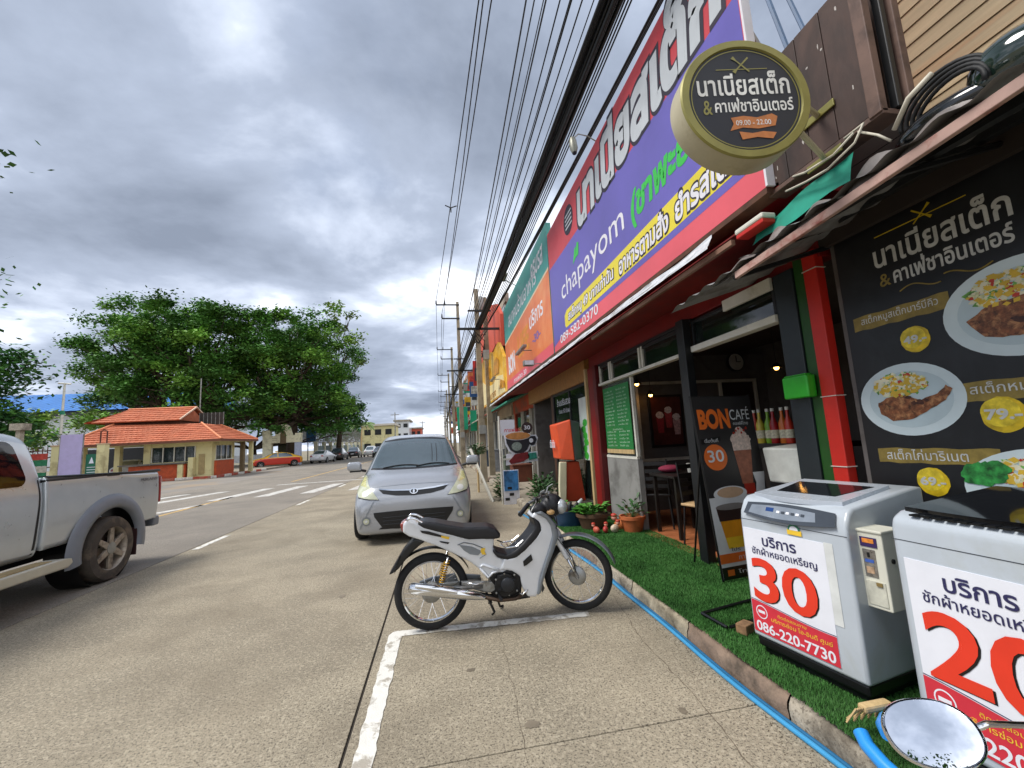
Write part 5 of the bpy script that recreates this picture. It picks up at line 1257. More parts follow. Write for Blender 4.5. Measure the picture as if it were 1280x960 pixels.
def build_bike():
    t = thing('motorcycle', 'silver underbone motorcycle parked across the marked bay in front of the silver car', 'motorcycle', (0.5, BY, 0))
    rw = wheel_parts(t, (-.10, BY, .295), 0, .290, .058, .062, .09)
    FA = rad(-24); fc = Vector((1.105, BY-.02, .298)); side = Vector((-math.sin(FA), math.cos(FA), 0)); fwd = Vector((math.cos(FA), math.sin(FA), 0))
    fw = wheel_parts(t, tuple(fc), FA, .286, .05, .055, .07)
    # drum brake plate
    MB().lathe([(.0, 0), (.07, 0), (.074, .012), (.06, .022), (.02, .026)], 24, Matrix.Translation(fc - side*.035) @ Matrix.Rotation(FA, 4, 'Z') @ Matrix.Rotation(PI/2, 4, 'X')).build('brake_plate', m_alu, t, smooth='auto')
    MB().lathe([(.0, 0), (.075, 0), (.078, .014), (.06, .026), (.02, .03)], 24, Matrix.Translation((-.10, BY-.045, .30)) @ Matrix.Rotation(PI/2, 4, 'X')).build('brake_plate', m_alu, t, smooth='auto')
    # side cover and tail
    tailp = [(-0.306,0.841),(-0.266,0.873),(-0.208,0.850),(-0.144,0.808),(-0.052,0.776),(0.078,0.733),(0.190,0.693),(0.292,0.683),(0.409,0.679),(0.398,0.587),(0.427,0.522),(0.503,0.490),(0.498,0.393),(0.419,0.364),(0.355,0.371),(0.281,0.439),(0.208,0.502),(0.073,0.582),(-0.038,0.641),(-0.147,0.693),(-0.262,0.740),(-0.310,0.775)]
    slabp(tailp, BY-.085, BY+.085, 'side_cover', m_msil, t, .010, 4)
    legp = [(0.477,0.514),(0.541,0.504),(0.617,0.556),(0.707,0.622),(0.764,0.667),(0.794,0.715),(0.777,0.768),(0.718,0.804),(0.748,0.840),(0.802,0.848),(0.861,0.805),(0.904,0.737),(0.912,0.654),(0.864,0.551),(0.808,0.431),(0.762,0.331),(0.749,0.240),(0.720,0.189),(0.654,0.196),(0.613,0.268),(0.599,0.360),(0.536,0.404),(0.446,0.425)]
    slabp(legp, BY-.105, BY+.105, 'leg_shield', m_msil, t, .010, 3)
    frontp = [(0.748,0.840),(0.803,0.852),(0.874,0.804),(0.924,0.736),(0.939,0.651),(0.889,0.529),(0.827,0.410),(0.779,0.292),(0.761,0.221),(0.727,0.200),(0.746,0.296),(0.795,0.426),(0.851,0.558),(0.885,0.656),(0.876,0.727),(0.839,0.788)]
    slabp(frontp, BY-.125, BY+.125, 'front_cover', m_mgrey, t, .010, 3)
    innerp = [(0.704,0.813),(0.736,0.785),(0.747,0.739),(0.724,0.697),(0.639,0.611),(0.563,0.556),(0.503,0.537),(0.427,0.563),(0.403,0.602),(0.388,0.567),(0.425,0.520),(0.501,0.494),(0.580,0.505),(0.655,0.553),(0.754,0.638),(0.798,0.697),(0.789,0.761),(0.744,0.803)]
    slabp(innerp, BY-.112, BY+.112, 'inner_shield', m_seatb, t, .009, 2)
    # cut-out and swooshes on the covers
    for nm, pts, m in (('vent_cutout', [(0.698,0.520),(0.709,0.475),(0.660,0.443),(0.633,0.434),(0.629,0.471),(0.657,0.493)], m_bk2), ('side_recess', [(0.124,0.643),(0.224,0.621),(0.305,0.577),(0.272,0.549),(0.209,0.562),(0.160,0.597)], m_mgrey),
                       ('dark_swoosh', [(-0.175,0.779),(-0.108,0.767),(0.014,0.719),(0.002,0.709),(-0.084,0.734),(-0.163,0.760)], m_bk2), ('dark_swoosh', [(-0.030,0.687),(0.050,0.668),(0.037,0.657),(-0.018,0.674)], m_bk2)):
        yy = BY-.086 if nm != 'vent_cutout' else BY-.108
        MB().prism(pts, lambda u, v, w: (u, w, v), yy-.004, yy+.02).build(nm, m, t)
    for pts in ([(0.299,0.601),(0.331,0.598),(0.324,0.575),(0.335,0.549),(0.303,0.552),(0.292,0.578)], [(-0.016,0.728),(0.051,0.710),(0.045,0.692),(-0.011,0.710)]):
        MB().prism(pts, lambda u, v, w: (u, w, v), BY-.092, BY-.06).build('yellow_decal', m_pyel, t)
    MB().tube([(p[0], BY-.088, p[1]) for p in [(0.112,0.643),(0.162,0.657),(0.237,0.637),(0.312,0.600),(0.335,0.549),(0.283,0.524)]], .004, 6).build('moulding', m_mgrey, t)
    # seat
    seatp = [(-0.201,0.838),(-0.144,0.849),(-0.051,0.831),(0.043,0.805),(0.170,0.775),(0.286,0.768),(0.364,0.764),(0.422,0.740),(0.460,0.699),(0.451,0.668),(0.399,0.664),(0.308,0.672),(0.192,0.680),(0.078,0.721),(-0.053,0.764),(-0.146,0.797)]
    slabp(seatp, BY-.115, BY+.115, 'seat', m_seatb, t, .010, 6)
    # tail lamp, indicators, grab rail
    tl = [(-0.330,0.837),(-0.280,0.863),(-0.257,0.800),(-0.270,0.753),(-0.319,0.781)]
    slabp(tl, BY-.07, BY+.07, 'tail_lamp', mat('tail_lamp_red', '#8d3a34', rough=.15, var=.1, coat=.5), t, .008, 2)
    MB().tube([(p[0], BY-.10, p[1]) for p in [(-0.277,0.864),(-0.252,0.880),(-0.204,0.870),(-0.143,0.828),(-0.083,0.793)]], .009, 8).build('grab_rail', m_chr, t, smooth=True)
    MB().tube([(p[0], BY+.10, p[1]) for p in [(-0.277,0.864),(-0.252,0.880),(-0.204,0.870),(-0.143,0.828),(-0.083,0.793)]], .009, 8).build('grab_rail', m_chr, t, smooth=True)
    # rear mudguard with flap
    mg = [(-0.423,0.463),(-0.404,0.491),(-0.355,0.569),(-0.311,0.637),(-0.261,0.687),(-0.211,0.719),(-0.137,0.687),(-0.187,0.656),(-0.244,0.612),(-0.300,0.552),(-0.350,0.497),(-0.399,0.466)]
    slabp(mg, BY-.06, BY+.06, 'rear_mudguard', m_bk2, t, .008, 3)
    mb = MB(); mb.grid(22, 3, lambda u, v: (-.10 + (.325+.0*u)*math.cos(rad(150-125*u)), BY-.05+.10*v, .30+.325*math.sin(rad(150-125*u)) + .01*math.sin(v*PI)))
    o = mb.build('wheel_arch', m_bk2, t, smooth=True, fix=False)
    # number plate behind the tail
    pl = MB().add([(-.335, BY-.09, .60), (-.335, BY+.09, .60), (-.385, BY+.09, .47), (-.385, BY-.09, .47)], [(0, 1, 2, 3)]).build('number_plate', m_post, t)
    # shock absorbers
    for s in (-1, 1):
        a = Vector((.035, BY+s*.10, .56)); b = Vector((-.035, BY+s*.10, .335))
        MB().tube([a, b], .009, 8).build('shock_rod', m_chr, t, smooth=True)
        pts = []
        for k in range(91):
            q = k/90; c = a.lerp(b, .12+.68*q); ph = q*2*PI*9
            pts.append(c + Vector((math.cos(ph)*.021, math.sin(ph)*.021, 0)))
        MB().tube(pts, .0042, 5).build('shock_spring', m_gold2, t, smooth=True)
        MB().tube([b, b+Vector((-.012, 0, -.04))], .016, 8).build('shock_foot', m_chr, t, smooth=True)
    # swing arm, chain guard, axle adjusters
    for s in (-1, 1): MB().tube([(-.13, BY+s*.065, .30), (.10, BY+s*.075, .315), (.30, BY+s*.07, .31)], [.014, .019, .022], 8).build('swing_arm', m_alu, t, smooth=True)
    MB().prism([(-.20, .255), (.28, .27), (.30, .35), (.10, .385), (-.10, .375), (-.20, .35)], lambda u, v, w: (u, w, v), BY+.068, BY+.088).build('chain_guard', m_mgrey, t, bevel=.006)
    sw = [(0.133,0.365),(0.277,0.349),(0.417,0.334),(0.425,0.243),(0.299,0.263),(0.212,0.297),(0.132,0.329)]
    slabp(sw, BY-.085, BY-.055, 'frame_plate', m_alu, t, .007, 2)
    # engine
    MB().lathe([(.0, 0), (.078, 0), (.086, .012), (.082, .05), (.086, .12), (.082, .2), (.086, .235), (.0, .24)], 26, Matrix.Translation((.475, BY+.11, .31)) @ Matrix.Rotation(PI/2, 4, 'X')).build('crankcase', m_eng, t, smooth='auto', bevel=.004)
    MB().lathe([(.0, 0), (.052, 0), (.056, .008), (.05, .02), (.02, .026)], 22, Matrix.Translation((.49, BY-.128, .315)) @ Matrix.Rotation(PI/2, 4, 'X')).build('clutch_cover', mat('engine_grey', '#34373c', rough=.35, metal=.5), t, smooth='auto')
    for k, (x, z, r) in enumerate(((.43, .37, .022), (.43, .28, .02), (.545, .34, .018), (.53, .27, .02))):
        MB().lathe([(.0, 0), (r, 0), (r*.8, .03), (.0, .032)], 12, Matrix.Translation((x, BY-.10, z)) @ Matrix.Rotation(PI/2, 4, 'X')).build('engine_boss', m_eng, t, smooth='auto')
    mb = MB(); mb.prism([(0.363,0.407),(0.422,0.431),(0.538,0.407),(0.601,0.369),(0.616,0.294),(0.606,0.223),(0.526,0.195),(0.411,0.209),(0.356,0.251)], lambda u, v, w: (u, w, v), BY-.085, BY+.085)
    organic(mb, 'engine_block', m_eng, t, .009, 2, False)
    for k in range(6):
        x = .565 + k*.017; MB().box(x, x+.006, BY-.055, BY+.055, .275, .385).build('cooling_fin', m_eng, t)
    MB().tube([(.56, BY, .33), (.68, BY, .335)], .045, 12).build('cylinder', m_eng, t, smooth='auto')
    # carburettor area bracket
    MB().tube([(p[0], BY-.09, p[1]) for p in [(0.282,0.458),(0.308,0.473),(0.384,0.441),(0.434,0.418)]], .011, 8).build('frame_tube', m_msil, t, smooth=True)
    MB().tube([(p[0], BY-.09, p[1]) for p in [(0.282,0.452),(0.342,0.373),(0.382,0.405),(0.434,0.418)]], .010, 8).build('frame_tube', m_msil, t, smooth=True)
    # exhaust
    MB().tube([(p[0], BY-.135, p[1]) for p in [(-0.261,0.380),(-0.238,0.371),(-0.065,0.332),(0.116,0.291),(0.257,0.258),(0.306,0.240)]], [.030, .040, .043, .040, .028, .016], 18).build('silencer', m_chr, t, smooth='auto')
    MB().tube([(p[0], BY-.165, p[1]) for p in [(-0.218,0.396),(-0.064,0.359),(0.097,0.315)]], [.018, .026, .014], 12).build('heat_shield', m_chr, t, smooth='auto')
    MB().tube([(p[0], BY-.11, p[1]) for p in [(0.270,0.247),(0.425,0.199),(0.553,0.197),(0.626,0.230)]], .014, 10).build('exhaust_pipe', mat('exhaust_brown', '#5a4a3e', rough=.5, metal=.7, var=.2), t, smooth=True)
    MB().tube([(p[0], BY-.135, p[1]) for p in [(-0.261,0.380),(-0.267,0.381)]], [.022, .020], 14).build('silencer_end', m_bk2, t)
    # belly frame, pegs, stands
    MB().tube([(p[0], BY, p[1]) for p in [(0.216,0.240),(0.343,0.201),(0.538,0.166),(0.686,0.174)]], .022, 8).build('belly_tube', m_bk2, t)
    MB().tube([(.42, BY-.17, .245), (.42, BY-.24, .25)], .013, 8).build('foot_peg', m_seatb, t); MB().tube([(.42, BY-.17, .245), (.42, BY+.24, .25)], .009, 6).build('peg_bar', m_bk2, t)
    MB().tube([(.57, BY-.10, .25), (.60, BY-.16, .24), (.645, BY-.17, .275)], .007, 6).build('brake_pedal', m_chr, t, smooth=True)
    MB().tube([(.40, BY+.10, .24), (.47, BY+.26, .015), (.50, BY+.28, .01)], .010, 6).build('side_stand', m_bk2, t)
    for s in (-1, 1): MB().tube([(.33, BY+s*.07, .23), (.38, BY+s*.10, .115), (.36, BY+s*.12, .105)], .010, 6).build('centre_stand', m_bk2, t)
    # fork, front mudguard
    top = Vector((.935, BY-.0, .66))
    for s in (-1, 1):
        lo = fc + side*s*.062; up = top + side*s*.062 + Vector((0, 0, 0))
        mid = lo.lerp(up, .42)
        MB().tube([lo + (up-lo)*-.04, mid], .012, 10).build('fork_leg', m_chr, t, smooth=True)
        MB().tube([mid, up], [.021, .026], 12).build('fork_cover', m_msil, t, smooth='auto')
        MB().tube([lo + Vector((0, 0, .0)), lo + (up-lo)*.12], [.018, .015], 10).build('fork_foot', m_alu, t, smooth='auto')
    def mgf(u, v):
        a = rad(-22 + 172*u) if False else rad(18 + 165*u)
        r = .325 + .012*math.cos((v-.5)*PI)
        p = fc + fwd*(r*math.cos(a)) + Vector((0, 0, r*math.sin(a))) + side*((v-.5)*.125)
        return tuple(p)
    o = MB().grid(26, 6, mgf).build('front_mudguard', m_mgrey, t, smooth=True, fix=False)
    sm = o.modifiers.new('solid', 'SOLIDIFY'); sm.thickness = .004
    def mgf2(u, v):
        a = rad(150 + 55*u); r = .330
        return tuple(fc + fwd*(r*math.cos(a)) + Vector((0, 0, r*math.sin(a))) + side*((v-.5)*.11))
    MB().grid(10, 3, mgf2).build('mud_flap', m_bk2, t, smooth=True, fix=False)
    # headstock, cowl, handlebar
    ctr = Vector((.885, BY-.02, .90))
    mb = MB(); mb.ball((ctr.x+.035, ctr.y-.01, ctr.z-.02), (.10, .085, .095), 16, 12); mb.ball((ctr.x-.02, ctr.y, ctr.z-.09), (.06, .06, .12), 12, 8)
    mb.ball((ctr.x-.09, ctr.y-.03, ctr.z-.04), (.08, .06, .05), 12, 8)
    organic(mb, 'handlebar_cowl', m_seatb, t, .010, 6, False)
    MB().ball((ctr.x+.10, ctr.y-.045, ctr.z-.03), (.055, .06, .06), 16, 10).build('headlamp', mat('lamp_lens', '#b9bec2', rough=.08, metal=.3, var=.05, coat=.5), t, smooth=True)
    SA = rad(-24)
    def hb(x, y, z): v = Matrix.Rotation(SA, 3, 'Z') @ Vector((x, y, z)); return (ctr.x+v.x, ctr.y+v.y, ctr.z+v.z)
    bar = [hb(-.15, -.36, -.02), hb(-.10, -.25, .04), hb(0, -.12, .07), hb(.02, 0, .05), hb(0, .12, .07), hb(-.10, .25, .04), hb(-.15, .36, -.02)]
    MB().tube(bar, .012, 10).build('handlebar', mat('handlebar_grey', '#8c9092', rough=.3, metal=.7), t, smooth=True)
    for s in (-1, 1):
        MB().tube([hb(-.11, s*.27, .03), hb(-.155, s*.385, -.03)], .018, 10).build('grip', m_seatb, t, smooth='auto')
        MB().tube([hb(-.06, s*.20, .055), hb(-.045, s*.27, .04), hb(-.07, s*.37, -.01)], .006, 6).build('brake_lever', m_alu, t, smooth=True)
        MB().tube([hb(-.03, s*.12, .06), hb(-.02, s*.18, .11), hb(.02, s*.20, .13)], .007, 6).build('mirror_stub', m_alu, t)
        MB().ball(hb(-.065, s*.2, .055), (.028, .028, .022), 10, 8).build('switch_housing', m_seatb, t, smooth=True)
        MB().ball(hb(.04, s*.11, -.06), (.035, .03, .022), 10, 8).build('turn_signal', mat('amber_lens', '#c9a26a', rough=.1, coat=.5), t, smooth=True)
    for q in range(3): MB().tube([hb(.0, -.1+.1*q, .03), (ctr.x-.03+.03*q, ctr.y-.13, ctr.z-.04-.03*q), (ctr.x+.04, ctr.y-.12, ctr.z-.16), (ctr.x+.03, ctr.y-.10, .70)], .004, 5).build('cable', m_bk2, t, smooth=True)
    MB().tube([tuple(fc - side*.05), tuple(fc - side*.07 + Vector((-.03, 0, .16))), (.93, BY-.10, .62)], .004, 5).build('brake_cable', m_bk2, t, smooth=True)
    for (x, z) in ((.40, .26), (.40, .36), (.47, .395), (.55, .38), (.565, .26), (.50, .235), (.30, .34), (.22, .33)): MB().lathe([(0, 0), (.008, 0), (.007, .007), (0, .008)], 8, Matrix.Translation((x, BY-.118, z)) @ Matrix.Rotation(PI/2, 4, 'X')).build('bolt', m_alu, t)
    MB().tube([(.18, BY-.125, .36), (.24, BY-.13, .345), (.36, BY-.125, .355)], .006, 5).build('kick_start', m_chr, t, smooth=True)
    # luggage hook rack inside the step-through
    MB().tube([(.45, BY-.08, .61), (.50, BY-.10, .585), (.58, BY-.10, .59), (.64, BY-.09, .63)], .006, 6).build('wire_rack', m_chr, t)
    MB().tube([(.45, BY+.08, .61), (.50, BY+.10, .585), (.58, BY+.10, .59), (.64, BY+.09, .63)], .006, 6).build('wire_rack', m_chr, t)
    for k in range(4): MB().tube([(.48+k*.04, BY-.10, .59), (.48+k*.04, BY+.10, .59)], .004, 5).build('wire_rung', m_chr, t)
    # red reflector cable
    MB().tube([hb(-.02, 0, .02), (ctr.x-.02, ctr.y-.08, ctr.z-.1), (ctr.x+.05, ctr.y-.06, .66)], .005, 6).build('cable', m_bk2, t, smooth=True)
    return t
bike = build_bike()

bike['group'] = 'silver motorcycles in the parking bay'
# ---------------------------------------------------------------- another motorcycle whose mirror shows in the near corner
mm = dup(bike, TR(1.17, .08, 0, rad(92)), 'nearest silver motorcycle, only its oval chrome rimmed mirror showing in the bottom right corner')
mc = Vector((.70, .565, .988)); toc = (Vector((0, 0, 1.45)) - mc).normalized(); skyd = Vector((-.25, -.62, .74)).normalized()
nrm = (toc + skyd).normalized()
mu = nrm.cross(Vector((0, 0, 1))).normalized() * -1; mv = mu.cross(nrm) * -1
if mv.z < 0: mv = -mv
mr_ = Matrix.Rotation(rad(14), 3, nrm); mu = mr_ @ mu; mv = mr_ @ mv
MX = Matrix((mu, mv, nrm)).transposed().to_4x4(); MX.translation = mc
n = 36
def oval(s): return [(.057*s*math.copysign(abs(math.cos(2*PI*k/n))**.9, math.cos(2*PI*k/n)), .041*s*math.copysign(abs(math.sin(2*PI*k/n))**.9, math.sin(2*PI*k/n))) for k in range(n)]
gm = MB(); vs = [tuple(MX @ Vector((0, 0, .0065)))]; fs = []; NR = 10
for q in range(1, NR+1):
    s = .95*q/NR; vs += [tuple(MX @ Vector((u, v, .0065 - (u*u+v*v)/(2*.42)))) for u, v in oval(s)]
for k in range(n): fs.append((0, 1+k, 1+(k+1) % n))
for q in range(NR-1):
    for k in range(n): fs.append((1+q*n+k, 1+q*n+(k+1) % n, 1+(q+1)*n+(k+1) % n, 1+(q+1)*n+k))
gm.add(vs, fs); gm.build('mirror_glass', mat('mirror_silver', '#f2f4f8', rough=.02, metal=1.0, var=0.0), mm, smooth=True)
hs = MB(); rings = [(1.0, .004), (1.03, 0), (1.02, -.008), (.9, -.02), (.5, -.03)]
vs = []; fs = []
for s, w in rings: vs += [tuple(MX @ Vector((u, v, w))) for u, v in oval(s)]
for i in range(len(rings)-1):
    for k in range(n): fs.append((i*n+k, i*n+(k+1) % n, (i+1)*n+(k+1) % n, (i+1)*n+k))
fs.append(tuple((len(rings)-1)*n+k for k in range(n)))
hs.add(vs, fs); hs.build('mirror_housing', m_chr, mm, smooth='auto')
MB().tube([mc - nrm*.02 + mu*.04, mc + Vector((.085, -.012, .006)), mc + Vector((.20, -.03, -.005)), mc+Vector((.32, -.05, -.03)), mc+Vector((.36, -.07, -.06))], .0045, 8).build('mirror_stem', m_chr, mm, smooth=True)

# ================================================================ CARS
m_cs = mat('car_silver', '#a9adb3', rough=.26, metal=.4, var=.01, coat=.6, rvar=.1)
m_cglass = mat('car_glass', '#46545a', rough=.04, var=.05, spec=.9, coat=1.0)  # grey-blue reflection on the glass is put into this tint
m_ctrim = mat('car_black_trim', '#141517', rough=.45)
m_lamp = mat('headlamp_clear', '#c3c7ae', rough=.22, var=.14, scale=8, coat=.3)
m_lampy = mat('headlamp_yellowed', '#c8c68a', rough=.25, var=.1, coat=.3)
def loft(stations, n=18, ex=(2.6, 2.6), caps=True):
    """car shell: stations (y, half_bottom, half_mid, half_top, z_bottom, z_mid, z_top) -> rounded sections"""
    mb = MB(); rings = []
    for st in stations: rings.append(st[1])
    m = len(rings[0]); vs = []; fs = []
    for (y, ring) in stations:
        for x, z in ring: vs.append((x, y, z))
    for i in range(len(stations)-1):
        for k in range(m): fs.append((i*m+k, i*m+(k+1) % m, (i+1)*m+(k+1) % m, (i+1)*m+k))
    if caps: fs += [tuple(range(m))[::-1], tuple((len(stations)-1)*m+k for k in range(m))]
    return mb.add(vs, fs)
def sect(zb, zt, wb, wm, wt, zm, crown=.03, sh=.06):
    """closed half-to-half ring: bottom, belt (zm, wm), roof (zt, wt)"""
    half = [(0, zb), (wb*.6, zb), (wb*.93, zb+.01), (wb, zb+sh*.7), (wm*.5+wb*.5+.0, (zb*.6+zm*.4)), (wm, zm-(zm-zb)*.18), (wm*.985, zm), (wm*.6+wt*.4, zm+(zt-zm)*.35), (wt, zt-crown*1.6-.01), (wt*.86, zt-crown*.55), (wt*.5, zt-crown*.12), (0, zt)]
    return half + [(-x, z) for x, z in half[-2:0:-1]]
def project(poly, bvh, axis, off, m, parent, name, cell=.04, sign=1, base=(0, 0, 0), thick=.0):
    """shape drawn in plan (u, v) laid on the shell along an axis"""
    bm = bmesh.new()
    def to3(u, v, d): return Vector((u, d, v)) if axis == 'y' else (Vector((d, u, v)))
    vs = [bm.verts.new(to3(u, v, 0)) for u, v in poly]
    tri = tessellate_polygon([[Vector((u, v, 0)) for u, v in poly]])
    for a, b, c in tri:
        try: bm.faces.new((vs[a], vs[b], vs[c]))
        except ValueError: pass
    for it in range(5):
        long_ = [e for e in bm.edges if e.calc_length() > cell]
        if not long_: break
        bmesh.ops.subdivide_edges(bm, edges=long_, cuts=1)
        bmesh.ops.triangulate(bm, faces=bm.faces)
    d = Vector((0, sign, 0)) if axis == 'y' else Vector((sign, 0, 0))
    for v in bm.verts:
        o = v.co - d*6
        hit = bvh.ray_cast(o, d)
        if hit[0] is None:
            near = bvh.find_nearest(v.co + d*0)
            v.co = near[0] + Vector((0, 0, 0)); continue
        v.co = hit[0] - d*off
    me = bpy.data.meshes.new(name); bm.to_mesh(me); bm.free()
    me.materials.append(m)
    for p in me.polygons: p.use_smooth = True
    ob = bpy.data.objects.new(name, me); COL.objects.link(ob); ob.parent = parent
    if thick:
        s = ob.modifiers.new('solid', 'SOLIDIFY'); s.thickness = thick; s.offset = 0
    return ob
def bvh_of(ob):
    dg = bpy.context.evaluated_depsgraph_get(); e = ob.evaluated_get(dg); me = e.to_mesh()
    b = BVHTree.FromPolygons([v.co.copy() for v in me.vertices], [tuple(p.vertices) for p in me.polygons]); e.to_mesh_clear()
    return b
def mir(poly): return [(-u, v) for u, v in poly]
def car_wheel(parent, x, y, R, w, side, loc=True, spokes=5, tyre=None, rimm=None):
    M = Matrix.Translation((x, y, R)) @ Matrix.Rotation(PI/2, 4, 'Y')
    prof = [(R*.66, -w*.48), (R*.76, -w*.5), (R*.93, -w*.48), (R*.99, -w*.36), (R, -w*.15), (R, w*.15), (R*.99, w*.36), (R*.93, w*.48), (R*.76, w*.5), (R*.66, w*.48)]
    ty = local(MB().lathe(prof, 40, M, cap=False), 'tyre', tyre or m_tyre, parent, smooth='auto')
    s = side
    rp = [(R*.67, s*w*.47), (R*.64, s*w*.42), (R*.60, s*w*.25), (R*.58, -s*w*.3), (R*.2, -s*w*.3), (.001, -s*w*.3)]
    rb = MB().lathe(rp, 36, M, cap=False); local(rb, 'rim', rimm or m_alu, ty, smooth='auto')
    for k in range(spokes):
        a = 2*PI*k/spokes
        sp = MB(); r0, r1 = R*.14, R*.645
        w0, w1 = R*.10, R*.075
        for z0, z1 in ((s*w*.30, s*w*.42),):
            q = []
            for r, ww, zz0, zz1 in ((r0, w0, z0, z1), (r1, w1, z0, z1)):
                for sg in (-1, 1):
                    for zz in (zz0, zz1): q.append((r*math.cos(a)-sg*ww*math.sin(a), r*math.sin(a)+sg*ww*math.cos(a), zz))
            sp.add(q, [(0, 1, 3, 2), (4, 6, 7, 5), (0, 4, 5, 1), (2, 3, 7, 6), (1, 5, 7, 3), (0, 2, 6, 4)], M)
        local(sp, 'rim_spoke', rimm or m_alu, ty, bevel=.004)
    local(MB().lathe([(R*.19, s*w*.25), (R*.18, s*w*.44), (.001, s*w*.45)], 18, M, cap=False), 'hub_cap', m_alu, ty, smooth='auto')
    return ty

# ---- silver people carrier, facing the camera. local y = 0 at the bumper, +y to the rear
def build_mpv():
    t = thing('parked_car', 'silver compact people carrier parked facing the camera behind the motorcycle', 'car', (-.36, 6.62, 0))
    S = [  # y, zb, zt, wb, wm, wt, zm
        (.00, .22, .62, .60, .68, .60, .46), (.02, .17, .72, .72, .79, .66, .52), (.09, .14, .83, .80, .845, .68, .62), (.22, .14, .92, .83, .86, .70, .74), (.45, .15, .975, .845, .865, .72, .82), (.75, .18, 1.03, .85, .865, .74, .88), (.98, .20, 1.07, .85, .865, .745, .93)]
    st = [(y, sect(zb, zt, wb, wm, wt, zm, .03)) for y, zb, zt, wb, wm, wt, zm in S]
    st += [(1.25, sect(.20, 1.28, .85, .865, .70, .96, .03)), (1.5, sect(.20, 1.47, .85, .865, .655, .98, .03)), (1.75, sect(.20, 1.60, .85, .865, .63, .99, .035)), (2.1, sect(.20, 1.66, .85, .865, .62, 1.0, .035)),
           (2.9, sect(.22, 1.67, .85, .86, .61, 1.01, .035)), (3.6, sect(.24, 1.64, .85, .86, .60, 1.02, .035)), (3.95, sect(.28, 1.56, .82, .84, .58, 1.0, .03)), (4.10, sect(.32, 1.35, .76, .80, .54, .95, .03)), (4.14, sect(.36, 1.15, .68, .72, .50, .88, .03))]
    body = local(loft(st), 'body', m_cs, t, smooth=True)
    sb = body.modifiers.new('subsurf', 'SUBSURF'); sb.levels = 2; sb.render_levels = 2
    bv = bvh_of(body)
    P = lambda poly, name, m, off=.006, cell=.05, axis='y', sign=1: project(poly, bv, axis, off, m, t, name, cell, sign)
    # windscreen, black surround, wipers, bonnet edges
    P([(-.76, 1.06), (-.38, 1.045), (0, 1.04), (.38, 1.045), (.76, 1.06), (.69, 1.30), (.60, 1.545), (.3, 1.585), (0, 1.592), (-.3, 1.585), (-.60, 1.545), (-.69, 1.30)], 'screen_surround', m_ctrim, .004)
    P([(-.72, 1.085), (0, 1.065), (.72, 1.085), (.655, 1.30), (.575, 1.525), (0, 1.565), (-.575, 1.525), (-.655, 1.30)], 'windscreen', m_cglass, .009)
    for x0, x1 in ((-.52, .08), (.02, .58)):
        pts = []
        for k in range(8):
            u = x0 + (x1-x0)*k/7; v = 1.075 + .035*math.sin(PI*k/7*.9)
            h = bv.ray_cast(Vector((u, -6, v)), Vector((0, 1, 0)))
            if h[0]: pts.append(h[0] + Vector((0, -.022, .004)))
        local(MB().tube(pts, .009, 6), 'wiper', m_ctrim, t)
    # grille slot, emblem, lower intake, fog lamps
    gr_ = [(-.40, .760), (-.2, .728), (0, .718), (.2, .728), (.40, .760), (.44, .800), (.36, .775), (.18, .752), (0, .744), (-.18, .752), (-.36, .775), (-.44, .800)]
    P([(-.50, .800), (-.44, .745), (-.25, .705), (0, .690), (.25, .705), (.44, .745), (.50, .800), (.30, .772), (0, .758), (-.30, .772)], 'grille', m_bk2, .006, .03)
    P([(-.51, .806), (-.3, .776), (0, .762), (.3, .776), (.51, .806), (.50, .822), (.29, .796), (0, .780), (-.29, .796), (-.50, .822)], 'chrome_strip', m_chr, .016, .03)
    P(ellipse(0, .755, .060, .040, 20), 'badge', m_chr, .022, .03)
    P(ellipse(0, .755, .046, .028, 16), 'badge_inner', m_ctrim, .024, .03)
    P(ellipse(0, .755, .014, .028, 12), 'badge_bar', m_chr, .0255, .03)
    P([(-.57, .478), (-.30, .484), (0, .486), (.30, .484), (.57, .478), (.56, .42), (.44, .245), (.25, .225), (-.25, .225), (-.44, .245), (-.56, .42)], 'lower_intake', m_bk2, .006, .04)
    for z in (.30, .35, .40): 
        pts = []
        for k in range(9):
            u = -.44+.88*k/8; h = bv.ray_cast(Vector((u, -6, z)), Vector((0, 1, 0)))
            if h[0]: pts.append(h[0]+Vector((0, -.012, 0)))
        local(MB().tube(pts, .007, 5), 'intake_bar', m_ctrim, t)
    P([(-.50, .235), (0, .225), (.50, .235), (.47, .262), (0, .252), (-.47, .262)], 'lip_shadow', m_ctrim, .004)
    for s in (1, -1):
        f = (lambda p: p) if s == 1 else mir
        lamp = f([(.50, .665), (.64, .68), (.79, .71), (.845, .80), (.835, .92), (.80, .985), (.74, .965), (.66, .87), (.57, .76)])
        P(lamp, 'headlamp', m_lamp, .010, .03)
        P(f([(.68, .84), (.80, .86), (.80, .955), (.755, .955)]), 'indicator_lens', m_lampy, .014, .03)
        P([(s*.69+.052*math.cos(2*PI*k/20), .755+.042*math.sin(2*PI*k/20)) for k in range(20)], 'lamp_reflector', mat('reflector_grey', '#d8dad6', rough=.2, var=.1), .013, .02)
        P(f([(.49, .655), (.64, .667), (.80, .697), (.80, .712), (.64, .682), (.50, .672)]), 'lamp_edge', m_ctrim, .008, .03)
        P([(s*.67+.062*math.cos(2*PI*k/20), .365+.062*math.sin(2*PI*k/20)) for k in range(20)], 'fog_lamp_recess', m_mgrey, .006, .03)
        P([(s*.67+.042*math.cos(2*PI*k/20), .365+.042*math.sin(2*PI*k/20)) for k in range(20)], 'fog_lamp', m_lamp, .014, .03)
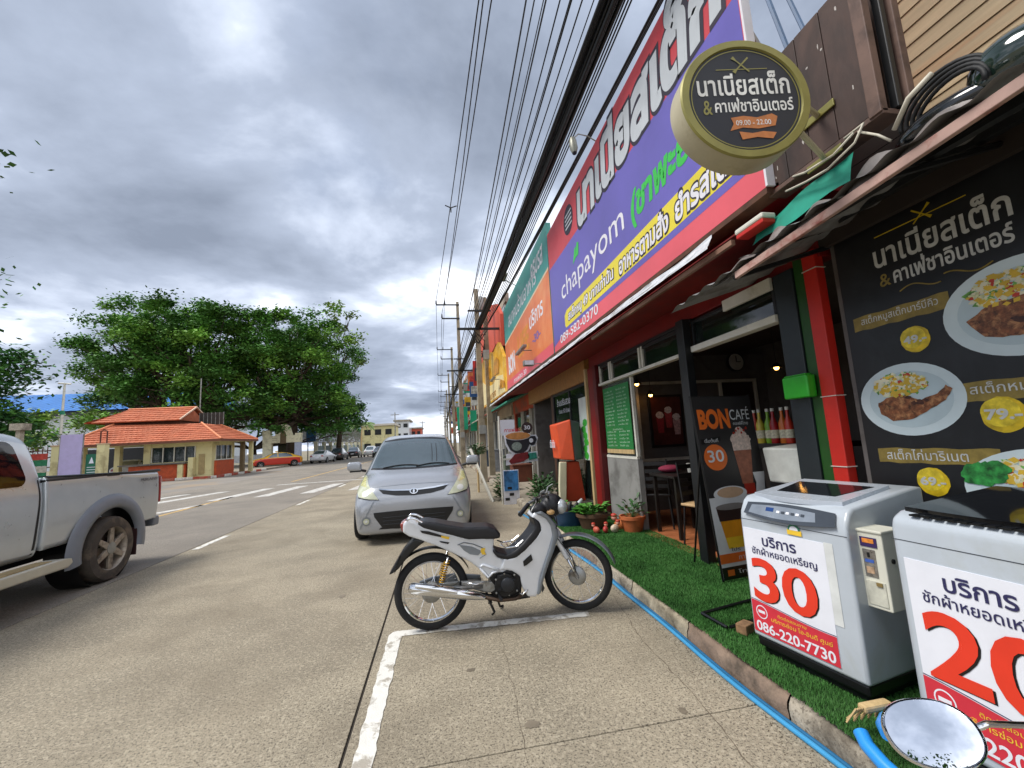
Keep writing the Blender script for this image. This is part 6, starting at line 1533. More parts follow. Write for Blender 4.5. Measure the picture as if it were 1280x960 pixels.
        P([(s*.67+.020*math.cos(2*PI*k/20), .365+.020*math.sin(2*PI*k/20)) for k in range(20)], 'fog_bulb', MATS['reflector_grey'], .018, .03)
        P(f([(.56, .64), (.76, .25), (.775, .255), (.575, .64)]), 'bumper_crease', m_mgrey, .003, .05)
        # mirrors
        mb = MB(); mb.prism([(s*.87, 1.07), (s*.90, 1.055), (s*1.07, 1.06), (s*1.10, 1.09), (s*1.10, 1.17), (s*1.07, 1.205), (s*.93, 1.21), (s*.88, 1.18)], lambda u, v, w: (u, w, v), .97, 1.08)
        organic(mb, 'door_mirror', m_cs, t, .014, 8)
        local(MB().box(min(s*.88, s*1.06), max(s*.88, s*1.06), .99, 1.07, 1.035, 1.062), 'mirror_base', m_ctrim, t, bevel=.01)
        local(MB().tube([(s*.82, 1.12, 1.04), (s*.92, 1.05, 1.07)], .022, 8), 'mirror_stalk', m_ctrim, t)
        # side windows, door cuts
        P([(1.42, 1.05), (2.25, 1.06), (2.25, 1.50), (1.85, 1.48)], 'side_window', m_cglass, .004, .06, 'x', -s)
        P([(2.33, 1.06), (3.05, 1.07), (3.05, 1.50), (2.33, 1.50)], 'side_window', m_cglass, .004, .06, 'x', -s)
        P([(3.13, 1.08), (3.7, 1.12), (3.6, 1.47), (3.13, 1.50)], 'side_window', m_cglass, .004, .06, 'x', -s)
        for yy in (1.22, 2.28, 3.1): P([(yy, .32), (yy+.008, .32), (yy+.008, 1.0), (yy, 1.0)], 'door_gap', m_ctrim, .003, .1, 'x', -s)
        for yy in (2.05, 2.9): P(rect(yy, .92, yy+.16, .95), 'door_handle', m_cs, .02, .05, 'x', -s)
        for yy in (.72, 3.40):
            P([(yy+.335*math.cos(PI*k/14*1.12-.19), .31+.335*math.sin(PI*k/14*1.12-.19)) for k in range(15)], 'wheel_arch', m_bk2, .004, .05, 'x', -s)
            car_wheel(t, s*.785 if s > 0 or yy > 1 else -.815, yy, .31, .19, s)
    # bonnet line
    n = 12
    P([(-.60+1.2*k/n, .838+.018*math.cos((k/n-.5)*PI)) for k in range(n+1)] + [(.60-1.2*k/n, .833+.018*math.cos((k/n-.5)*PI)) for k in range(n+1)], 'bonnet_gap', m_mgrey, .003, .05)
    # window sticker tokens hanging behind the glass
    for x in (.28, .36): P([(x, 1.14), (x+.012, 1.14), (x+.02, 1.30), (x+.01, 1.46), (x, 1.46), (x+.008, 1.30)], 'hanging_cord', m_ctrim, .0105, .05)
    return t
mpv = build_mpv()
mpv.matrix_basis = TR(-.415, 6.64, 0, rad(1.6)) @ Matrix.Diagonal((1.03, 1, 1, 1))

# ---- silver pickup passing on the left (tail towards +y)
def build_pickup():
    t = thing('pickup_truck', 'silver extended cab pickup truck with grey wheel arches driving out of frame on the left', 'pickup truck', (-4.95, 7.12, 0))
    m_pk = mat('pickup_silver', '#c0c7cc', rough=.3, metal=.4, var=.03, coat=.6); m_pg = mat('pickup_grey_flare', '#7c828b', rough=.45, var=.05, metal=.1)
    W = .86
    # bed: outer wall, local y = 0 tail, -y towards the cab
    def side_profile(y):   # half width bulge
        return W
    bed = [(-1.92, .56), (-.02, .62), (0, .70), (.0, 1.27), (-1.92, 1.33)]
    mb = MB(); prof = [(.0, 0), ]
    # body side as a curved sheet in z, with wheel arch cut out
    R_, yc, zc = .47, -.98, .42
    def bedsheet(s):
        vs = []; fs = []; ny, nz = 48, 14
        idx = {}
        for i in range(ny+1):
            y = -1.918 + 1.898*i/ny
            d = y - yc
            zlow = .58 + .03*(i/ny)
            if abs(d) < R_: zlow = max(zlow, zc + math.sqrt(R_*R_ - d*d))
            ztop = 1.325 - .055*i/ny
            for j in range(nz+1):
                v = j/nz; z = zlow + (ztop-zlow)*v
                x = W + .025*math.sin(PI*min(1, max(0, (z-.55)/.75))) - (.05 if i == ny else (.02 if i == ny-1 else 0))
                if z > ztop-.03: x -= .012
                vs.append((s*x, y, z))
        for i in range(ny):
            for j in range(nz): a = i*(nz+1)+j; fs.append((a, a+nz+1, a+nz+2, a+1))
        return MB().add(vs, fs)
    for s in (1, -1):
        o = local(bedsheet(s), 'bed_side', m_pk, t, smooth=True, fix=False)
        sm = o.modifiers.new('solid', 'SOLIDIFY'); sm.thickness = .04; sm.offset = -s if s == 1 else 1
        # flare: swept band round the arch
        n = 26; vs = []; fs = []
        for k in range(n+1):
            a = rad(-12 + 204*k/n)
            for r, dx in ((R_+.155, .010), (R_+.13, .040), (R_+.04, .062), (R_-.01, .05), (R_-.015, .0)):
                vs.append((s*(W+.012+dx), yc + r*math.cos(a)*(1.0 if math.cos(a) > 0 else 1.06), zc + r*math.sin(a)))
        m5 = 5
        for k in range(n):
            for j in range(m5-1): fs.append((k*m5+j, k*m5+j+1, (k+1)*m5+j+1, (k+1)*m5+j))
        local(MB().add(vs, fs), 'wheel_flare', m_pg, t, smooth=True)
        local(MB().box(min(s*.55, s*.86), max(s*.55, s*.86), yc-R_, yc+R_, zc+.0, zc+.03), 'inner_arch', m_bk2, t)
        mbx = MB(); mbx.lathe([(R_, -.16), (R_, .16)], 30, Matrix.Translation((s*.70, yc, zc)) @ Matrix.Rotation(PI/2, 4, 'Y'), cap=False)
        local(mbx, 'arch_liner', m_bk2, t, smooth=True)
        # mud flap
        local(MB().box(min(s*.62, s*.90), max(s*.62, s*.90), yc+R_-.03, yc+R_-.015, .20, .55), 'mud_flap', mat('mudflap_maroon', '#3a2020', rough=.7), t)
        # running board
        local(MB().prism([(-3.9, .36), (-1.78, .36), (-1.72, .40), (-1.74, .45), (-1.88, .47), (-3.9, .45)], lambda u, v, w: (w, u, v), s*(W-.03), s*(W+.17)), 'running_board', mat('step_silver', '#c6c3b4', rough=.35, metal=.3, var=.05), t, bevel=.02, seg=3)
        local(MB().box(min(s*(W), s*(W+.14)), max(s*(W), s*(W+.14)), -3.85, -1.95, .462, .474), 'step_tread', mat('step_tan', '#a8946c', rough=.8, var=.15, scale=12), t)
        for yy, in ((-.98,), (-4.05,)):
            car_wheel(t, s*.79, yy, .385, .26, s, spokes=6, tyre=mat('dusty_tyre', '#4a443e', rough=.9, var=.2, scale=8, dirt='#7a6c5c', dscale=3, bump=.2), rimm=mat('dusty_rim', '#a59a8c', rough=.45, metal=.4, var=.15, dirt='#5f564c', dscale=9))
    # top rails, tail gate, bed floor, bumper, tail lamps
    for s in (1, -1): local(MB().box(min(s*.80, s*.862), max(s*.80, s*.862), -1.92, -.03, 1.265, 1.30, Matrix.Rotation(0, 4, 'X')), 'rail_cap', m_bk2, t, bevel=.01)
    for s in (1, -1):
        local(MB().add([(s*.79, -1.92, 1.325), (s*.875, -1.92, 1.325), (s*.865, -.05, 1.272), (s*.79, -.05, 1.272), (s*.79, -1.92, 1.335), (s*.865, -1.92, 1.335), (s*.865, -.05, 1.283), (s*.79, -.05, 1.283)], [(0,3,2,1),(4,5,6,7),(0,1,5,4),(1,2,6,5),(2,3,7,6),(3,0,4,7)]), 'bed_rail', mat('bed_rail_dark', '#3c4248', rough=.5), t)
        local(MB().box(min(s*.74, s*.872), max(s*.74, s*.868), -.03, .005, .82, 1.20), 'tail_lamp', mat('tail_lens_red', '#9c2f2a', rough=.12, coat=.8), t, bevel=.02)
    local(MB().box(-.76, .76, -.05, .0, .66, 1.27), 'tailgate', m_pk, t, bevel=.015)
    local(MB().box(-.74, .74, -1.9, -.05, .60, .66), 'bed_floor', m_bk2, t)
    local(MB().box(-.80, .80, -.02, .12, .48, .62), 'rear_bumper', m_pg, t, bevel=.03, seg=3)
    local(MB().box(-.4, .4, -5.0, -.1, .38, .56), 'chassis', m_bk2, t)
    # cab
    def cs(zt, wt, zm=1.18, zb=.50, wm=W): return sect(zb, zt, wm-.02, wm, wt, zm, .04)
    st = [(-1.925, cs(1.72, .66)), (-1.93, cs(1.76, .67)), (-1.96, cs(1.80, .68)), (-2.3, cs(1.845, .69)), (-2.9, cs(1.86, .69)), (-3.35, cs(1.82, .67)), (-3.7, cs(1.55, .66)), (-4.05, cs(1.22, .66, 1.05)), (-4.6, cs(1.14, .68, 1.0)), (-5.0, cs(1.02, .66, .88)), (-5.15, cs(.85, .62, .72, .42))]
    cab = local(loft(st), 'cab', m_pk, t, smooth='auto')
    sb = cab.modifiers.new('subsurf', 'SUBSURF'); sb.levels = 2; sb.render_levels = 2
    bv = bvh_of(cab)
    for s in (1, -1):
        PX_ = lambda poly, name, m, off=.005, cell=.06: project(poly, bv, 'x', off, m, t, name, cell, -s)
        def rnd_rect(y0, y1, z0, z1, r=.07, sl=0):
            out = []
            for cx_, cz_, a0 in ((y1-r, z0+r, -90), (y1-r-sl, z1-r, 0), (y0+r+sl, z1-r, 90), (y0+r, z0+r, 180)):
                for k in range(5): a = rad(a0+22.5*k); out.append((cx_+r*math.cos(a), cz_+r*math.sin(a)))
            return out
        PX_(rnd_rect(-2.68, -2.09, 1.25, 1.70, .09, .04), 'rear_window', mat('pickup_glass', '#0c0e14', rough=.05, var=.1, coat=.0, spec=.5), .006)
        PX_([(-3.62, 1.24), (-2.76, 1.24), (-2.76, 1.70), (-3.28, 1.70)], 'door_window', MATS['pickup_glass'], .006)
        PX_([(-2.72, .54), (-2.71, .54), (-2.71, 1.75), (-2.72, 1.75)], 'door_gap', m_ctrim, .003, .1)
        PX_([(-1.99, .56), (-1.96, .56), (-1.955, 1.1), (-1.95, 1.30), (-1.965, 1.30), (-1.975, 1.1)], 'cab_gap', m_ctrim, .002, .1)
        PX_(rect(-3.0, 1.02, -2.8, 1.06), 'door_handle', m_chr, .03)
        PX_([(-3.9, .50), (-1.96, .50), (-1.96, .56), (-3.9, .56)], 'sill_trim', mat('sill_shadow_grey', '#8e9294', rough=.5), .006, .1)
        local(MB().ball((s*1.02, -3.5, 1.22), (.10, .07, .11), 12, 8), 'door_mirror', m_pk, t, smooth=True)
    project([(-.62, 1.22), (.62, 1.22), (.55, 1.70), (-.55, 1.70)], bv, 'y', .006, MATS['pickup_glass'], t, 'windscreen', .08, 1)
    project([(-.55, 1.30), (.55, 1.30), (.52, 1.66), (-.52, 1.66)], bv, 'y', .006, MATS['pickup_glass'], t, 'back_window', .08, -1)
    # model lettering on the bed side
    lettering('PRERUNNER', (W+.022, -.50, 1.155), (0, 1, 0), (0, 0, 1), .36, .035, mat('decal_dark', '#4a3f42'), t, bold=.02, off=.006, shear=.3, loc=True)
    return t
pk = build_pickup()
pk.matrix_basis = TR(-4.965, 7.12, 0, rad(1.0))

# ---- distant cars
def small_car(label, M, body_m, top_m=None, length=4.4, zt=1.42, sign=False, group='cars by the far pavement'):
    t = thing('parked_car', label, 'car', (0, 0, 0), 0, group)
    h = length/2
    st = [(-h, sect(.35, .62, .55, .62, .5, .5)), (-h+.12, sect(.25, .78, .76, .8, .6, .6)), (-h+.5, sect(.22, .88, .82, .85, .68, .75)), (-h+1.15, sect(.22, .98, .83, .86, .72, .86)), (-h+1.75, sect(.22, zt-.12, .83, .86, .60, .90)), (-h+2.2, sect(.22, zt, .83, .86, .57, .91)),
          (h-1.3, sect(.22, zt-.02, .83, .86, .57, .92)), (h-.75, sect(.24, 1.10, .83, .85, .62, .92)), (h-.2, sect(.28, 1.0, .78, .82, .66, .88)), (h, sect(.36, .86, .66, .7, .58, .75))]
    body = local(loft(st), 'body', body_m, t, smooth=True); sb = body.modifiers.new('subsurf', 'SUBSURF'); sb.levels = 1; sb.render_levels = 1
    bv = bvh_of(body)
    for s in (1, -1):
        if top_m: project([(-h+.05, .40), (-h+.4, .26), (h-.4, .26), (h-.04, .42), (h-.06, .76), (h-.6, .88), (-h+1.2, .90), (-h+.5, .80), (-h+.1, .68)], bv, 'x', .005, top_m, t, 'lower_body', .12, -s)
        project([(-h+1.45, .96), (-.02, .96), (-.02, zt-.10), (-h+1.95, zt-.10)], bv, 'x', .009, m_cglass, t, 'side_window', .12, -s)
        project([(.05, .96), (h-.95, .97), (h-1.25, zt-.10), (.05, zt-.10)], bv, 'x', .009, m_cglass, t, 'side_window', .12, -s)
        for yy in (-h+.85, h-.85):
            project([(yy+.36*math.cos(PI*k/10), .30+.36*math.sin(PI*k/10)) for k in range(11)], bv, 'x', .006, m_bk2, t, 'wheel_arch', .12, -s)
            car_wheel(t, s*.78, yy, .31, .2, s)
    project([(-.60, .98), (.60, .98), (.50, zt-.10), (-.50, zt-.10)], bv, 'y', .008, m_cglass, t, 'windscreen', .12, 1)
    project([(-.56, 1.02), (.56, 1.02), (.48, zt-.10), (-.48, zt-.10)], bv, 'y', .008, m_cglass, t, 'back_window', .12, -1)
    for s in (-1, 1):
        project([(s*.45, .62), (s*.72, .66), (s*.70, .76), (s*.45, .72)], bv, 'y', .01, m_lamp, t, 'headlight', .12, 1)
        project([(s*.45, .72), (s*.70, .72), (s*.68, .86), (s*.45, .86)], bv, 'y', .01, mat('tail_lens_red', '#9c2f2a'), t, 'tail_lamp', .12, -1)
    project(rect(-.22, .50, .22, .62), bv, 'y', .012, m_post, t, 'number_plate', .12, 1); project(rect(-.22, .55, .22, .67), bv, 'y', .012, m_post, t, 'number_plate', .12, -1)
    if sign: local(MB().box(-.3, .3, -.08, .08, zt+.01, zt+.12), 'roof_sign', m_pyel, t, bevel=.03)
    t.matrix_basis = M
    return t
m_taxr = mat('taxi_red', '#c2301f', rough=.3, var=.04, coat=.6); m_taxy = mat('taxi_yellow', '#dba92a', rough=.3, var=.04, coat=.6)
small_car('red and yellow taxi parked side on beyond the guardhouse', TR(-16.0, 45.2, 0, rad(-62)), m_taxy, m_taxr, 4.6, 1.45, True)
m_cw = mat('car_white', '#d4d6d8', rough=.3, coat=.6); m_cdk = mat('car_dark', '#26282c', rough=.3, coat=.6); m_cdg = mat('car_bronze', '#4a4440', rough=.3, coat=.6)
small_car('white hatchback parked beyond the taxi, nearest of its row', TR(-13.0, 50.5, 0, rad(176)), m_cw, None, 4.2)
small_car('dark brown car parked just behind the white hatchback', TR(-12.9, 57.5, 0, rad(180)), m_cdg, None, 4.3, 1.6)
small_car('dark estate car fourth in the row along the wall', TR(-12.6, 66, 0, rad(182)), m_cdk, None, 4.3, 1.6)
small_car('white pickup like car farthest in the row', TR(-10.5, 68, 0, rad(180)), m_cw, None, 4.8, 1.65)
small_car('dark car in the far lane half hidden by the silver carrier', TR(-8.4, 62, 0, rad(2)), m_cdk, None, 4.3, 1.5)

# ================================================================ FAR SIDE: GUARDHOUSE, GATE, FENCE, BUILDINGS
m_roof = mat('orange_roof_tile', '#bd6c4a', rough=.7, var=.14, scale=2.0, dirt='#a8502c', dscale=1.2, stretch=(1, 1, 1))
m_cream = mat('cream_wall', '#d8cf9c', rough=.8, var=.06, scale=1.5, dirt='#a89c72', dscale=.9, dlo=.55)
m_brk = mat('orange_brick_dado', '#b9522e', rough=.8, var=.15, scale=5)
m_dk = mat('dark_opening', '#1b1e20', rough=.6, var=.2)
m_win = glass('guard_window', '#2c3a3c', .05, .6)
gh = thing('guardhouse', 'cream guardhouse with two tier orange tiled roof and brick red dado at the gate', 'guardhouse', (-18.5, 33, 0))
Z0 = .12
def bb(n, m, *a, bevel=0, p=None): return MB().box(*a).build(n, m, p or gh, bevel=bevel)
def tiles(parent, a, b, c, d, n, name='roof_slope', m=None):
    """slope a-b (eave) to d-c (top) in n stepped courses"""
    a, b, c, d = map(Vector, (a, b, c, d)); mb = MB()
    nn = (b-a).cross(d-a).normalized()
    if nn.z < 0: nn = -nn
    for k in range(n):
        t0, t1 = k/n, (k+1.08)/n; t1 = min(t1, 1)
        l0, r0, l1, r1 = a.lerp(d, t0), b.lerp(c, t0), a.lerp(d, t1), b.lerp(c, t1)
        h = .045
        mb.add([l0+nn*h, r0+nn*h, r1, l1, l0-nn*.03, r0-nn*.03], [(0, 1, 2, 3), (0, 4, 5, 1)])
        w = (r0-l0).length; m_ = int(w/.30)
        for q in range(m_):       # roll ribs
            f = (q+.5)/m_; p0, p1 = l0.lerp(r0, f)+nn*(h+.02), l1.lerp(r1, f)+nn*.02
            u = (r0-l0).normalized()*.045
            mb.add([p0-u-nn*.02, p0, p0+u-nn*.02, p1-u-nn*.02, p1, p1+u-nn*.02], [(0, 1, 4, 3), (1, 2, 5, 4)])
    return mb.build(name, m or m_roof, parent, fix=False)
E0 = (-23.0, 30.1, 2.5); E1 = (-14.0, 30.1, 2.5); E2 = (-14.0, 35.7, 2.5); E3 = (-23.0, 35.7, 2.5)
T0 = (-21.6, 32.3, 3.85); T1 = (-16.3, 32.3, 3.72); T2 = (-16.3, 34.6, 3.72); T3 = (-21.6, 34.6, 3.85)
tiles(gh, E0, E1, T1, T0, 9); tiles(gh, E1, E2, T2, T1, 9); tiles(gh, E2, E3, T3, T2, 6); tiles(gh, E3, E0, T0, T3, 9)
bb('ceiling', m_cream, -22.9, -14.1, 30.2, 35.6, 2.38, 2.46)
bb('fascia', mat('brown_fascia', '#6b3f2c', rough=.7), -23.02, -13.98, 30.06, 30.10, 2.38, 2.52); bb('fascia', MATS['brown_fascia'], -14.0, -13.96, 30.1, 35.7, 2.38, 2.52)
bb('clerestory', MATS['brown_fascia'], -22.4, -17.9, 32.7, 35.0, 3.7, 4.1)
tiles(gh, (-22.8, 32.1, 4.02), (-17.55, 32.1, 4.02), (-17.55, 34, 5.0), (-21.9, 34, 5.0), 6)
tiles(gh, (-17.55, 35.9, 4.02), (-23.2, 35.9, 4.02), (-21.9, 34, 5.0), (-17.55, 34, 5.0), 6)
tiles(gh, (-23.2, 35.9, 4.02), (-23.2, 32.1, 4.02), (-21.9, 34, 5.0), (-21.9, 34.01, 5.0), 6)
MB().prism([(32.5, 4.02), (35.5, 4.02), (34, 4.85)], lambda u, v, w: (w, u, v), -17.8, -17.7).build('gable', m_roof, gh)
for a, b in (((-17.52, 32.05, 4.05), (-17.52, 34, 5.06)), ((-17.52, 35.95, 4.05), (-17.52, 34, 5.06))): MB().tube([a, b], .06, 4).build('verge_board', mat('verge_cream', '#d9b9a0', rough=.6), gh)
for a, b in ((E1, T1), (E0, T0), (E2, T2)): MB().tube([Vector(a)+Vector((0, 0, .05)), Vector(b)+Vector((0, 0, .06))], .07, 6).build('hip_ridge', mat('ridge_tile', '#d98a60', rough=.7), gh)
MB().tube([(-21.9, 34, 5.05), (-17.5, 34, 5.05)], .07, 6).build('ridge', MATS['ridge_tile'], gh)
bb('solar_panel', mat('dark_mesh', '#3a3430', rough=.8), -17.3, -15.7, 34.0, 34.1, 3.72, 4.6)
for k in range(7): bb('mesh_post', m_metal, -17.3+k*.265, -17.27+k*.265, 33.96, 33.99, 3.7, 4.62)
MB().tube([(-17.4, 34.2, 4.9), (-17.4, 34.2, 7.2)], .04, 6).build('aerial', m_metal, gh)
# walls
bb('wall', m_cream, -18.95, -18.55, 31.0, 31.25, Z0, 2.38); bb('wall', m_cream, -18.55, -15.9, 31.06, 31.22, Z0, 1.18); bb('wall', m_cream, -18.55, -15.9, 31.06, 31.22, 2.15, 2.38)
bb('wall', m_cream, -15.9, -14.95, 31.0, 31.25, Z0, 2.38)
bb('wall', m_cream, -15.12, -14.95, 31.25, 31.5, Z0, 2.38); bb('wall', m_cream, -15.1, -14.96, 31.5, 33.7, Z0, 1.18); bb('wall', m_cream, -15.1, -14.96, 31.5, 33.7, 2.15, 2.38); bb('wall', m_cream, -15.12, -14.95, 33.7, 34.1, Z0, 2.38)
bb('wall', m_dk, -18.8, -15.1, 34.0, 34.1, Z0, 2.38)
bb('dado', m_brk, -19.6, -16.35, 30.75, 30.95, Z0, 1.02); bb('counter', mat('grey_counter', '#6e6a66', rough=.7), -20.1, -16.3, 30.55, 31.0, 1.06, 1.14)
bb('dado', m_brk, -14.95, -14.80, 31.35, 33.75, Z0, 1.12); bb('sill', MATS['white_frame'], -14.97, -14.76, 31.35, 33.75, 1.14, 1.20)
for x in (-18.5, -17.85, -17.2, -16.55, -15.97): bb('mullion', m_white, x-.03, x+.03, 31.02, 31.06, 1.18, 2.15)
for k, x in enumerate((-18.47, -17.82, -17.17, -16.52)): bb('pane', m_win, x, x+.59, 31.09, 31.11, 1.18, 2.15)
for y in (31.5, 32.2, 32.95, 33.66): bb('mullion', m_white, -14.96, -14.93, y-.03, y+.03, 1.2, 2.15)
for y in (31.53, 32.23, 32.98): bb('pane', m_win, -15.02, -15.0, y, y+.66, 1.2, 2.15)
bb('pillar', m_cream, -20.6, -20.3, 31.0, 31.3, Z0, 2.38); bb('pillar', m_cream, -22.6, -22.3, 31.0, 31.3, Z0, 2.38); bb('pillar', m_cream, -14.45, -14.2, 35.2, 35.45, Z0, 2.38)
bb('pillar', mat('brown_pillar', '#7a6a4e', rough=.8), -14.8, -14.55, 34.6, 34.9, Z0, 2.38)
bb('gate_pier', m_cream, -16.15, -15.85, 30.62, 30.9, Z0, 1.42)
bb('gate_pier', m_cream, -16.75, -16.45, 30.62, 30.9, Z0, 1.0)
bb('column_panel', mat('tan_panel', '#a8966c', rough=.8), -15.7, -15.35, 30.94, 30.99, .3, 1.6)
bb('dark_porch_back', m_dk, -27, -18.9, 36.6, 36.7, Z0, 2.38)  # near-black sheet put in to keep the back of the porch dark
# car under the porch
small_car('white car standing in the dark porch of the guardhouse', TR(-21.4, 34.0, .05, rad(200)), m_cw, None, 4.0, 1.45, group='cars by the far pavement')
# fence with gate piers, purple banner, green board
for x, lb in ((-18.35, 'left cream gate pier beside the purple banner'), (-16.45, 'right cream gate pier with a dark iron hoop on top')):
    t = thing('gate_pier', lb, 'pier', (x, 24, 0)); bb('shaft', m_cream, x-.17, x+.17, 23.85, 24.15, 0, 2.30, p=t); bb('cap', mat('pier_cap', '#c9a98a', rough=.8), x-.2, x+.2, 23.82, 24.18, 2.3, 2.36, p=t)
    if x > -17: MB().tube([(x-.14, 24, 2.36), (x-.14, 24, 2.95), (x, 24, 3.02), (x+.14, 24, 2.95), (x+.14, 24, 2.36)], .03, 6).build('iron_hoop', mat('rusty_iron', '#5a3226', rough=.8), t)
pb = thing('banner', 'pale lilac banner stretched between the gate piers', 'banner', (-17.7, 23.9, 0)); bb('cloth', mat('lilac_cloth', '#b9aed6', rough=.8, var=.05), -18.12, -17.2, 23.78, 23.80, .4, 2.85, p=pb)
for x in (-18.14, -17.18): bb('pole', m_metal, x-.02, x+.02, 23.80, 23.84, 0, 2.9, p=pb)
gbd = thing('notice_board', 'dark green board with a white triangle mark beside the lilac banner', 'board', (-16.8, 24, 0)); bb('panel', mat('board_green', '#1f6a50', rough=.6), -17.12, -16.62, 23.95, 24.0, .6, 1.85, p=gbd)
patch([(0, 0), (.22, 0), (.11, .32)], (-16.98, 23.95, 1.4), (1, 0, 0), (0, 0, 1), m_post, gbd, 'triangle_mark', off=.01)
for k in range(3): patch(rect(0, 0, .36, .03), (-17.05, 23.95, 1.2-k*.12), (1, 0, 0), (0, 0, 1), m_post, gbd, 'print_line', off=.01)
for k in range(2): bb('leg', m_metal, -17.1+k*.42, -17.05+k*.42, 24.0, 24.05, 0, .6, p=gbd)
fp = thing('fence_poster', 'red and green striped poster hanging on the fence left of the lilac banner', 'poster', (-19.2, 24, 0))
for k, c in enumerate(('#b8453c', '#2e7a54', '#b9b2a4', '#2e7a54', '#b8453c')): bb('stripe', mat('stripe_%d' % k, c, rough=.8, var=.2, scale=8), -19.7, -18.7, 23.9, 23.93, .5+.3*k, .79+.3*k, p=fp)
ff = thing('iron_fence', 'rusty iron rail fence running left from the cream gate pier', 'fence', (-22, 24, 0))
for z in (.5, 1.3, 2.1): bb('rail', MATS['rusty_iron'], -28, -18.55, 23.98, 24.02, z, z+.05, p=ff)
for k in range(48): bb('bar', MATS['rusty_iron'], -28+k*.2, -27.97+k*.2, 23.99, 24.01, .2, 2.3, p=ff)
sp_ = thing('lamp_pole', 'slim white lamp pole standing between the left trees and the blue roof', 'lamp pole', (-18.6, 24.4, 0)); MB().tube([(-18.6, 24.4, 0), (-18.62, 24.4, 5.5)], [.07, .045], 8).build('pole', m_white, sp_); MB().tube([(-18.9, 24.4, 5.5), (-18.35, 24.4, 5.45)], .04, 6).build('arm', m_white, sp_)
bb('band', mat('band_green', '#2f8a6a'), -18.68, -18.56, 24.33, 24.47, 3.9, 4.1, p=sp_)
wtn = thing('rooftop_tank', 'grey concrete tank block showing over the pickup cab', 'tank', (-16.8, 20, 0)); bb('block', m_conc, -17.05, -16.6, 20.0, 20.4, 2.9, 3.17, p=wtn); bb('stand', m_conc, -16.9, -16.75, 20.1, 20.3, 0, 2.9, p=wtn)
# archway at the far entrance
ga = thing('gate_arch', 'cream ceremonial gateway with a round arch and niche beyond the taxi', 'gateway', (-20, 60, 0)); Y0, Y1 = 59.7, 60.3
m_arch = mat('arch_cream', '#e0dbbd', rough=.8, var=.06, dirt='#a8a285', dscale=1.2)
MB().box(-22.35, -21.3, Y0, Y1, 0, 3.2).build('pier', m_arch, ga); MB().box(-18.55, -17.85, Y0, Y1, 0, 3.0).build('pier', mat('arch_blue_white', '#b4bcd0', rough=.7), ga)
MB().box(-22.35, -17.8, Y0-.05, Y1+.05, 3.0, 3.95).build('beam', m_arch, ga); MB().box(-22.4, -21.5, Y0-.05, Y1+.05, 3.95, 4.7).build('block', m_arch, ga); MB().box(-18.5, -17.75, Y0-.05, Y1+.05, 3.95, 4.2).build('block', m_arch, ga)
arc = [(-20.9, 3.95), (-20.75, 4.5), (-20.6, 5.0), (-20.3, 5.35), (-19.9, 5.45), (-19.5, 5.35), (-19.2, 5.0), (-19.05, 4.5), (-18.9, 3.95)]
MB().prism(arc, lambda u, v, w: (u, w, v), Y0-.05, Y1).build('crown_arch', m_arch, ga)
nic = [(-20.25, 2.9), (-20.25, 4.1), (-20.1, 4.45), (-19.9, 4.55), (-19.7, 4.45), (-19.55, 4.1), (-19.55, 2.9)]
MB().prism(nic, lambda u, v, w: (u, w, v), Y0-.10, Y0-.04).build('niche', mat('niche_brown', '#6a5a40', rough=.8), ga)
for y in (3.35, 3.6): MB().box(-21.2, -20.9+.3, Y0-.07, Y0-.04, y, y+.06).build('moulding', mat('arch_line', '#9a947a'), ga)
ew = thing('garden_wall', 'low dark hedge wall running behind the taxi and under the gateway', 'wall', (-20, 56, 0)); bb('wall', mat('mossy_wall', '#5a5a44', rough=.9, var=.2), -21.3, -18.6, 60.6, 60.9, 0, 2.4, p=ew); bb('pale_coping', m_cw, -26, -18.9, 50.2, 50.5, .5, 1.3, p=ew)
# boundary wall with posts, tall rack of thin poles
bw = thing('boundary_wall', 'pale boundary wall with posts and dark panels behind the parked cars', 'wall', (-15.6, 80, 0))
for k in range(17):
    y = 57 + k*3.6
    bb('post', m_arch, -15.8, -15.4, y, y+.4, 0, 2.5, p=bw)
    bb('panel', mat('fence_panel_%d' % (k % 3), ('#8a9a96', '#5f6a66', '#a8b0ac')[k % 3], rough=.8, var=.2), -15.62, -15.55, y+.42, y+3.58, .2, 2.0, p=bw)
pr = thing('pole_rack', 'dense rack of tall thin grey poles standing above the boundary wall', 'pole rack', (-16, 62, 0))
rnd = random.Random(4)
for k in range(60):
    y = 58 + k*.72; MB().box(-16.1, -16.02, y, y+.08, 0, 4.6 + rnd.uniform(-.6, .8)*(1 if y < 75 else .6)).build('thin_pole', m_metal, pr)
for z in (2.6, 3.4, 4.2): MB().box(-16.15, -16.1, 58, 101, z, z+.06).build('rail', m_metal, pr)
ga.matrix_basis = Matrix.Translation((-16.35, 48, 0)) @ Matrix.Diagonal((.82, .82, .80, 1))
bs = thing('blue_sign', 'blue signboard with white edge right of the cream gateway', 'sign', (-17, 60, 0)); bb('panel', mat('sign_blue', '#2f6a9c', rough=.5, var=.2, scale=2), -17.0, -15.9, 58.0, 58.1, 2.6, 4.1, p=bs); bb('white_edge', m_post, -17.5, -17.05, 58.0, 58.1, 2.7, 4.0, p=bs)
for x in (-16.9, -16.0): bb('leg', m_metal, x, x+.1, 58.1, 58.2, 0, 2.6, p=bs)
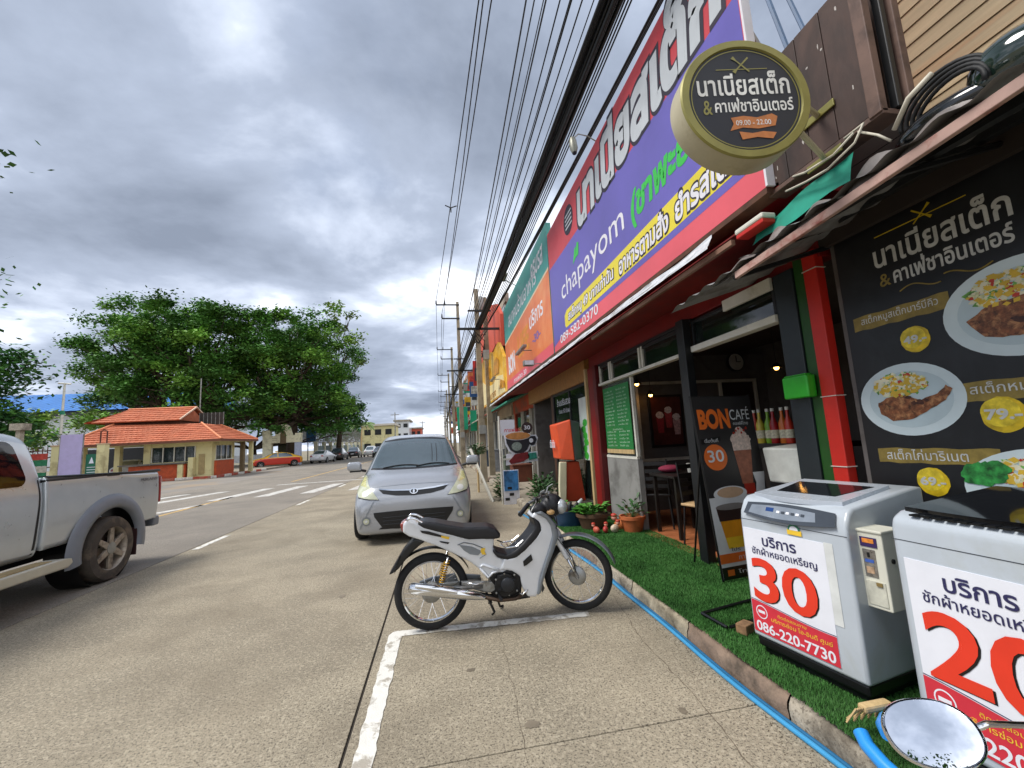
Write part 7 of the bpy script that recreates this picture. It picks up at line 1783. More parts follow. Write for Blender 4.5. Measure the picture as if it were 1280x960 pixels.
# big hall with blue roof
hl = thing('hall', 'large white hall with a bright blue metal roof behind the left trees', 'hall', (-75, 125, 0))
bb('wall', mat('hall_white', '#c9ced2', rough=.7, var=.05), -110, -62, 112, 150, 0, 13.2, p=hl)
m_blue = mat('blue_roof', '#2470b8', rough=.5, var=.08, scale=.3)
MB().add([(-112, 109, 13.2), (-61, 109, 13.2), (-61, 130, 20), (-112, 130, 20), (-112, 152, 13.2), (-61, 152, 13.2)], [(0, 1, 2, 3), (3, 2, 5, 4), (0, 3, 4), (1, 5, 2)]).build('roof', m_blue, hl)
for k in range(30): MB().add([(-111+k*1.7, 108.9, 13.28), (-110.8+k*1.7, 108.9, 13.28), (-110.8+k*1.7, 130, 20.1), (-111+k*1.7, 130, 20.1)], [(0, 1, 2, 3)]).build('roof_seam', m_blue, hl)
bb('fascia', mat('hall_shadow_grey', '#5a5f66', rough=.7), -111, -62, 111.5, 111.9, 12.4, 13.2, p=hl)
# distant buildings down the road, left of the vanishing point
def far_building(name, label, cat, x0, x1, y, h, m, floors, roof=None):
    t = thing(name, label, cat, ((x0+x1)/2, y, 0))
    bb('wall', m, x0, x1, y, y+10, 0, h, p=t)
    for f in range(floors):
        z = h/floors*f + h/floors*.35
        n = max(2, int((x1-x0)/1.8))
        for k in range(n):
            w = (x1-x0)/n; bb('window', m_dk, x0+w*(k+.2), x0+w*(k+.8), y-.06, y-.01, z, z+h/floors*.4, p=t)
    bb('roof', roof or m_conc, x0-.4, x1+.4, y-.5, y+10.4, h, h+.4, p=t)
    return t
far_building('distant_house', 'cream two storey house with projecting pale roofs at the far left end of the road', 'house', -16, -9.6, 92, 5.8, m_cream, 2, mat('pale_roof', '#c9c2b4', rough=.8))
far_building('distant_house', 'small orange red building at the far end of the road', 'house', -8.5, -5.5, 130, 6.2, mat('coral_wall', '#c8604a', rough=.8), 2)
far_building('distant_house', 'low white building beyond the cream house at the road end', 'house', -12, -8.2, 118, 8, m_cw, 3)
for x, y, h_, lb in ((-9.3, 92, 8.5, 'dark utility pole beside the cream house at the end of the road'), (-5.5, 140, 9, 'thin far pole right of the coral building')):
    t = thing('utility_pole', lb, 'pole', (x, y, 0), 0, None); MB().tube([(x, y, 0), (x, y, h_)], [.16, .11], 6).build('shaft', m_metal, t); bb('crossarm', m_metal, x-.9, x+.9, y-.06, y+.06, h_-.6, h_-.45, p=t)
pal = thing('small_palm', 'small pale palm like tree at the end of the trees before the cream house', 'tree', (-15.2, 86, 0)); MB().tube([(-15.2, 86, 0), (-15, 86, 6)], [.2, .12], 6).build('trunk', m_palewood, pal)
mb = MB()
for k in range(26):
    a = k*2.4; L_ = 2.4; pts = [(-15+math.cos(a)*L_*q, 86+math.sin(a)*L_*q, 6+1.2*q-2.4*q*q*(.5+.5*(k % 3)/2)) for q in (0, .33, .66, 1)]
    for p, q in zip(pts[:-1], pts[1:]):
        mb.add([(p[0], p[1], p[2]+.1), (p[0], p[1]-.1, p[2]-.25), (q[0], q[1]-.1, q[2]-.25), (q[0], q[1], q[2]+.1)], [(0, 1, 2, 3)])
mb.build('crown', mat('palm_green', '#7f9a5c', rough=.6, var=.2), pal, fix=False)

# ================================================================ TREES
m_bark = mat('bark', '#4a3d30', rough=.95, var=.3, scale=3, bump=.4, bscale=8)
def leafmat(name, c, v=.45, sc=.35):
    m = mat(name, c, rough=.55, var=v, scale=sc, spec=.25)
    return m
m_rt = leafmat('raintree_leaf', '#4f7d35'); m_rt2 = leafmat('raintree_leaf_light', '#6f9a40'); m_dt = leafmat('dark_tree_leaf', '#41703a'); m_lt = leafmat('pale_tree_leaf', '#7f9a48')
def limb(mb, a, b, r0, r1, rnd, n=5, wob=.06):
    a, b = Vector(a), Vector(b); L_ = (b-a).length; pts = []
    for k in range(n+1):
        t = k/n; p = a.lerp(b, t) + Vector((rnd.uniform(-1, 1), rnd.uniform(-1, 1), rnd.uniform(-.3, .6)))*L_*wob*math.sin(t*PI)
        pts.append(p)
    mb.tube(pts, [r0+(r1-r0)*k/n for k in range(n+1)], 7)
    return pts
def tree(label, base, h_trunk, lobes, leaf, per, seed, mats, trunk_r=.5, name='rain_tree', group='big trees beyond the guardhouse', flat=.62, hollow=.62, share=(.7, .3)):
    """lobes: list of (x, y, z, rx, ry, rz); leaves sit on the upper shell of each lobe in clumps"""
    rnd = random.Random(seed)
    t = thing(name, label, 'tree', base, 0, group)
    fork = Vector(base) + Vector((0, 0, h_trunk))
    mb = MB(); limb(mb, base, fork, trunk_r*1.15, trunk_r*.8, rnd, 5, .03); mb.build('trunk', m_bark, t, smooth=True)
    for i, (x, y, z, rx, ry, rz_) in enumerate(lobes):
        mb = MB()
        pts = limb(mb, fork, (x, y, z-rz_*.35), trunk_r*.42, trunk_r*.12, rnd, 6, .10)
        for k in range(5):
            a = rnd.uniform(0, 2*PI); r = rnd.uniform(.4, .85)
            limb(mb, pts[rnd.choice((3, 4, 5))], (x+rx*r*math.cos(a), y+ry*r*math.sin(a), z+rz_*rnd.uniform(-.2, .35)), trunk_r*.13, trunk_r*.03, rnd, 4, .12)
        mb.build('limb', m_bark, t, smooth=True)
    bufs = [([], []) for _ in mats]
    for i, (x, y, z, rx, ry, rz_) in enumerate(lobes):
        vol = rx*ry; n = int(per*vol)
        ncl = max(8, int(vol*1.3)); cl = []
        for c in range(ncl):
            a = rnd.uniform(0, 2*PI); u = rnd.random()**.5; e = math.sqrt(max(0, 1-u*u))
            s = rnd.uniform(hollow, 1.03)
            zz_ = e*rz_*s if rnd.random() < .84 else -rnd.uniform(.05, .35)*rz_*e
            cl.append((x+rx*u*math.cos(a)*s, y+ry*u*math.sin(a)*s, z+zz_, rnd.uniform(.7, 1.5), 0 if rnd.random() < share[0] else 1))
        for q in range(n):
            c = cl[rnd.randrange(ncl)]
            R_ = c[3]*min(1.6, .55+.16*min(rx, ry)); g = [rnd.gauss(0, .48) for _ in range(3)]
            p = Vector((c[0]+g[0]*R_, c[1]+g[1]*R_, c[2]+g[2]*R_*flat))
            nrm = Vector((rnd.gauss(0, .55), rnd.gauss(0, .55), 1)).normalized()
            tt = nrm.orthogonal().normalized(); b = nrm.cross(tt); a = rnd.uniform(0, 2*PI)
            s = leaf*rnd.uniform(.55, 1.25); u1 = (tt*math.cos(a)+b*math.sin(a))*s; u2 = (b*math.cos(a)-tt*math.sin(a))*s*.55
            vs, fs = bufs[c[4] % len(mats)]; k = len(vs)
            vs += [tuple(p-u1), tuple(p+u2), tuple(p+u1), tuple(p-u2)]; fs.append((k, k+1, k+2, k+3))
    for (vs, fs), m in zip(bufs, mats):
        if not fs: continue
        o = MB(); o.v = vs; o.f = fs; c = o.build('crown', m, t, fix=False); tag(c, kind='stuff')
    return t
def umbrella(cx, cy, R_, z, H_, n, seed):
    rnd = random.Random(seed); L_ = []
    for ring, (f, m_) in enumerate(((0, 1), (.42, 5), (.80, n))):
        for k in range(m_):
            a = 2*PI*k/m_ + rnd.uniform(-.25, .25); r = f*R_*rnd.uniform(.9, 1.08)
            zz_ = z + H_*((1-f*f)*.80 - (.10 if f > .6 else 0)) + rnd.uniform(-.9, .6)
            L_.append((cx+r*math.cos(a), cy+r*math.sin(a)*.8, zz_, R_*rnd.uniform(.26, .36), R_*rnd.uniform(.26, .36), H_*rnd.uniform(.27, .38)))
    return L_
tree('broad rain tree on the left of the big group, its flat top highest', (-31, 53, 0), 6.0, umbrella(-31.6, 53, 6.2, 10.0, 6.6, 9, 3) + [(-36, 52, 9.4, 2.4, 2.6, 1.6), (-33.5, 50, 7.0, 2.8, 2.6, 1.6), (-33, 51, 17.0, 3.2, 3, 2.0), (-35, 49, 12.5, 2.6, 2.6, 1.8), (-32, 48, 10.0, 3.2, 2.6, 2.2), (-30, 48, 13.5, 3.4, 2.8, 2.4), (-33.6, 49, 14.6, 2.8, 2.6, 2), (-29.5, 47, 7.6, 3, 2.6, 2.2)], .18, 270, 3, [m_rt, m_rt2], .55)
tree('widest rain tree in the middle of the group behind the guardhouse', (-25, 50, 0), 5.5, umbrella(-25, 50, 6.4, 10.0, 7.6, 10, 7) + [(-27, 46, 9, 3.5, 3, 2.4), (-24, 45, 12, 3.6, 2.8, 2.4), (-29, 45.5, 12.5, 3.4, 2.8, 2.2), (-26, 46, 15.2, 3.8, 3, 2.2), (-21, 46, 14.6, 3.4, 3, 2.2), (-22, 45, 8.2, 3.5, 3, 2), (-30, 46, 8.0, 3, 3, 1.6)], .185, 290, 7, [m_rt, m_rt2], .7)
tree('dense rain tree on the right of the group above the gateway', (-17, 53, 0), 5.0, umbrella(-16.6, 52, 6.0, 8.4, 7.6, 10, 12) + [(-16.5, 46, 4.6, 3, 2.4, 2.6), (-19.5, 47, 12.6, 3, 2.6, 2.2)] + [(-11.3, 51, 9.0, 2.6, 3, 2.4), (-18, 45.5, 10, 3.8, 2.8, 2.6), (-14, 46, 10, 3.4, 2.8, 2.8), (-16.5, 46, 13.6, 3.8, 2.8, 2.4), (-20.5, 46, 9.4, 3.4, 2.6, 2.4), (-13.2, 47, 14, 2.8, 2.6, 2.2), (-11.8, 52, 6.2, 2.8, 3, 2.2), (-15, 47, 6.5, 3.5, 2.6, 2.4), (-20, 46, 6.2, 3.6, 2.6, 2.4), (-24.5, 46, 6.4, 3.4, 2.6, 2.2), (-12.8, 54, 12.2, 3.2, 3, 2.4), (-12.2, 53, 4.4, 3.0, 2.6, 2.4), (-20.5, 52, 4.2, 3.4, 2.6, 2.6), (-24.5, 50, 4.4, 3, 2.6, 2.2)], .185, 310, 12, [m_rt, m_rt2], .65)
tree('airy pale leafed tree rising at the right end of the tree group', (-13, 58, 0), 9, [(-13.0, 58, 17.5, 2.2, 2.0, 2.0), (-11.5, 57, 15.2, 2.0, 2, 1.8), (-13.6, 58, 20.2, 1.8, 1.6, 1.3), (-10.6, 58, 12.6, 1.7, 1.8, 1.6), (-14.8, 58, 15, 2.0, 2, 1.6), (-11.4, 57, 19, 1.2, 1, .9)], .26, 80, 21, [m_lt, m_rt2], .3, name='pale_tree', flat=.7, hollow=.2)
# dark fill behind under the canopies, hedges
tree('dark bushy tree filling the shade behind the guardhouse roof', (-24, 60, 0), 2.0, [(-34+4.2*k, 60+(k % 2)*2, 4.2+.6*(k % 3), 3.4, 3, 3.0) for k in range(6)] + [(-12.5, 62, 4.6, 2.6, 3, 3.4), (-18, 60, 8, 3.5, 3, 3), (-14, 58, 7, 3, 2.6, 2.8), (-22, 58, 8, 3.4, 2.6, 2.6), (-16, 57, 3.4, 2.6, 2, 2.4)], .24, 210, 31, [m_dt, m_rt], .4, name='shade_tree', flat=.8, hollow=.4)
tree('light green small tree left of the guardhouse roof', (-31, 42, 0), 1.6, [(-32.5, 42, 3.6, 2.6, 2.2, 2.2), (-29.4, 42, 4.2, 2.6, 2.2, 1.9), (-35.6, 43, 2.8, 2.4, 2.2, 2.0)], .2, 170, 41, [m_rt2, m_lt], .2, name='small_tree', flat=.7, hollow=.4)
tree('dark leafy tree at the left edge of the picture behind the pickup', (-23, 22, 0), 2.5, [(-22.5, 22, 6.4, 2.3, 2.2, 2.0), (-20.6, 22.5, 4.4, 1.7, 1.8, 1.7), (-24, 22, 4.4, 2.4, 2.2, 1.8), (-21.6, 23, 2.6, 2.0, 2.0, 1.6), (-24.5, 21, 8.4, 2.0, 1.6, 1.6), (-22.6, 22, 7.8, 2.2, 2, 1.9), (-21, 22.5, 6.0, 1.6, 1.6, 1.6), (-23.2, 21.5, 5.2, 2.0, 1.8, 2.2), (-22.2, 21, 3.2, 1.8, 1.8, 1.8), (-24.2, 20.5, 2.6, 1.8, 1.6, 1.8), (-19.6, 23, 3.0, 1.1, 1.4, 1.2)], .14, 620, 51, [m_dt, m_rt], .3, name='leafy_tree', group=None, flat=.7, hollow=.4)
tree('near tree outside the left edge with a few leafy twigs reaching in', (-14.5, 9.5, 0), 4.0, [(-10.25, 11.2, 5.85, .35, .35, .2), (-10.3, 11.2, 5.3, .25, .3, .15), (-10.6, 11.2, 8.8, .4, .4, .2), (-15.5, 9, 8.5, 2.6, 2.4, 2.2), (-14.9, 8, 11, 2.2, 2.2, 1.8)], .10, 260, 61, [m_dt, m_rt], .22, name='roadside_tree', group=None, flat=.8, hollow=.3)
tree('roadside tree behind the viewpoint, seen only in the motorcycle mirror', (-3.0, -8.0, 0), 3.0, [(-3.0, -7.7, 7.4, 1.1, .9, .9), (-5.2, -6.3, 7.3, 1.3, 1.2, 1.0), (-1.2, -8.3, 6.6, 1.2, 1, 1.0), (-4.2, -6.8, 5.8, 1.4, 1.2, 1.0), (.6, -8.6, 6.6, .9, .9, .7)], .15, 80, 71, [m_dt, m_rt], .18, name='roadside_tree', group=None, flat=.8, hollow=.2)
tree('row of distant trees along the left side of the far road', (-19, 105, 0), 2.5, [(-27+1.0*k, 96+9*k, 4.0+.5*(k % 2), 3.2, 4, 3.0) for k in range(7)], .5, 26, 81, [m_dt, m_rt], .3, name='distant_tree', group=None, flat=.8, hollow=.4)

# ================================================================ RIGHT SIDE BEYOND THE CAFE: SHOPHOUSE ROW, SIGNS, POLES, WIRES
def shop_row(name, label, y0, y1, x, h, m, seed, floors=2):
    t = thing(name, label, 'shophouse', (x, (y0+y1)/2, 0), 0, 'shophouses farther down the right pavement'); r = random.Random(seed)
    bb('wall', m, x, x+8, y0+.01, y1-.01, 2.9, h, p=t)
    bb('side_wall', m, x+.05, x+8, y0+.01, y0+.2, 0, 2.9, p=t); bb('side_wall', m, x+.05, x+8, y1-.2, y1-.01, 0, 2.9, p=t); bb('inner_wall', m_iwall, x+1.5, x+1.6, y0+.2, y1-.2, 0, 2.9, p=t)
    bb('lintel', m, x-.02, x+.2, y0+.2, y1-.2, 2.45, 2.9, p=t)
    n = 3; w = (y1-y0-.4)/n
    for k in range(n):
        bb('shutter', mat('shutter_%d' % ((seed+k) % 4), ('#8f9094', '#5f5a52', '#a39a86', '#474c50')[(seed+k) % 4], rough=.6, var=.12), x+.08, x+.12, y0+.22+w*k, y0+.18+w*(k+1), .12, 2.44, p=t) if r.random() < .55 else bb('glass_door', m_glassd, x+.10, x+.12, y0+.22+w*k, y0+.18+w*(k+1), .12, 2.44, p=t)
        bb('post', m_white, x+.0, x+.14, y0+.16+w*k, y0+.22+w*k, .12, 2.45, p=t)
    for f in range(1, floors):
        z = 2.9 + (h-2.9)/(floors-1)*(f-1) + .9
        for k in range(3):
            ww = (y1-y0)/3; fr = bb('window', m_white, x-.05, x+.03, y0+ww*(k+.18), y0+ww*(k+.82), z, z+1.4, p=t)
            bb('pane', m_glassd, x-.07, x-.055, y0+ww*(k+.22), y0+ww*(k+.78), z+.06, z+1.34, p=fr)
        bb('ledge', m_conc, x-.35, x, y0, y1, z-.45, z-.33, p=t)
    bb('parapet', m, x-.08, x+.1, y0, y1, h, h+.4, p=t)
    aw_ = MB().add([(x-1.0, y0+.1, 2.55), (x-1.0, y1-.1, 2.55), (x, y1-.1, 2.95), (x, y0+.1, 2.95), (x-1.0, y0+.1, 2.60), (x-1.0, y1-.1, 2.60), (x, y1-.1, 3.0), (x, y0+.1, 3.0)], [(0,1,2,3),(4,7,6,5),(0,4,5,1),(1,5,6,2),(2,6,7,3),(3,7,4,0)])
    aw_.build('awning', mat('awning_%d' % (seed % 4), ('#7a7f84', '#2f8a72', '#8a4a3a', '#b5b0a4')[seed % 4], rough=.7, var=.15), t)
    return t
cols = [('#c8553a', 'orange red'), ('#b5ad9a', 'stained cream'), ('#8d9296', 'weathered grey'), ('#c2b48c', 'yellowish'), ('#a8b4b8', 'pale blue'), ('#b89a84', 'brown pink'), ('#9aa08e', 'grey green'), ('#c9c4ba', 'off white')]
yy = 12.1
for i, (c, nm) in enumerate(cols):
    L_ = 4.8 if i < 3 else 8.5
    shop_row('shophouse', '%s shophouse, %s beyond the teal sign' % (nm, ('first', 'second', 'third', 'fourth', 'fifth', 'sixth', 'seventh', 'eighth')[i]), yy, yy+L_, 3.0, 6.6 + (i % 3)*.7, mat('row_wall_%d' % i, c, rough=.85, var=.12, scale=1, dirt='#6f6a60', dscale=.8), i+1, 2 + (i % 2))
    yy += L_ + .02
# yellow pagoda topped sign
ys_ = thing('shop_sign', 'yellow sign with golden spire shaped top edge beyond the teal sign', 'sign', (2.0, 15, 2.7))
yp = [(20.989,2.943),(11.888,2.867),(12.268,3.549),(12.445,3.981),(12.712,4.190),(12.992,4.409),(13.464,4.682),(14.091,4.662),(14.798,4.586),(15.457,4.789),(16.020,4.719),(16.899,4.698),(17.730,5.001),(18.836,4.925),(19.906,5.204),(20.826,5.131)]
MB().prism(yp, lambda u, v, w: (w, u, v), 2.0, 2.1).build('panel', mat('sign_golden', '#e2a81e', rough=.4, var=.18, scale=1.6, dirt='#f0d070', dscale=1.5), ys_)
yp2 = [(20.519,3.027),(12.333,2.898),(12.626,3.460),(13.861,3.607),(14.989,3.490),(16.763,3.607),(18.497,4.055)]
MB().prism(yp2, lambda u, v, w: (w, u, v), 1.99, 1.998).build('cream_field', mat('sign_butter', '#ecd9a0', rough=.4, var=.1, scale=2), ys_)
for k, pts in enumerate(([(14.665,3.736),(13.453,3.649),(13.307,4.052),(13.820,4.265),(14.477,4.226)], [(17.249,3.875),(15.856,3.800),(15.690,4.211),(16.403,4.470),(17.032,4.384)], [(13.457,3.116),(12.293,3.015),(12.380,3.223),(13.174,3.393)])):
    MB().prism(pts, lambda u, v, w: (w, u, v), 1.98, 1.988).build('print_shape', mat('sign_ochre', '#c98a1a', rough=.4, var=.3, scale=5), ys_)
lettering('ร้านทอง', (1.99, 16.6, 3.0), (0, -1, 0), (0, 0, 1), 2.2, .30, mat('sign_brown_text', '#a8701a'), ys_, bold=.03)
rsn = thing('vertical_sign', 'tall orange red vertical sign above the yellow spire sign', 'sign', (2.3, 17, 4))
rp = [(23.513,5.512),(21.366,7.984),(20.043,8.075),(15.388,6.666),(14.524,6.010),(14.541,4.820),(15.935,5.211),(18.135,5.150),(20.820,5.455)]
MB().prism(rp, lambda u, v, w: (w, u, v), 2.3, 2.42).build('panel', mat('sign_coral', '#d4583c', rough=.5, var=.08, scale=.8), rsn)
MB().tube([(2.36, 16, 4.6), (3.0, 16, 4.6)], .05, 6).build('bracket', m_metal, rsn)
# hanging shop signs farther on
rnd = random.Random(12)
kinds = [('#b8322c', 'red'), ('#1f9a78', 'green'), ('#e0e0dc', 'white'), ('#2f5f9c', 'blue'), ('#d9a92e', 'yellow'), ('#8a2a26', 'dark red'), ('#d9773a', 'orange')]
used = {}
for k in range(26):
    c, nm = kinds[(k*3+1) % 7]; y = 18.5 + k*2.2 + rnd.uniform(-.5, .5); z = rnd.uniform(2.9, 5.6); h_ = rnd.uniform(.7, 2.0); w = rnd.uniform(.5, .95)
    used[nm] = used.get(nm, 0)+1
    t = thing('hanging_sign', '%s hanging shop sign, %s of its colour down the right row' % (nm, ('nearest', 'second', 'third', 'fourth', 'fifth')[min(4, used[nm]-1)]), 'sign', (2.4, y, z), 0, 'hanging signs over the far right pavement')
    bb('panel', mat('hang_%s' % nm.replace(' ', '_'), c, rough=.5, var=.2, scale=4), 2.95-w-.2, 2.75, y, y+.12, z, z+h_, p=t)
    bb('inset', mat('hang_print_%d' % (k % 3), ('#d8d4c8', '#c23a2e', '#39404a')[k % 3], rough=.5, var=.4, scale=7), 2.95-w-.12, 2.67, y-.012, y-.002, z+h_*.2, z+h_*.7, p=t)
    MB().tube([(2.75, y+.06, z+h_*.5), (3.0, y+.06, z+h_*.5)], .02, 5).build('bracket', m_metal, t)
for k, (x0, x1, y, z0, z1) in enumerate(((1.10, 1.75, 26, 2.2, 3.6), (1.95, 2.35, 26.5, 2.1, 3.4))):
    t = thing('green_screen', ('bright green hanging sun screen left of the grey meter pole', 'narrower green sun screen right of the first one')[k], 'sun screen', (x0, y, z0)); bb('cloth', mat('screen_green', '#1fa37a', rough=.7, var=.12, scale=2), x0, x1, y, y+.04, z0, z1, p=t)
    bb('rod', m_metal, x0-.05, x1+.05, y, y+.05, z1, z1+.05, p=t); MB().tube([(x1, y, z1), (3.0, y, z1+.2)], .02, 5).build('stay', m_metal, t)
# bits on the pavement down the row
for k, (x, y, c, s) in enumerate(((2.5, 13.2, '#6a3a28', .5), (2.6, 15.5, '#5f6a5a', .7), (2.4, 18.0, '#8a8f94', .9), (2.2, 22, '#3a4a5c', .8), (2.5, 27, '#7a2a26', .8), (2.3, 31, '#9aa09a', .9))):
    t = thing('crate', '%s crate on the far right pavement, %s from the cafe' % (('brown', 'grey green', 'grey', 'slate blue', 'dark red', 'pale grey')[k], ('nearest', 'second', 'third', 'fourth', 'fifth', 'farthest')[k]), 'crate', (x, y, .12))
    bb('box', mat('crate_%d' % k, c, rough=.7, var=.2), x-.3, x+.3, y-.3, y+.3, .12, .12+s, p=t, bevel=.02); bb('lid', mat('crate_%d' % k, c), x-.32, x+.32, y-.32, y+.32, .12+s, .16+s, p=t)

# ---------------------------------------------------------------- poles
m_pole = mat('concrete_pole', '#9c917c', rough=.9, var=.15, scale=3, dirt='#6e6454', dscale=1.5, bump=.2, bscale=20)
m_ins = mat('insulator', '#2a2420', rough=.3)
m_stl = mat('dark_steel', '#2c2e30', rough=.6, metal=.3)
def box_taper(x, y, z0, z1, w0, w1, lean=(0, 0)):
    lx, ly = lean
    return MB().add([(x-w0, y-w0, z0), (x+w0, y-w0, z0), (x+w0, y+w0, z0), (x-w0, y+w0, z0), (x+lx-w1, y+ly-w1, z1), (x+lx+w1, y+ly-w1, z1), (x+lx+w1, y+ly+w1, z1), (x+lx-w1, y+ly+w1, z1)], [(0,3,2,1),(4,5,6,7),(0,1,5,4),(1,2,6,5),(2,3,7,6),(3,0,4,7)])
def pole(label, x, y, h_, arms=True, w=.13, hv=True):
    t = thing('utility_pole', label, 'utility pole', (x, y, 0), 0, 'utility poles along the right pavement')
    box_taper(x, y, 0, h_, w, w*.62).build('shaft', m_pole, t, bevel=.01)
    bb('crossarm', m_stl, x-.75, x+1.05, y-.17, y-.10, 5.50, 5.58, p=t); bb('crossarm', m_stl, x-.35, x+.5, y-.16, y-.10, 6.2, 6.26, p=t)
    for k in range(2):
        MB().tube([(x-.35+k*.7, y-.14, 5.5), (x, y-.1, 5.0)], .018, 5).build('arm_brace', m_stl, t)
    if hv:
        bb('top_arm', m_stl, x-1.25, x+.1, y-.15, y-.08, 9.45, 9.52, p=t); bb('top_arm', m_stl, x-.95, x+.1, y-.15, y-.08, 8.62, 8.69, p=t)
        for dx, z in ((-1.24, 9.52), (-.75, 9.52), (-.93, 8.69)):
            MB().lathe([(.03, 0), (.06, .04), (.03, .07), (.055, .11), (.03, .14), (.045, .18), (.02, .24)], 10, Matrix.Translation((x+dx, y-.115, z))).build('insulator', m_ins, t, smooth=True)
    rr = random.Random(int(y))
    for k in range(4): MB().tube([(x+rr.uniform(-.25, .3), y-.2+.12*q, 5.3-.25*q+.3*math.sin(q*2+k)) for q in range(5)], .014, 5).build('cable_loop', m_stl, t)
    bb('junction_box', mat('box_grey', '#9a9c98', rough=.5), x+.16, x+.38, y-.12, y+.1, 4.4, 4.75, p=t); bb('meter_box', MATS['box_grey'], x-.12, x+.12, y-.22, y-.13, 1.7, 2.0, p=t)
    return t
pole('concrete utility pole at the end of the teal sign, thickest in view', 1.50, 15, 7.1, hv=False, w=.12)
pole('tall utility pole with two top arms and insulators left of the first pole', 1.27, 24, 9.7)
for k, (y, lb) in enumerate(((36, 'third'), (50, 'fourth'), (66, 'fifth'), (84, 'sixth'), (104, 'seventh'))): pole('%s utility pole from the cafe, far down the right pavement' % lb, 1.25, y, 9.7, w=.14)
pb2 = thing('utility_pole', 'short weathered pole strapped behind the first concrete pole, carrying a small pot transformer', 'utility pole', (1.95, 16.2, 0)); box_taper(1.95, 16.2, 0, 7.2, .11, .08).build('shaft', m_pole, pb2)
MB().lathe([(.12, 0), (.16, .05), (.16, .5), (.1, .6)], 14, Matrix.Translation((1.75, 16.1, 6.6))).build('transformer', MATS['box_grey'], pb2, smooth='auto')

# ---------------------------------------------------------------- wires
m_wire = mat('black_cable', '#121315', rough=.6, var=.1); m_wire2 = mat('grey_wire', '#3c4046', rough=.5)
def span(pts, r, m, label, group, sag=.25, name='overhead_wire', n=9, obj=None):
    P = []
    for a, b in zip(pts[:-1], pts[1:]):
        a, b = Vector(a), Vector(b); s = sag*min(1, (b-a).length/20)
        for k in range(n): t = k/n; P.append(a.lerp(b, t) - Vector((0, 0, 4*s*t*(1-t))))
    P.append(Vector(pts[-1]))
    mb = MB().tube(P, r, 6)
    if obj: return mb.build(name, m, obj, smooth=True)
    return tag(mb.build(name, m, None, smooth=True), label, 'wire', group)
far = [36, 50, 66, 84, 104]
gw = 'overhead wires along the right pavement'
for k, (near, dx, z, lb) in enumerate((((.90, 6.45, 9.1), -1.24, 9.76, 'left'), ((.98, 6.45, 9.1), -.75, 9.76, 'middle'), ((1.12, 6.45, 9.1), -.93, 8.93, 'right'))):
    n0 = Vector(near); p24 = Vector((1.27+dx, 23.9, z)); back = n0 + (n0-p24)*.9; back.z = n0.z+.1
    span([back, n0, p24] + [(1.25+dx, y-.1, z) for y in far], .013, m_wire, '%s wire of the three high wires crossing the open sky' % lb, gw, .22)
spc = thing('wire_spacer', 'small black spacer clamp joining the three high wires in the sky', 'wire spacer', (.70, 13, 9.2))
spc_c = Vector((.60, 13.1, 9.22))
for a in (.5, 2.6, 4.7): MB().tube([spc_c, spc_c + Vector((.22*math.cos(a), 0, .16*math.sin(a)))], .02, 5).build('spacer_arm', m_wire, spc)
# thick bundle: many cables lashed together
bd = thing('cable_bundle', 'thick black bundle of lashed telephone cables sweeping down along the row', 'cable bundle', (1.6, 6, 5.5))
rnd = random.Random(77)
for k in range(26):
    a = rnd.uniform(0, 2*PI); q = .085*rnd.random()**.5; r = rnd.uniform(.010, .022); dx, dz = q*math.cos(a), q*math.sin(a)*1.1
    span([(1.72+dx*1.1, -8, 5.5+dz), (1.68+dx+rnd.uniform(-.02, .02), 3.0, 5.40+dz), (1.52+dx*1.2, 14.85, 5.62+dz), (1.35+dx*1.3, 23.85, 5.62+dz), (1.3+dx*1.4, 35.9, 5.62+dz), (1.3+dx, 50, 5.62+dz), (1.3+dx, 84, 5.62+dz)], r, m_wire, None, None, rnd.uniform(.10, .22), 'cable', obj=bd)
words = ['first', 'second', 'third', 'fourth', 'fifth', 'sixth', 'seventh', 'eighth', 'ninth', 'tenth']
for k in range(9):
    x = 1.62 - k*.062 - (.05 if k > 4 else 0); z = 5.72 + .10*(k % 3) + .05*k
    span([(x+.15, -8, z), (x, 3.0, z-.05), (1.46-.05*k, 14.85, 5.7+.08*(k % 4)), (1.27-.04*k, 23.85, 5.7+.08*(k % 4)), (1.25-.03*k, 36, 5.7+.05*(k % 4)), (1.25, 66, 5.7)], .006+.002*(k % 3), m_wire2 if k > 4 else m_wire,
         'thin overhead wire, %s to the left of the thick bundle' % words[k], gw, .2+.02*k)
for k in range(4):
    x = 1.80 + k*.045; z = 5.46 + .03*k
    span([(x+.05, -8, z), (x, 3.0, z), (1.66+.05*k, 14.85, 5.55), (1.42+.05*k, 23.85, 5.5), (1.4, 36, 5.5), (1.4, 66, 5.5)], .009, m_wire, 'thin overhead wire, %s to the right of the thick bundle' % words[k], gw, .2)
for k in range(3):
    span([(2.16+.03*k, -8, 5.62), (2.10+.035*k, 3.0, 5.36+.03*k), (1.99+.03*k, 10.5, 5.60), (1.80, 14.9, 5.62), (1.5, 23.9, 5.6)], .016-.003*k, m_wire, 'black cable running just over the sign tops, %s of three' % words[k], gw, .05)
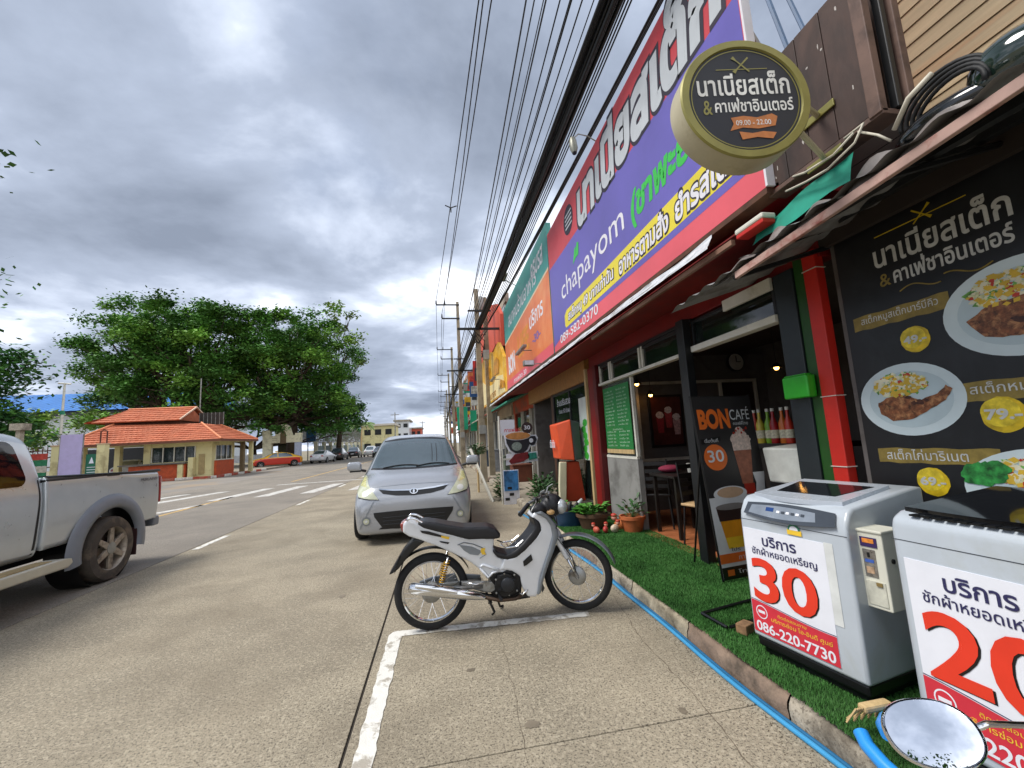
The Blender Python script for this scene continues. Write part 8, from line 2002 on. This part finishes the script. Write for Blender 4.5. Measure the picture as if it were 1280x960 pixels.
# stays near the sign end
for k, (a, b, r, c) in enumerate((((2.06, 2.0, 5.0), (2.10, 1.72, 3.55), .012, '#4f6a8c'), ((2.10, 2.3, 6.2), (2.12, 1.86, 3.6), .014, '#4f6a8c'))):
    tag(MB().tube([a, b], r, 6).build('stay_wire', mat('stay_blue', c, rough=.5)), ('thin blue grey stay', 'thicker blue grey stay')[k] + ' slanting between the purple sign and the brown panel', 'stay')
# white cable loops under the brown panel and black coil on the awning
cl_ = thing('cable_loops', 'pale electric cable hanging in loops under the brown panel', 'cable', (2.05, 1.6, 2.8)); m_pc = mat('pale_cable', '#cfc9b8', rough=.5)
for k, pts in enumerate(([(2.04, 1.95, 2.80), (2.02, 1.80, 2.76), (1.98, 1.64, 2.72), (1.99, 1.50, 2.76), (2.02, 1.47, 2.84), (2.04, 1.58, 2.85)], [(2.05, 1.9, 2.86), (2.0, 1.78, 2.80), (1.98, 1.6, 2.77), (2.02, 1.52, 2.83)], [(2.05, 1.52, 2.84), (2.02, 1.42, 2.74), (2.03, 1.38, 2.68)])):
    MB().tube(pts, .006, 6).build('cable', m_pc, cl_, smooth=True)
ck = thing('cable_coil', 'tangle of black cable coils and a dark green globe lamp lying on the awning', 'cable coil', (2.1, 1.1, 2.75))
for k in range(4):
    r = .12+.012*k; c0 = Vector((2.02+.01*k, 1.16+.01*k, 2.67+.012*k)); ph = k*.3
    MB().tube([c0 + Vector((.05*math.cos(a+ph)*.6, r*1.1*math.cos(a), r*.75*math.sin(a))) for a in [PI*1.1*q/16-.1 for q in range(17)]], .009, 6).build('coil', m_wire, ck, smooth=True)
mb = MB(); mb.ball((2.12, .99, 2.71), (.13, .15, .11), 22, 14); mb.build('globe', mat('dark_green_gloss', '#1c2e26', rough=.08, coat=1.0, var=.2), ck, smooth=True)
mb = MB(); mb.ball((2.12, 1.20, 2.66), (.12, .22, .07), 18, 10); mb.build('dark_bag', mat('dark_bag_gloss', '#16191a', rough=.15, coat=.6, var=.3), ck, smooth=True)
MB().tube([(2.0, 1.34, 2.70), (1.97, 1.25, 2.77), (1.97, 1.16, 2.80)], .010, 8).build('pale_tube', m_pc, ck, smooth=True)
